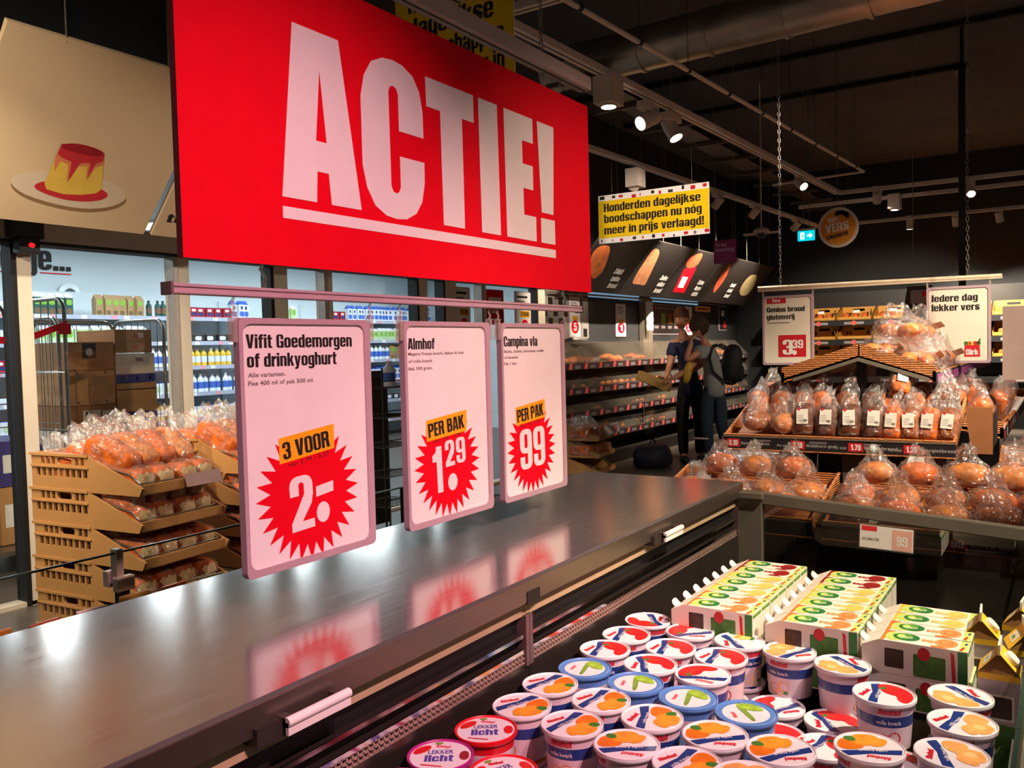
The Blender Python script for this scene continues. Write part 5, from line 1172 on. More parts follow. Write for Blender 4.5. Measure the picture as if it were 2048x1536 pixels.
# posters hanging in the partition gap seen under the red board
def gap(label, y0, y1, z0, z1, kind):
    def dr(b, f, w, h):
        if kind == 'red':
            b.plate(_bx(w * .1, h * .62, w * .9, h * .8), f, PAPER, .0008); b.heavy('Dirk', f, PAPER, w * .25, h * .3, h * .12, width=w * .5, w=.001); b.plate(_bx(w * .1, h * .1, w * .9, h * .16), f, PAPER, .0008)
        else:
            b.plate(_bx(w * .1, h * .9, w * .8, h * .94), f, INK, .0008); b.plate(_bx(w * .1, h * .82, w * .6, h * .85), f, GREYINK, .0008)
            b.heavy(kind[0], f, INK, w * .35, h * .56, h * .08, width=w * .52, w=.0014); b.plate(_bx(w * .3, h * .54, w * .92, h * .66), f, YELLOW, .001); burst(b, f, w * .6, h * .36, h * .18, h * .14, 20, RED, .0008, 0, .9 * w / h * 1.6); b.heavy(kind[1], f, PAPER, w * .6, h * .28, h * .16, width=w * .4, w=.0012, align='c')
    wall_poster(label, y0, y1, z0, z1, RED if kind == 'red' else PAPER, dr, -4.984, 'hanging_poster')
gap('white poster reading PER ZAK hanging on the glazing under the red board', 6.62, 6.86, 1.42, 2.0, ('PER ZAK', '99'))
gap('red poster with white lettering hanging on the glazing under the red board', 7.16, 7.46, 1.66, 2.0, 'red')
gap('white poster reading 2 VOOR hanging on the glazing under the red board', 7.70, 8.0, 1.42, 2.0, ('2 VOOR', '2.50'))
# canopy panels over the bakery with bread pictures
CBL = mat('canopy_black', (26, 21, 20), .5, var=.1)
CL, CSL, CP0 = .80, (.5, 0, .59), (-4.65, 0, 2.03)
def bread_pic(P, m, extra=None, txt=None):
    def dr(b, f):
        b.plate(smooth_poly(P, 2), f, m, .001)
        if extra: extra(b, f)
    def tx(b, f):
        (y, v0), lines = txt
        for k, s_ in enumerate(lines): b.heavy(s_, f, PAPER, y + .04 * k, v0 + .10 * (2 - k) - .02, .075, width=.22, w=.001)
    return [('picture', dr)] + ([('lettering', tx)] if txt else [])
CRP = mat('picture_crust', (196, 104, 48), .6, var=.35, vs=9); CRP2 = mat('picture_seeded', (170, 110, 74), .6, var=.3, vs=14); CRP3 = mat('picture_red_crust', (206, 84, 48), .6, var=.3, vs=10); CRP4 = mat('picture_pale', (176, 158, 112), .6, var=.1)
pics = [('round seeded loaf', 8.2, 9.45, bread_pic([(8.599, .166), (8.227, .46), (8.277, .604), (8.498, .627), (8.594, .56), (8.751, .311), (8.719, .201)], CRP, None, ((9.02, .10), ['3 Multi', 'zaden', 'brood']))),
        ('long seeded loaf', 9.47, 10.6, bread_pic([(9.705, .167), (9.632, .22), (9.572, .545), (9.583, .715), (9.817, .682), (9.916, .504), (10.052, .203), (10.047, .165), (9.859, .176)], CRP2, None, ((10.36, .10), ['Zaden', 'waldkorn', 'brood']))),
        ('red bag of bread sticks', 10.62, 11.95, bread_pic([(10.74, .66), (10.979, .767), (11.154, .769), (11.24, .55), (10.9, .5)], CRP3, lambda b, f: (b.plate([(11.052, .119), (10.87, .50), (11.24, .55), (11.46, .123)], f, RED, .0014), b.plate([(11.10, .2), (11.0, .38), (11.2, .38), (11.3, .2)], f, PAPER, .002)), ((11.68, .11), ['Extra', 'luxe', 'sticks']))),
        ('pointed red-brown baguette', 11.97, 13.3, bread_pic([(12.583, .154), (12.414, .261), (12.307, .484), (12.319, .727), (12.402, .683), (12.586, .468), (12.611, .291)], CRP3, None, ((13.02, .14), ['Rustiek', 'stok', 'brood']))),
        ('pale oval loaf', 13.32, 14.4, bread_pic([(13.759, .182), (13.498, .342), (13.484, .568), (13.734, .614), (13.907, .579), (14.125, .398), (14.119, .199)], CRP4))]
for nm, y0, y1, dr in pics: slope_panel(f'black slanted bakery canopy panel with a picture of a {nm}', CP0, y0, y1, CL, CSL, CBL, dr)
# small crate stand in front of the case, far left
def far_stand():
    for i, z in enumerate((.004, .168, .332, .496)):
        o = CK.put((-4.12, 7.35, z), ('bottom', 'second', 'third', 'topmost')[i] + ' tan bread crate in the small stack in front of the bakery case', math.radians(8), 'tan bread crates')
    for i in range(8):
        z = (.512, .348)[i // 4]; k = i % 4
        LFULL[i % 2].put((-3.93 + .0 * i, 7.19 + .108 * k, z), f'bagged loaf in the small bakery crate stack, {_ORD[k]} from left, ' + ('top crate' if i < 4 else 'lower crate'), math.radians(8), 'loaves in the small crate stack')
far_stand()
t = thing('price_flag', 'small white tilted price ticket on the small crate stack by the bakery case', 'ticket', (-3.72, 7.45, .545)); b = MB(); b.prism(_bx(-.12, 0, .12, .1), FF((0, 0, 0), (.1, 1, .1), (-.3, 0, 1)), PAPER, -.002, 0); b.plate(ell(.05, .05, .05, .035, 12), FF((0, 0, 0), (.1, 1, .1), (-.3, 0, 1)), TAGP, .001); b.build('ticket', t)
# dark bag on the floor
t = thing('shopping_bag', 'dark blue and black bag slumped on the floor at the man\'s feet', 'bag', (-4.0, 9.0, 0)); V, F = blob(.2, .24, .15, 3.2, 3, .16, 5, 2, .8); b = MB(); b.add([v + Vector((0, 0, .12)) for v in V], F, mat('bag_navy', (24, 26, 44), .6, bump=.3, bs=20), True); b.build('bag_body', t)
b = MB(); b.tube([(0, -.12 + .024 * k, .22 + .1 * math.sin(math.pi * k / 10)) for k in range(11)], .01, BLACK, 6); b.build('handle', t)
# ================================================================== people
SKIN = mat('skin', (206, 142, 112), .5, var=.06, vs=30); NAVYS = mat('shirt_navy', (34, 38, 74), .8, var=.1, bump=.25, bs=16); BLKT = mat('trousers_black', (18, 17, 19), .85, var=.1); GREYS = mat('shirt_grey', (146, 148, 150), .8, var=.08, bump=.25, bs=16); JEANS = mat('jeans_blue', (40, 56, 72), .85, var=.18, vs=30, bump=.2, bs=30); HAIRA = mat('hair_auburn', (92, 42, 18), .6, var=.4, vs=70, bump=.5, bs=120); HAIRB = mat('hair_brown', (58, 42, 26), .7, var=.4, vs=70, bump=.5, bs=120); SHOE = mat('shoe_dark', (26, 30, 38), .6)
def skinned(name, J, E, m, parent, root=0, sub=2):
    """J: list of (x, y, z, radius x, radius y)"""
    me = bpy.data.meshes.new(name); me.from_pydata([j[:3] for j in J], E, []); me.materials.append(m)
    o = bpy.data.objects.new(name, me); C.objects.link(o); o.parent = parent
    sk = o.modifiers.new('skin', 'SKIN'); sk.use_smooth_shade = True; sk.branch_smoothing = .6
    if not me.skin_vertices: me.skin_vertices.new()
    for i, j in enumerate(J):
        v = me.skin_vertices[0].data[i]; v.radius = (j[3], j[4] if len(j) > 4 else j[3]); v.use_root = (i == root)
    ss = o.modifiers.new('sub', 'SUBSURF'); ss.levels = ss.render_levels = sub
    return o
def hand(J, E, wrist, d, side, curl=.3, s=1.0):
    """palm and five fingers growing from joint index wrist along d"""
    d = Vector(d).normalized(); side = Vector(side).normalized(); nrm = d.cross(side)
    w = Vector(J[wrist][:3]); p = w + d * .055 * s; J.append((*p, .026 * s, .014 * s)); pi = len(J) - 1; E.append((wrist, pi))
    for k, (off, L) in enumerate(((-.028, .075), (-.010, .085), (.010, .08), (.028, .062))):
        a = p + d * .035 * s + side * off * s; b_ = a + (d * (1 - curl * .5) + nrm * curl) .normalized() * L * .55 * s; c = b_ + (d * (1 - curl) + nrm * curl * 1.6).normalized() * L * .5 * s
        n = len(J); J += [(*a, .0095 * s), (*b_, .0085 * s), (*c, .0075 * s)]; E += [(pi, n), (n, n + 1), (n + 1, n + 2)]
    a = w + d * .03 * s - side * .032 * s; b_ = a + (d * .6 - side * .7 + nrm * .3).normalized() * .04 * s; c = b_ + (d * .9 - side * .2 + nrm * .3).normalized() * .032 * s
    n = len(J); J += [(*a, .012 * s), (*b_, .010 * s), (*c, .0085 * s)]; E += [(pi, n), (n, n + 1), (n + 1, n + 2)]
def head(parent, c, yaw, pitch, hairm, hair_shape):
    M = Matrix.Translation(c) @ Matrix.Rotation(yaw, 4, 'Z') @ Matrix.Rotation(pitch, 4, 'X')   # face looks along local -Y
    V0, F = ico(3); V = []
    for d in V0:
        x, y, z = d.x * .077, d.y * .096, d.z * .118
        if z < -.02: k = (-.02 - z) / .1; x *= 1 - .32 * k; y = y * (1 - .15 * k) - .012 * k
        if y < -.05 and abs(x) < .012 and -.045 < z < .012: y -= .018 * (1 - abs(z + .02) / .035)
        if y < -.05 and .012 < abs(x) < .045 and .0 < z < .022: y += .008
        V.append(M @ Vector((x, y, z)))
    b = MB(); b.add(V, F, SKIN, True)
    for s_ in (-1, 1):
        E_, G = blob(.012, .02, .03, 2, 1, 0, 1, 0, 9); b.add([M @ (v + Vector((s_ * .077, .008, .0))) for v in E_], G, SKIN, True)
    o = b.build('head', parent)
    b = MB()
    for s_ in (-1, 1): G, H = blob(.011, .006, .006, 2, 1, 0, 1, 0, 9); b.add([M @ (v + Vector((s_ * .030, -.086, .012))) for v in G], H, INK, True)
    b.build('eyes', o)
    b = MB(); G, H = blob(.024, .006, .006, 2, 1, 0, 1, 0, 9); b.add([M @ (v + Vector((0, -.090, -.055))) for v in G], H, mat('lips', (150, 80, 72), .5), True); b.build('mouth', o)
    b = MB(); V = []
    a, bb, cc, zc, cut = hair_shape
    idx = {}; keep = []
    for i, d in enumerate(V0):
        q = Vector((d.x * a, d.y * bb + .012, d.z * cc + zc)); q += d * .022 * noise.noise(d * 5)
        q += d * .012 * noise.noise(d * 13); V.append(q)
    FF_ = [f for f in F if not all((V[i].y < -.045 and V[i].z < cut[0]) or V[i].z < cut[1] for i in f)]
    b.add([M @ q for q in V], FF_, hairm, True); b.build('hair', parent)
RZ = math.radians(33.2)
# --- man: navy shirt, turned to camera left, holding a cardboard tray
t = thing('person', 'person in navy shirt and black trousers holding a cardboard tray at the bakery case', 'person', (-3.75, 9.55, 0), RZ)
J = [(0, 0, .90, .14, .10), (-.02, 0, 1.08, .125, .09), (-.04, 0, 1.30, .15, .10), (-.06, -.01, 1.43, .10, .08), (-.075, -.015, 1.50, .055, .055), (-.09, -.025, 1.58, .05, .05)]
E = [(0, 1), (1, 2), (2, 3), (3, 4), (4, 5)]
J += [(-.21, -.03, 1.41, .055), (-.25, -.08, 1.16, .042), (-.31, -.20, 1.04, .032)]; E += [(3, 6), (6, 7), (7, 8)]; hand(J, E, 8, (-.5, -.6, -.35), (.5, -.5, .1), .6)
n = len(J); J += [(.10, .02, 1.41, .055), (.12, -.10, 1.16, .042), (-.10, -.24, 1.05, .032)]; E += [(3, n), (n, n + 1), (n + 1, n + 2)]; hand(J, E, n + 2, (-.8, -.35, -.15), (0, .3, -.9), .5)
n = len(J); J += [(-.09, 0, .82, .088), (-.10, .0, .46, .058), (-.085, .02, .09, .042), (-.10, -.13, .035, .035)]; E += [(0, n), (n, n + 1), (n + 1, n + 2), (n + 2, n + 3)]
n = len(J); J += [(.09, .02, .82, .088), (.11, .02, .46, .058), (.12, .06, .09, .042), (.12, -.09, .035, .035)]; E += [(0, n), (n, n + 1), (n + 1, n + 2), (n + 2, n + 3)]
skinned('body', J, E, SKIN, t)
head(t, Vector((-.10, -.045, 1.69)), -.75, .12, HAIRA, (.087, .106, .116, .034, (.06, -.015)))
skinned('shirt', [(.01, 0, .74, .18, .14), (-.02, 0, 1.05, .15, .115), (-.04, 0, 1.28, .175, .125), (-.055, -.005, 1.42, .12, .095), (-.07, -.012, 1.475, .07, .068), (-.20, -.03, 1.40, .075), (-.235, -.06, 1.24, .066), (.10, .02, 1.40, .075), (.115, -.05, 1.23, .066)], [(0, 1), (1, 2), (2, 3), (3, 4), (3, 5), (5, 6), (3, 7), (7, 8)], NAVYS, t)
skinned('trousers', [(0, 0, 1.02, .165, .125), (0, 0, .90, .15, .115), (-.09, 0, .80, .102), (-.10, 0, .46, .075), (-.085, .02, .07, .062), (.09, .02, .80, .102), (.11, .02, .46, .075), (.12, .06, .07, .062)], [(0, 1), (1, 2), (2, 3), (3, 4), (1, 5), (5, 6), (6, 7)], BLKT, t)
for x, y in ((-.095, -.04), (.12, 0)):
    V, F = blob(.05, .14, .05, 2.6, 2, .02, 5, 0, .8); b = MB(); b.add([v + Vector((x, y - .03, .04)) for v in V], F, SHOE, True); b.build('shoe', t)
# cardboard tray in his hands
t = thing('cardboard_tray', 'brown cardboard tray held out by the man in the navy shirt', 'tray', (-4.05, 9.155, .93), RZ)
b = MB(); CB = mat('tray_card', (150, 116, 60), .7, var=.05); Rm = Matrix.Rotation(.42, 3, 'Y')
b.obox((0, 0, 0), (.36, .26, .008), Rm, CB); b.obox((0, -.13, .05), (.36, .006, .11), Rm, CB); b.obox((0, .13, .05), (.36, .006, .11), Rm, CB); b.obox(Rm @ Vector((-.18, 0, .05)), (.006, .26, .11), Rm, CB); b.obox(Rm @ Vector((.18, 0, .05)), (.006, .26, .11), Rm, CB); b.build('tray_shell', t)
# --- boy: grey T-shirt, jeans, bent head, hand to face, backpack
t = thing('person', 'person in grey T-shirt and jeans with backpack, bending head with a hand at the mouth', 'person', (-3.42, 9.34, 0), RZ)
J = [(.04, 0, .90, .125, .10), (.03, 0, 1.08, .12, .095), (.01, 0, 1.25, .135, .10), (-.03, -.01, 1.36, .09, .075), (-.07, -.03, 1.42, .05, .05), (-.10, -.05, 1.47, .045, .045)]
E = [(0, 1), (1, 2), (2, 3), (3, 4), (4, 5)]
J += [(-.10, -.10, 1.33, .05), (-.31, -.14, 1.21, .038), (-.245, -.12, 1.40, .03)]; E += [(3, 6), (6, 7), (7, 8)]; hand(J, E, 8, (.25, .1, .9), (.4, -.8, 0), .8)
n = len(J); J += [(-.10, .10, 1.31, .05), (-.24, -.02, 1.12, .038), (-.44, -.12, 1.02, .029)]; E += [(3, n), (n, n + 1), (n + 1, n + 2)]; hand(J, E, n + 2, (-.85, -.25, -.2), (0, .2, -.9), .5)
n = len(J); J += [(-.04, 0, .80, .085), (-.05, 0, .45, .055), (-.01, .03, .09, .04), (-.05, -.10, .035, .033)]; E += [(0, n), (n, n + 1), (n + 1, n + 2), (n + 2, n + 3)]
n = len(J); J += [(.10, .01, .80, .085), (.11, -.02, .46, .055), (.22, .05, .10, .04), (.20, -.07, .035, .033)]; E += [(0, n), (n, n + 1), (n + 1, n + 2), (n + 2, n + 3)]
skinned('body', J, E, SKIN, t)
head(t, Vector((-.135, -.075, 1.575)), -.95, .55, HAIRB, (.102, .122, .128, .026, (.03, -.06)))
skinned('t_shirt', [(.045, 0, .75, .165, .135), (.03, 0, 1.06, .14, .115), (.01, 0, 1.24, .155, .12), (-.03, -.01, 1.35, .108, .09), (-.055, -.02, 1.395, .066, .064), (-.09, -.09, 1.33, .072), (-.19, -.12, 1.275, .062), (-.09, .10, 1.31, .072), (-.16, .05, 1.22, .062)], [(0, 1), (1, 2), (2, 3), (3, 4), (3, 5), (5, 6), (3, 7), (7, 8)], GREYS, t)
skinned('jeans', [(.035, 0, 1.02, .148, .12), (.04, 0, .90, .132, .108), (-.04, 0, .79, .098), (-.05, 0, .45, .07), (-.01, .03, .07, .058), (.10, .01, .79, .098), (.11, -.02, .46, .07), (.22, .05, .07, .058)], [(0, 1), (1, 2), (2, 3), (3, 4), (1, 5), (5, 6), (6, 7)], JEANS, t)
for x, y in ((-.03, -.02), (.22, 0)):
    V, F = blob(.045, .125, .048, 2.6, 2, .02, 5, 0, .8); b = MB(); b.add([v + Vector((x - .02, y - .02, .04)) for v in V], F, SHOE, True); b.build('shoe', t)
t = thing('backpack', 'black backpack on the back of the person in the grey T-shirt', 'backpack', (-3.255, 9.44, 1.13), RZ)
V, F = blob(.105, .15, .23, 3.0, 3, .06, 6, 4, 9); b = MB(); BPM = mat('backpack_black', (20, 24, 24), .7, bump=.3, bs=18); b.add([Matrix.Rotation(.12, 3, 'Y') @ v + Vector((.045, .0, .02)) for v in V], F, BPM, True); b.build('main_bag', t)
V, F = blob(.06, .12, .11, 2.6, 2, .06, 6, 1, 9); b = MB(); b.add([v + Vector((.12, 0, -.07)) for v in V], F, BPM, True); b.build('front_pocket', t)
for sy in (-.12, .12):
    b = MB(); b.tube([(.0, sy, .20), (-.10, sy * 1.0, .255), (-.20, sy * 1.05, .22), (-.235, sy * 1.15, .10), (-.20, sy * 1.2, -.05), (-.08, sy * 1.25, -.16), (.02, sy, -.18)], .014, BPM, 6); b.build('shoulder_strap', t)
t = thing('snack_packet', 'yellow crisp snack packet held under the arm of the person in grey', 'packet', (-3.60, 9.10, .95), RZ); V, F = blob(.045, .03, .13, 3, 2, .1, 14, 3, 9); b = MB(); b.add([Matrix.Rotation(.2, 3, 'Y') @ v + Vector((0, 0, .13)) for v in V], F, mat('packet_yellow', (206, 160, 50), .4, var=.2, vs=30), True); b.build('packet_body', t)
# ================================================================== bread stand at the end of the island
def wick(name, rgb):
    m = mat(name, rgb, .6, var=0); nt = m.node_tree; N = nt.nodes; L = nt.links; b = N['Principled BSDF']
    tc = N.new('ShaderNodeTexCoord'); w1 = N.new('ShaderNodeTexWave'); w1.wave_type = 'BANDS'; w1.bands_direction = 'Z'; w1.inputs['Scale'].default_value = 26; w1.inputs['Distortion'].default_value = 2.5; w1.inputs['Detail Scale'].default_value = 3
    w2 = N.new('ShaderNodeTexNoise'); w2.inputs['Scale'].default_value = 45
    L.new(tc.outputs['Object'], w1.inputs['Vector']); L.new(tc.outputs['Object'], w2.inputs['Vector'])
    mx = N.new('ShaderNodeMath'); mx.operation = 'MULTIPLY'; L.new(w1.outputs['Fac'], mx.inputs[0]); L.new(w2.outputs['Fac'], mx.inputs[1])
    rp = N.new('ShaderNodeValToRGB'); c = [lin(q) for q in rgb]; rp.color_ramp.elements[0].position = .08; rp.color_ramp.elements[0].color = (c[0] * .5, c[1] * .45, c[2] * .42, 1); rp.color_ramp.elements[1].position = .5; rp.color_ramp.elements[1].color = (c[0], c[1], c[2], 1)
    L.new(mx.outputs[0], rp.inputs[0]); L.new(rp.outputs[0], b.inputs['Base Color'])
    bp = N.new('ShaderNodeBump'); bp.inputs['Strength'].default_value = .8; bp.inputs['Distance'].default_value = .01; L.new(mx.outputs[0], bp.inputs['Height']); L.new(bp.outputs[0], b.inputs['Normal'])
    return m
WICK = wick('wicker_brown', (206, 128, 68)); STRIP = mat('strip_black', (30, 30, 34), .4); TXTG = mat('strip_text', (150, 144, 140), .6, var=0)
STD = mat('stand_dark', (42, 30, 25), .5, var=.1)
t = thing('bread_stand', 'dark brown bread display stand carrying the wicker trays beyond the island', 'display stand', (-.9, 4.0, 0))
b = MB(); b.box(-.45, .35, .95, 5.2, 0, .5, STD); b.box(-1.3, 1.2, .12, .95, 0, .36, STD); b.build('plinth', t)
b = MB(); b.box(-.30, .28, 1.0, 5.2, .5, .86, STD); b.build('riser', t)
for x in (-.38, -.05, .30):
    b = MB(); b.hexa([(x - .05, .72, .36), (x + .05, .72, .36), (x + .05, 1.0, .36), (x - .05, 1.0, .36), (x - .08, .80, .84), (x + .08, .80, .84), (x + .08, 1.0, .84), (x - .08, 1.0, .84)], mat('upright_brown', (74, 54, 44), .5)); b.build('bracket', t)
for x in (-.09,):
    b = MB(); b.box(x - .025, x + .025, 1.13, 1.18, .86, 1.36, BLACK); b.box(x - .025, x + .025, 5.05, 5.1, .86, 1.36, BLACK); b.build('mast', t)
b = MB()
for s_ in (-1, 1):
    b.hexa([(-.09, 1.04, 1.28), (-.09 + s_ * .36, 1.04, 1.165), (-.09 + s_ * .36, 1.06, 1.165), (-.09, 1.06, 1.28), (-.09, 1.04, 1.30), (-.09 + s_ * .36, 1.04, 1.185), (-.09 + s_ * .36, 1.06, 1.185), (-.09, 1.06, 1.30)][::1], GREYP)
b.build('gable_frame', t)
def tray(label, x0, x1, y0, y1, zf, zb, side_h, prices=(), back=True, face='-y', name='wicker_tray'):
    """wicker tray open towards -y: lip at zf, floor rising to zb at the back"""
    t = thing(name, label, 'wicker tray', (x0, y0, zf)); w, d, r = x1 - x0, y1 - y0, zb - zf; T = .014
    b = MB(); b.hexa([(0, 0, -.055), (w, 0, -.055), (w, d, r - .03), (0, d, r - .03), (0, 0, -.042), (w, 0, -.042), (w, d, r - .016), (0, d, r - .016)], WICK); b.build('floor_weave', t)
    b = MB(); b.box(0, w, -T, 0, -.055, .0, WICK); b.tube([(0, -T / 2, 0), (w, -T / 2, 0)], .009, WICK, 8); b.build('front_lip', t)
    for x in (0, w - T):
        b = MB(); b.hexa([(x, 0, -.05), (x + T, 0, -.05), (x + T, d, r - .03), (x, d, r - .03), (x, 0, .0), (x + T, 0, .0), (x + T, d, r + side_h), (x, d, r + side_h)], WICK); b.tube([(x + T / 2, 0, 0), (x + T / 2, d, r + side_h)], .009, WICK, 8); b.build('side_wall', t)
    if back: b = MB(); b.box(0, w, d - T, d, r - .03, r + side_h, WICK); b.build('back_wall', t)
    b = MB(); f = FY(-T - .003); b.box(-.005, w + .005, -T - .003, -T, -.075, -.008, STRIP); b.box(-.005, w + .005, -T - .006, -T - .001, -.010, -.004, GREYP); b.box(-.005, w + .005, -T - .006, -T, -.083, -.075, WICK)
    for u, pr, tx in prices:
        b.plate(_bx(u, -.066, u + .075, -.02), f, FLAGR, .0008); b.heavy(pr, f, PAPER, u + .012, -.058, .03, width=.05, w=.0014)
        b.heavy(tx, f, TXTG, u + .082, -.052, .016, width=min(.16, .02 * len(tx)), w=.001, gap=.08); b.heavy('Per stuk', f, TXTG, u - .075, -.056, .014, width=.066, w=.001, gap=.08); b.plate(_bx(u - .20, -.032, u - .11, -.022), f, GREYINK, .0008)
    b.build('price_strip', t); return t
tray('front wicker tray at waist height with black price strip, full of bagged loaves', -1.66, -.475, 4.745, 5.30, .875, 1.03, .03, [(.02, '3.19', 'Desemvolkoren'), (.38, '2.19', 'Waldkorn grof'), (.68, '1.79', 'Roggebrood'), (.95, '1.39', 'Biergistbrood')])
tray('low wicker tray at left, half hidden by the island end post', -1.85, -1.005, 4.06, 4.65, .56, .66, .04, [(.3, '1.19', 'Bollen')])
tray('low wicker tray in the middle, full of round bagged breads, with 99 price', -.955, .02, 4.06, 4.65, .56, .66, .04, [(.52, '99', 'Witte bol')])
tray('low wicker tray at right edge, in front of the stand', .03, .9, 4.06, 4.65, .56, .66, .04, [])
tray('wicker tray at upper right between the ridge and the low trays', -.29, .5, 4.56, 4.98, .70, .80, .04, [])
# side trays along the stand (long side facing +X and -X)
def side_tray(label, x_in, x_out, y0, y1, zo, zi, prices=(), end_h=.05, purple=False, weave_gable=True):
    sg = 1 if x_out > x_in else -1
    t = thing('wicker_tray', label, 'wicker tray', (x_out, y0, zo)); w = abs(x_out - x_in); L = y1 - y0; r = zi - zo; X = lambda q: -sg * q; T = .016
    def slab(q0, q1, ya, yb, za0, za1, zb0, zb1, m, nm):
        b = MB(); P = [(X(q0), ya, za0), (X(q1), ya, zb0), (X(q1), yb, zb0), (X(q0), yb, za0), (X(q0), ya, za1), (X(q1), ya, zb1), (X(q1), yb, zb1), (X(q0), yb, za1)]
        if sg > 0: P = [P[1], P[0], P[3], P[2], P[5], P[4], P[7], P[6]]
        b.hexa(P, m); return b.build(nm, t)
    slab(0, w, 0, L, -.05, -.035, r - .05, r - .035, WICK, 'floor_weave')
    for ya in (0, L - T): slab(0, w, ya, ya + T, -.06, .03, r - .06, r + .03, WICK, 'end_wall')
    slab(0, T, 0, L, -.06, .0, -.06, .0, WICK, 'outer_lip')
    b = MB(); x = X(0) + sg * .004; b.box(min(x, x - sg * .004), max(x, x - sg * .004), 0, L, -.075, -.005, STRIP)
    f = FX(x + .0004) if sg > 0 else (lambda u, v, ww=0: (x - ww - .0004, L - u, v))
    k = 0; y = .04
    while y < L - .1:
        b.plate(_bx(y, -.064, y + .07, -.016), f, (mat('ticket_purple', (150, 70, 130), .6) if purple else (FLAGR if k % 3 == 0 else TXTG)), .0008); y += .085 if purple else .2; k += 1
    b.build('price_strip', t); return t
side_tray('sloping ridge tray on the right of the stand top, with purple price tickets', -.985, -.60, 5.06, 8.9, 1.22, 1.345, purple=True)
side_tray('sloping ridge tray on the left of the stand top', -.995, -1.42, 5.06, 8.9, 1.215, 1.345)
side_tray('waist-high side tray on the right of the stand, lip towards the right edge', -.72, -.30, 5.32, 8.6, .90, .98)
side_tray('low side tray on the left of the stand, with red price tickets', -1.58, -2.05, 5.4, 8.2, .52, .60)
t = thing('tray_end_board', 'plain brown end board standing at the corner of the right side tray', 'end board', (-.375, 4.93, .80)); b = MB(); b.hexa([(-.045, 0, 0), (.05, 0, 0), (.05, .02, 0), (-.045, .02, 0), (-.075, 0, .24), (.05, 0, .24), (.05, .02, .24), (-.075, .02, .24)], mat('board_brown', (150, 96, 58), .55, var=.06)); b.build('board', t); b = MB(); b.box(.04, .05, .02, .36, .03, .2, STD); b.build('stay', t)
t = thing('white_ticket', 'white five-sided ticket tucked under the front tray', 'ticket', (-.66, 4.70, .70)); b = MB(); b.prism([(-.04, .05), (-.01, 0), (.05, .0), (.05, .1), (-.02, .1)], FY(0), PAPER, -.002, 0); b.build('ticket', t)
# ------------------------------------------------------------------ bagged breads
KR = [Kind(loaf_kind(m, None, .082, .082, .055, 2.2, s, (0, 0, 1), None, True, 'round_bread', .05, 2.1, .045, 1.16)) for s, m in ((11, CRUSTL), (12, CRUST), (13, CRUSTM))]
KROLL = [Kind(loaf_kind(m, None, .10, .06, .055, 2.3, s, (0, .3, 1), None, True, 'bread_loaf', .06, 2.1, .075, 1.14)) for s, m in ((21, CRUSTM), (22, CRUSTL))]
def stand_loaf(m, s, card=True):   # tin loaf standing on its end, card on the side facing -y
    return Kind(loaf_kind(m, None, .055, .05, .10, 3.6, s, (0, .2, 1), card_on(-.058, .055, .062, .082, .10, face='y') if card else None, True, 'bread_loaf', .03, 3.0, .06, 1.10))
KD = [stand_loaf(CRUSTD, 31), stand_loaf(CRUSTD, 32)]; KB = [stand_loaf(CRUST, 33), stand_loaf(CRUSTM, 34)]; KN = [stand_loaf(CRUST, 35, False), stand_loaf(CRUSTM, 36, False), stand_loaf(CRUSTD, 37, False)]
rn = random.Random(21)
tilt = -.32
fl = lambda y: .875 - .038 + (y - 4.745) * .28 + .012
G_ = 'bagged breads in the front tray'
for i, x in enumerate((-1.50, -1.345)): KROLL[i].put((x, 4.875, fl(4.875) + .012), ('leftmost' if i == 0 else 'second') + ' plump round-topped bagged loaf in the front tray', .9 + .3 * i, G_, (.28, 0, .7 + .4 * i), 1.0)
for i, x in enumerate((-1.235, -1.115, -.992, -.872)): KD[i % 2].put((x, 4.835, fl(4.83)), f'dark rye loaf with white label card standing in the front tray, {_ORD[i]} from the left', 0, G_, (tilt, rn.uniform(-.05, .05), rn.uniform(-.12, .12)))
for i, x in enumerate((-.785, -.695, -.612, -.525)): KB[i % 2].put((x + .0, 4.835 + .002 * i, fl(4.83)), f'brown loaf with white label card standing in the front tray, {_ORD[3 - i]} from the right', 0, G_, (tilt, rn.uniform(-.05, .12), rn.uniform(-.2, .2)), .93)
for i in range(9):
    x = -1.56 + .125 * i; KN[i % 3 if i != 2 else 1].put((x, 5.03 + .02 * (i % 2), fl(5.03) + .005), f'bagged loaf in the middle row of the front tray, {_ORD[i]} from the left', 0, G_, (tilt * .8, rn.uniform(-.15, .15), rn.uniform(-.4, .4)), .96)
for i in range(8):
    x = -1.52 + .138 * i; KN[(i + 1) % 3].put((x, 5.21, fl(5.2)), f'bagged loaf in the back row of the front tray, {_ORD[i]} from the left', 0, G_, (-.15, rn.uniform(-.1, .1), rn.uniform(-.4, .4)), .96)
KB[0].put((-.77, 5.0, 1.10), 'brown loaf with white card lying on top of the middle row in the front tray', 0, G_, (-.9, .25, .3), .9)
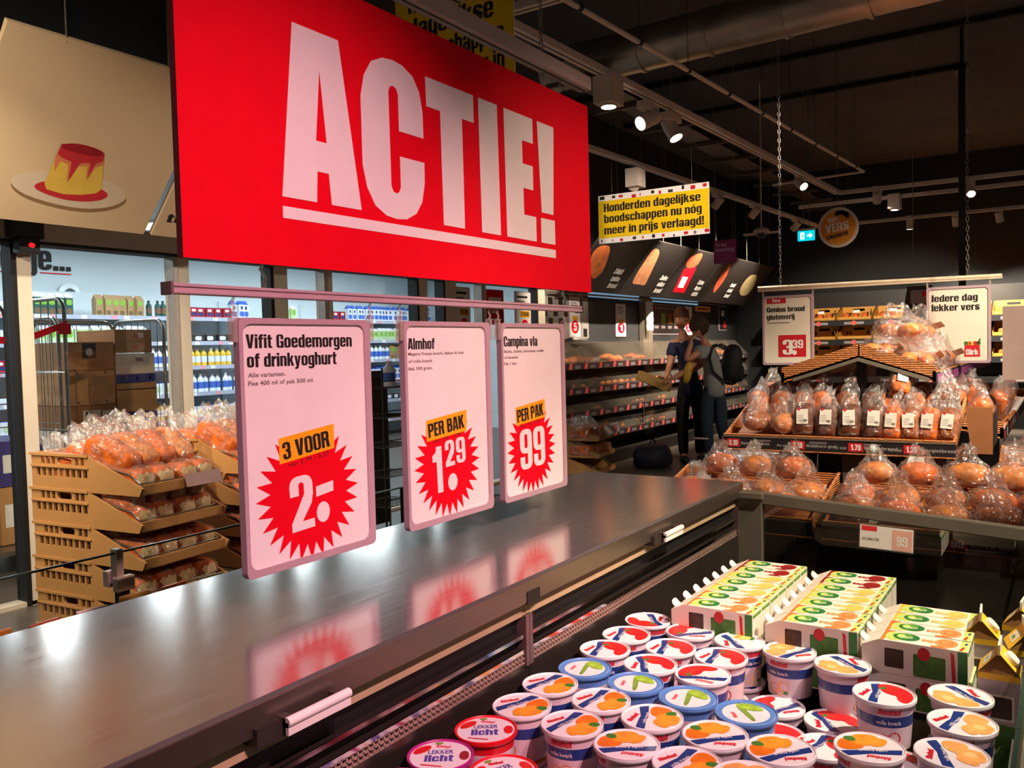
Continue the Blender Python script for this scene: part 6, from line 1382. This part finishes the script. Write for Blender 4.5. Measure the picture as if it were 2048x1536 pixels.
# low trays
fl2 = lambda y: .56 - .04 + (y - 4.06) * .17 + .012
def lowrow(xs, y, zz, nm, G, ks):
    for i, x in enumerate(xs):
        KR[ks[i % len(ks)]].put((x, y + rn.uniform(-.015, .015), fl2(y) + zz), f'{["pale", "golden", "speckled"][ks[i % len(ks)]]} round bread, {_ORD[i]} from left, {nm}', rn.uniform(0, 6), G, (rn.uniform(-.1, .1), rn.uniform(-.1, .1), rn.uniform(0, 6)), rn.uniform(1.02, 1.14))
lowrow([-1.58, -1.385, -1.19], 4.17, 0, 'front row, left low tray', 'round breads in the low trays', [2, 0, 1])
lowrow([-1.68, -1.49, -1.30, -1.115], 4.36, .0, 'middle row, left low tray', 'round breads in the low trays', [0, 1, 0])
lowrow([-1.60, -1.40, -1.20], 4.50, .085, 'top row, left low tray', 'round breads in the low trays', [1, 0, 1])
lowrow([-.845, -.65, -.455, -.26, -.07], 4.17, 0, 'front row, middle low tray', 'round breads in the low trays', [2, 1, 0])
lowrow([-.86, -.67, -.475, -.285, -.10], 4.35, .02, 'middle row, middle low tray', 'round breads in the low trays', [1, 0, 2, 1])
lowrow([-.80, -.61, -.40, -.22, -.05], 4.50, .085, 'top row, middle low tray', 'round breads in the low trays', [0, 1, 0])
lowrow([.13, .33], 4.17, 0, 'front row, right low tray', 'round breads in the low trays', [1, 0])
lowrow([.14, .33], 4.37, .02, 'middle row, right low tray', 'round breads in the low trays', [0, 2])
# upper right small tray
for i, (x, y, z) in enumerate(((-.20, 4.68, .705), (-.03, 4.68, .705), (.14, 4.68, .705), (-.19, 4.85, .735), (-.02, 4.85, .735), (.14, 4.86, .735))): KROLL[i % 2].put((x, y, z), f'bagged loaf in the small upper right tray, {_ORD[i % 3]} of the ' + ('front' if i < 3 else 'back') + ' row', 0, 'loaves in the upper right tray', (0, 0, rn.uniform(0, 6)), .95)
# right side tray
for i in range(14):
    y = 5.42 + (i // 2) * .21; x = -.40 - .19 * (i % 2); KN[i % 3 if i % 3 != 2 else 0].put((x, y, .88 + (.0 if i % 2 == 0 else .035)), f'bagged loaf in the waist-high right side tray, {_ORD[i // 2]} from the front in the ' + ('outer' if i % 2 == 0 else 'inner') + ' row', 0, 'loaves in the right side tray', (rn.uniform(-.2, .2), .25, rn.uniform(0, 6)), .98)
# ridge tray: bags of rolls with label strips
def rollbag(seed):
    t = thing('bag_of_rolls', '', 'bread rolls'); rr_ = random.Random(seed)
    for k in range(4):
        V, F = blob(.045, .075, .042, 2.2, 2, .05, 9, seed + k, .9); b = MB(); a = rr_.uniform(-.4, .4); M = Matrix.Rotation(a, 3, 'Z')
        b.add([M @ v + Vector((-.06 + .085 * (k % 2), -.07 + .13 * (k // 2), .045 + .02 * (k % 2))) for v in V], F, [CRUSTL, CRUST][k % 2], True); b.build('roll', t)
    BV, BF = bagshape(.125, .16, .08, 2.4, 4, seed, (0, .2, 1), .07, .78); b = MB(); b.add([v + Vector((-.015, 0, .063)) for v in BV], BF, BAG, False); b.build('clear_bag', t)
    b = MB(); b.prism(_bx(-.09, -.022, .09, .022), FF((.085, -.03, .11), (-.2, 1, -.3), (-.8, -.1, .6)), CARD, -.001, 0); b.build('label_strip', t)
    return Kind(t)
RB = [rollbag(3), rollbag(8)]
for i in range(14):
    y = 5.2 + (i // 2) * .29; x = -.88 + .17 * (i % 2); RB[i % 2].put((x, y, 1.345 - (x + .985) * .325 - .028), f'bag of oval rolls on the right ridge tray, {_ORD[i // 2]} from front, ' + ('upper' if i % 2 == 0 else 'lower') + ' row', 0, 'bags of rolls on the ridge tray', (0, .30, rn.uniform(-.5, .5)), .92)
RB[0].put((-.80, 5.26, 1.395), 'bag of oval rolls lying crosswise on top at the ridge tray near end', 0, 'bags of rolls on the ridge tray', (0, .25, 1.2), .92)
RB[1].put((-.77, 5.60, 1.395), 'bag of oval rolls piled up on the right ridge tray beside the white sign', 0, 'bags of rolls on the ridge tray', (.1, .25, .4), .92)
# left side low tray: bags with white labels
KW = Kind(loaf_kind(CRUSTM, None, .09, .075, .05, 2.6, 41, (0, 0, 1), lambda t: (lambda b: (b.add(*[(lambda V, F: ([v * .62 + Vector((0, 0, .093)) for v in V], F))(*blob(.06, .05, .012, 2.4, 2, .02, 5, 0, .5))][0], PAPER, True), b.build('white_label', t)))(MB()), True, 'bread_loaf', .05, 2.2, .05, 1.13))
for i in range(12):
    y = 5.5 + (i // 3) * .2; x = -1.96 + .155 * (i % 3); KW.put((x, y, .487 + (2.05 + x) * .17), f'white-labelled bagged loaf in the low left side tray, {_ORD[i // 3]} from front, ' + ['outer', 'middle', 'inner'][i % 3] + ' row', 0, 'loaves in the low left side tray', (0, .0, rn.uniform(0, 6)))
# ------------------------------------------------------------------ signs over the stand
t = thing('hanging_rail', 'pale rail over the bread stand carrying the two white signs, hung on chains', 'rail', (-1.11, 6.1, 1.785)); b = MB(); b.tube([(-.76, 0, 0), (.76, 0, -.01)], .014, mat('rail_cream', (226, 206, 176), .4), 10); b.box(-.762, .762, -.01, .01, -.026, -.012, mat('rail_cream', (226, 206, 176), .4)); b.build('bar', t)
for x in (-.60, .57):
    b = MB(); chain(b, (x, 0, .01), (x, 0, 2.5), CHROME, .03, .002); b.build('chain', t)
def stand_sign(label, x0, W_, z0, H_, draw):
    t = thing('framed_sign', label, 'sign', (x0, 6.1, z0)); f = FY(-.006); b = MB()
    b.prism(rr(0, 0, W_, H_, .014, 4), FY(0), FRAME, -.008, .008, holes=[rr(.016, .016, W_ - .016, H_ - .016, .02, 5)]); b.build('snap_frame', t)
    b = MB(); b.prism(rr(.008, .008, W_ - .008, H_ - .008, .01, 3), FY(0), mat('paper_cream', (236, 226, 206), .7, var=.02), -.004, .003); draw(b, FY(-.003), W_, H_); b.build('poster', t)
    for u in (.0, W_ - .01):
        b = MB(); b.box(u, u + .01, -.006, .006, H_ - .002, 1.765 - z0, CLIPM); b.build('hanger_clip', t)
def s1(b, f, W_, H_):
    b.plate(_bx(.03, .435, .165, .475), f, FLAGR, .0008); b.heavy('Vers', f, PAPER, .07, .444, .024, width=.055, w=.0014)
    b.heavy('Genius brood', f, INK, .03, .375, .036, width=.265, w=.001); b.heavy('glutenvrij', f, INK, .03, .322, .036, width=.195, w=.001); b.plate(_bx(.03, .295, .19, .301), f, GREYINK, .0008)
    b.plate(_bx(.11, .055, .302, .21), f, FLAGR, .0008); b.heavy('3', f, PAPER, .14, .072, .105, width=.07, w=.0014); b.plate(ell(.222, .086, .016, .017, 16), f, PAPER, .0014); b.heavy('39', f, PAPER, .207, .115, .06, width=.075, w=.0016)
def s2(b, f, W_, H_):
    b.heavy('Iedere dag', f, INK, .03, .395, .044, width=.262, w=.001); b.heavy('lekker vers', f, INK, .03, .335, .044, width=.272, w=.001)
    b.plate([(.215, .04), (.305, .04), (.302, .115), (.218, .115)], f, FLAGR, .0008); b.heavy('Dirk', f, PAPER, .226, .052, .036, width=.068, w=.0014)
    for k, m in enumerate((LEAF, CRUST, PUDD, STRAW, LEAF)): b.plate(ell(.225 + .018 * k, .125, .012, .014, 8), f, m, .001)
    b.plate([(.295, .12), (.31, .15), (.30, .155), (.292, .125)], f, LEAF, .001)
stand_sign('white framed sign reading Genius brood glutenvrij 3.39', -1.84, .355, 1.235, .49, s1)
stand_sign('white framed sign reading Iedere dag lekker vers with small red bag logo', -.775, .365, 1.235, .49, s2)
t = thing('sign_board', 'plain mauve-grey sign back hanging at the right edge', 'sign board', (-.32, 5.6, 1.15)); b = MB(); b.prism(rr(0, 0, .3, .42, .01, 3), FY(0), mat('board_mauve', (150, 128, 120), .6, var=.05), -.012, 0); b.build('board', t); b = MB(); b.tube([(.15, -.0, .42), (.15, 0, 3.1)], .002, GREYP, 5); b.build('wire', t)
t = thing('hanging_poster', 'dark slanting hanging poster left of the Iedere dag sign', 'poster', (-1.08, 7.0, 1.41)); b = MB(); f = FY(0); b.prism([(0, 0), (.23, 0), (.23, .38), (.06, .38)], f, mat('poster_dark', (48, 40, 44), .6, var=.2), -.006, 0); b.plate(_bx(.08, .25, .2, .35), f, TXTG, .0008); b.plate(_bx(.16, .3, .2, .34), f, FLAGR, .0012); b.build('sheet', t); b = MB(); b.tube([(.1, -.002, .38), (.1, -.002, 2.8)], .002, GREYP, 5); b.build('wire', t)
# ================================================================== far bread wall
SHB = mat('wall_shelf_black', (28, 25, 24), .5); YCR = mat('crate_yellow', (206, 148, 58), .5, var=.06)
t = thing('wall_bread_rack', 'black wall rack with yellow bread crates at the far end of the store', 'bread rack', (-2.4, 14.9, 0))
b = MB(); b.box(-1.9, 3.2, .1, .12, 0, 2.2, SHB); b.build('back_panel', t)
for k, z in enumerate((1.72, 1.41, 1.10, .8)):
    b = MB(); b.box(-1.9, 3.2, -.42, .1, z - .03, z, SHB); b.build('shelf', t)
    b = MB(); b.box(-1.9, 3.2, -.43, -.42, z - .09, z - .005, STRIP)
    for q in range(9):
        x = -1.75 + .55 * q; b.plate(_bx(x, z - .07, x + .3, z - .03), FY(-.431), TXTG, .001); b.plate(ell(x + .15, z - .048, .04, .04, 10), FY(-.431), mat('tag_coral', (226, 92, 84), .6), .002)
    b.build('price_strip', t)
def ycrate():
    t = thing('yellow_crate', '', 'bread crate'); b = MB(); f = FY(-.2)
    b.prism([(-.26, 0), (.26, 0), (.26, .22), (-.26, .22)], FY(.2), YCR, 0, .012, holes=[[(q, v) for q, v in rr(-.09, .15, .09, .19, .01, 2)][::-1]] + [_bx(x, .08, x + .03, .13)[::-1] for x in (-.2, -.15, .12, .17)]); b.build('back_wall', t)
    b = MB(); b.box(-.26, .26, -.2, .2, 0, .01, YCR); b.box(-.26, .26, -.2, -.19, 0, .05, YCR); b.build('base', t)
    for x in (-.26, .25):
        b = MB(); b.hexa([(x, -.2, 0), (x + .01, -.2, 0), (x + .01, .2, 0), (x, .2, 0), (x, -.2, .05), (x + .01, -.2, .05), (x + .01, .2, .22), (x, .2, .22)], YCR); b.build('side_wall', t)
    b = MB(); b.tube([(.255, -.19, .06), (.255, -.21, .12), (.255, -.16, .16)], .008, CHROME, 6); b.build('bail', t)
    return Kind(t)
YK = ycrate(); KS = Kind(loaf_kind(CRUST, CRUMB, .10, .05, .055, 4, 51, (-1, 0, .6), None, False, 'bread_loaf'))
KS.root['label'] = 'x'
for r_, z in enumerate((1.72, 1.41, 1.10)):
    for q in range(9):
        x = -2.4 - 1.6 + .55 * q
        YK.put((x, 14.69, z + .001), f'yellow bread crate on the {_ORD[r_]} shelf of the far bread wall', 0, f'yellow crates on the {_ORD[r_]} far shelf')
        if r_ == 0 or q > 4:
            for j in range(3): KS.put((x - .14 + .14 * j, 14.62, z + .013), f'brown loaf in a yellow crate on the {_ORD[r_]} shelf of the far bread wall', math.pi / 2, f'loaves on the {_ORD[r_]} far shelf')
        if r_ == 0 and 0 < q < 5:
            b = MB(); b.prism(_bx(-.05, 0, .05, .05), FF((0, 0, 0), (1, 0, 0), (0, .4, 1)), PAPER, -.002, 0); o = b.build('price_ticket'); o.location = (x + .02, 14.56, 1.72 + .115); tag(o, 'white price ticket standing on loaves of the far bread wall, top shelf', 'ticket', 'white tickets on the far bread wall')
# ================================================================== ceiling: tracks, lamps, duct, pipe
TRKW = mat('track_white', (222, 212, 202), .5, var=.04)
LAMPW = mat('lamp_white', (214, 198, 184), .45, var=.03)
def track(label, p0, p1, w=.05, h=.045):
    p0, p1 = Vector(p0), Vector(p1); d = p1 - p0
    t = thing('lighting_track', label, 'lighting track', tuple(p0), math.atan2(d.y, d.x)); L = d.length
    b = MB(); b.box(0, L, -w / 2, w / 2, -h / 2, h / 2, TRKW); b.box(.01, L - .01, -.006, .006, -h / 2 - .001, -h / 2, BLKF); b.build('profile', t, bev=.003)
    n = max(2, int(L / 2.2))
    for k in range(n + 1):
        b = MB(); x = .1 + (L - .2) * k / n; b.tube([(x, 0, h / 2), (x, 0, 4.29 - p0.z)], .0025, GREYP, 5); b.build('suspension_wire', t)
track('pale lighting track running along the island, with the three nearest spot heads', (-2.78, -1.0, 3.2), (-2.37, 10.97, 3.2), .07)
track('pale lighting track farther left, behind the yellow banner', (-3.72, 5.6, 3.2), (-3.30, 14.2, 3.2), .06)
track('pale cross track meeting the end of the long track, nearest of three', (-2.36, 11.0, 3.2), (2.2, 11.1, 3.2), .055)
track('pale cross track behind the nearest cross track', (-3.0, 11.6, 3.17), (2.2, 11.6, 3.17), .055)
track('pale cross track at the far end, behind the round sign', (-3.2, 13.8, 3.17), (2.2, 13.6, 3.17), .055)
track('pale cross track high at the top of the view, beside the tall yellow banner', (-4.9, 4.0, 3.25), (-.5, 3.97, 3.25), .07)
track('pale track above the aisle on the customer side, out over the tubs', (1.0, -1.6, 3.25), (1.0, 7.6, 3.25), .06)
def rotz_to(d):
    return Vector(d).normalized().to_track_quat('Z', 'Y').to_matrix()
def lamp(label, x, y, z, d, lit=None, e=0, size=40, tgt=None, box=True, r=.05, L=.15, blend=.6):
    """d: direction the head points; lit: colour of the light"""
    t = thing('track_spotlight', label, 'spotlight', (x, y, z)); d = Vector(d).normalized()
    b = MB()
    b.box(-.04, .04, -.11, .11, .06, .115, LAMPW) if box != 'big' else b.box(-.07, .07, -.09, .09, -.06, .12, LAMPW)
    b.build('adapter', t, bev=.004)
    b = MB(); b.tube([(0, 0, .08), (0, 0, 0)], .009, LAMPW, 8); b.build('arm', t)
    M = rotz_to(d); f = lambda a, c, q: tuple(M @ Vector((a, c, q)))
    b = MB(); b.lathe([(r * .9, -L / 2), (r, -L / 2 + .008), (r, L / 2), (r * .9, L / 2), (r * .86, L / 2 - .012)], LAMPW, 24, f=f); b.disc(r * .9, -L / 2, LAMPW, 24, f=f, up=False); b.build('housing', t)
    if lit:
        col = tuple(int(255 * min(1, c) ** .4545) for c in lit); lm = mat('lens_%d_%d' % (col[1], col[2]), col, .4, emit=14, var=0)
    else: lm = mat('lens_off', (150, 140, 130), .3)
    b = MB(); b.disc(r * .87, L / 2 - .011, lm, 24, f=f); b.build('lens', t)
    if lit and e:
        p = Vector((x, y, z)) + d * (L / 2 + .01)
        s = spot('lamp_light', p, tgt or tuple(Vector((x, y, z)) + d * 3), e, lit, size, blend, .03); 
        s.parent = t; s.matrix_parent_inverse = Matrix.Translation(t.location).inverted()
    return t
WARM = (1.0, .84, .64); COOL = (.85, .93, 1.0); PINK = (1.0, .50, .52); NEUT = (1.0, .82, .66)
lamp('white spotlight hanging straight down, nearest on the long track, cool lit lens', -2.57, 5.17, 3.06, (.02, -.05, -1), COOL, 160, 60, box='big', r=.055)
lamp('white spotlight next to the nearest one, turned to the left with warm lens', -2.54, 5.74, 3.02, (-.35, -.75, -.42), NEUT, 260, 55, r=.055, L=.17)
lamp('white spotlight crossing the left-turned one, pointing down right', -2.53, 6.15, 3.03, (.45, -.1, -.85), NEUT, 260, 55, r=.055, L=.17)
lamp('white spotlight alone two thirds along the long track, tilted right', -2.46, 9.58, 3.12, (.6, -.45, -.62), WARM, 600, 60)
lamp('bright spotlight on the nearest cross track, aimed towards the camera', -.94, 11.0, 3.06, (.1, -.72, -.7), WARM, 500, 60)
lamp('spotlight turned away beside the bright one on the nearest cross track', -1.93, 11.0, 3.1, (-.1, .6, -.5), WARM, 700, 80)
lamp('cool-lit spotlight pointing down on the second cross track', -1.83, 11.6, 3.08, (0, -.05, -1), COOL, 200, 70, box='big')
lamp('cool-lit small spotlight pointing down on the far cross track', -1.96, 13.7, 3.07, (0, .05, -1), COOL, 160, 70)
lamp('spotlight on the far cross track beside the dark column', -1.36, 13.7, 3.06, (0, .5, -.75), WARM, 600, 75)
lamp('spotlight on the far cross track nearest the right edge', -.82, 13.68, 3.06, (.1, .5, -.75), WARM, 600, 75)
lamp('large spotlight box above the yellow banner', -3.6, 7.8, 3.02, (-.7, .6, -.7), WARM, 650, 75, box='big', r=.06)
lamp('spotlight on the left track right of the yellow banner', -3.5, 9.88, 3.07, (-.7, .2, -.65), WARM, 700, 75)
lamp('spotlight on the left track half hidden by the round sign', -3.36, 12.8, 3.09, (-.7, .2, -.65), WARM, 600, 75)
lamp('spotlight on the left track, second right of the yellow banner', -3.44, 11.1, 3.09, (-.7, .25, -.65), WARM, 700, 75)
# out-of-view lamps for the island, signs and bread stand; last five only added brightening
def aim(label, x, y, tgt, col, e, size, blend=.9, z=3.12): lamp(label, x, y, z, Vector(tgt) - Vector((x, y, z)), col, e, size, tgt, blend=blend)
aim('pink-lit spotlight over the tubs, aimed at the nearest poster', 1.0, .3, (-1.27, 1.25, 1.05), (1.0, .46, .52), 385, 44)
aim('pink-lit spotlight over the tubs, aimed at the nearest quark tubs', 1.0, .75, (-.7, 1.25, .7), (1.0, .64, .70), 160, 40)
aim('warm spotlight over the tubs, aimed at the juice cartons', .85, 1.9, (-.42, 2.25, .72), (1.0, .86, .64), 430, 46, .9)
aim('warm spotlight over the tubs, aimed at the farthest poster', 1.0, 2.6, (-1.27, 2.3, 1.15), (1.0, .62, .50), 235, 44)
aim('warm spotlight aimed at the bread stand end', 1.0, 3.6, (-.9, 4.9, .9), WARM, 760, 44, .8)
aim('warm spotlight aimed at the bread trays on the ridge', 1.0, 4.6, (-.7, 5.8, 1.2), WARM, 600, 45, .8)
aim('unseen spotlight added to brighten the hanging yellow banners', 1.0, 4.4, (-3.05, 7.3, 2.62), NEUT, 1700, 14)  # invented head, only there to lift the dim banner
aim('unseen spotlight added to brighten the two people by the bakery case', 1.0, 6.6, (-3.6, 9.5, .9), WARM, 260, 22)  # added fill for the people, out of view
aim('unseen spotlight added on the long track to brighten the bread crates', -2.75, -.3, (-3.65, 2.5, .8), WARM, 430, 40)  # put in outside the frame to brighten the crates
aim('unseen spotlight added between the tracks to brighten the glazing posts', -3.3, 1.2, (-4.6, 2.7, .9), WARM, 400, 60)  # added outside the frame so the posts come out bright
aim('unseen low spotlight added to brighten the beige canopy panel', -2.63, .2, (-4.4, 1.9, 2.25), (1.0, .84, .64), 230, 60, z=2.9)  # extra unseen lamp, added to lift the dark panel
# round duct
t = thing('air_duct', 'round spiral metal air duct under the dark ceiling', 'duct', (-3.6, 6.15, 3.66))
b = MB(); DM = mat('galvanised', (176, 168, 158), .38, .9, var=.15, vs=5, bump=.15, bs=30)
b.tube([(0, 0, 0), (6.8, -.35, .02)], .165, DM, 28); b.build('pipe', t)
for k in range(12):
    x = .3 + k * .55; b = MB(); b.tube([(x, -.35 * x / 6.8, 0), (x + .03, -.35 * (x + .03) / 6.8, 0)], .172, DM, 28); b.build('joint_band', t)
t = thing('sprinkler_pipe', 'thin pale pipe with black clamps running under the ceiling right of the long track', 'pipe', (-2.24, 3.6, 3.22))
b = MB(); b.tube([(0, 0, 0), (.37, 6.3, 0)], .016, TRKW, 10); b.tube([(.37, 6.3, 0), (-.6, 6.25, -.03)], .014, TRKW, 8); b.build('tube', t)
for k in range(9):
    y = .5 + k * .68; x = .37 * y / 6.3; b = MB(); b.tube([(x, y, 0), (x, y + .03, 0)], .023, BLACK, 10); b.tube([(x, y + .015, .02), (x, y + .015, 1.06)], .002, DARK, 4); b.build('clamp', t)
t = thing('cable_tray', 'dark cable tray with yellow cables between the two long tracks', 'cable tray', (-3.15, 5.4, 3.45))
b = MB()
b.box(-.14, .14, 0, 9, 0, .008, DARK); b.box(-.14, -.13, 0, 9, 0, .06, DARK); b.box(.13, .14, 0, 9, 0, .06, DARK); b.build('tray', t)
for k in range(10):
    b = MB(); b.box(-.3, .3, .4 + k * .88, .43 + k * .88, -.035, 0, mat('bracket_brown', (92, 80, 70), .6)); b.build('cross_bracket', t)
b = MB()
for k in range(4): b.tube([(-.08 + .04 * k, .2 + .1 * q, .016 + .006 * math.sin(q * .9 + k)) for q in range(88)], .009, [BLACK, mat('cable_ochre', (190, 150, 60), .5), BLACK, BLACK][k], 6)
b.build('cable', t)
t = thing('support_column', 'thin black post from the ceiling down behind the bread signs', 'post', (-.84, 9.0, 0)); b = MB(); b.box(-.028, .028, -.028, .028, 0, 3.88, BLACK); b.build('shaft', t); b = MB(); b.box(-.06, .06, -.06, .06, 3.86, 3.9, BLACK); b.box(-.015, .015, -.015, .015, 3.9, 4.3, BLACK); b.build('cap', t)
# exit sign, round sign, purple sign
t = thing('exit_sign', 'small lit turquoise exit sign with white arrow, hanging left of the round sign', 'exit sign', (-2.51, 10.0, 2.54)); f = FY(0, -.095, 0)
b = MB(); b.box(-.1, .1, 0, .03, .115, .14, WHITE); b.build('housing', t)
b = MB(); b.prism(rr(0, 0, .19, .115, .006, 2), f, mat('exit_teal', (0, 176, 190), .4, emit=1.6, var=0), -.008, 0)
wl = mat('exit_white', (240, 255, 250), .4, emit=2.2, var=0)
b.plate([(.03, .02), (.075, .02), (.075, .095), (.03, .095)], f, wl, .001); b.plate([(.045, .04), (.06, .04), (.06, .07), (.045, .07)], f, mat('exit_teal', (0, 0, 0)), .0015)
b.plate([(.105, .047), (.135, .047), (.135, .025), (.165, .057), (.135, .09), (.135, .067), (.105, .067)], f, wl, .001); b.build('lit_panel', t)
for x in (-.03, .03):
    b = MB(); b.tube([(x, .015, .14), (x, .015, 1.75)], .004, GREYP, 5); b.build('hanger_rod', t)
t = thing('round_sign', 'round orange sign reading VERS GARANTIE with a white rim, hanging far right', 'round sign', (-1.73, 8.0, 2.405)); f = FY(0, 0, 0)
b = MB(); b.prism(ell(0, 0, .172, .178, 40), f, mat('sign_rim', (206, 196, 184), .6), -.02, 0); b.plate(ell(0, 0, .15, .155, 36), f, mat('sign_ochre', (214, 138, 30), .6, var=.05), .001)
b.heavy('100%', f, PAPER, -.09, .045, .04, width=.1, w=.002, bold=.03, rot=.12); b.heavy('VERS', f, PAPER, -.105, -.045, .075, width=.2, w=.002, bold=.05, rot=.12); b.heavy('GARANTIE', f, INK, -.095, -.105, .036, width=.19, w=.002, bold=.04, rot=.18)
for k in range(5):
    a = .35 + k * .42; b.plate(ell(.035 + .055 * math.cos(a + .3), .085 + .045 * math.sin(a), .022, .03, 10, a), f, BROWNP, .0015)
b.build('disc', t); b = MB(); b.tube([(0, .01, .17), (0, .01, 1.88)], .002, GREYP, 4); b.build('wire', t)
t = thing('purple_sign', 'small purple sign reading 24 uur bewaking, hung in front of the bread panels', 'sign', (-2.77, 8.0, 2.165)); f = FY(0, -.11, 0)
b = MB(); b.prism([(0, 0), (.22, 0), (.22, .225), (0, .225)], f, mat('sign_purple', (140, 30, 96), .6), -.008, 0); pl = mat('letter_lilac', (206, 140, 180), .6)
b.heavy('24 uur', f, pl, .02, .165, .03, width=.11, w=.001, bold=.04); b.heavy('bewaking', f, pl, .02, .115, .036, width=.18, w=.001, bold=.05); b.build('panel', t)
for x in (-.1, .1):
    b = MB(); b.tube([(x, .004, .225), (x, .004, 2.13)], .002, GREYP, 4); b.build('wire', t)
t = thing('security_camera', 'white dome camera bracket hanging below the left track', 'camera', (-2.9, 9.6, 2.62)); b = MB(); b.lathe([(.0, .07), (.06, .06), (.09, .03), (.09, 0)], LAMPW, 20); b.box(-.2, .2, -.03, .03, -.01, .012, LAMPW); b.build('mount', t); b = MB(); b.lathe([(.055, 0), (.05, -.03), (.03, -.05), (0, -.056)], BLACK, 18); b.build('dome', t); b = MB(); b.tube([(0, 0, .07), (0, 0, 1.67)], .008, LAMPW, 6); b.build('rod', t)
bpy.data.objects.remove(_fo); bpy.data.curves.remove(_fc)
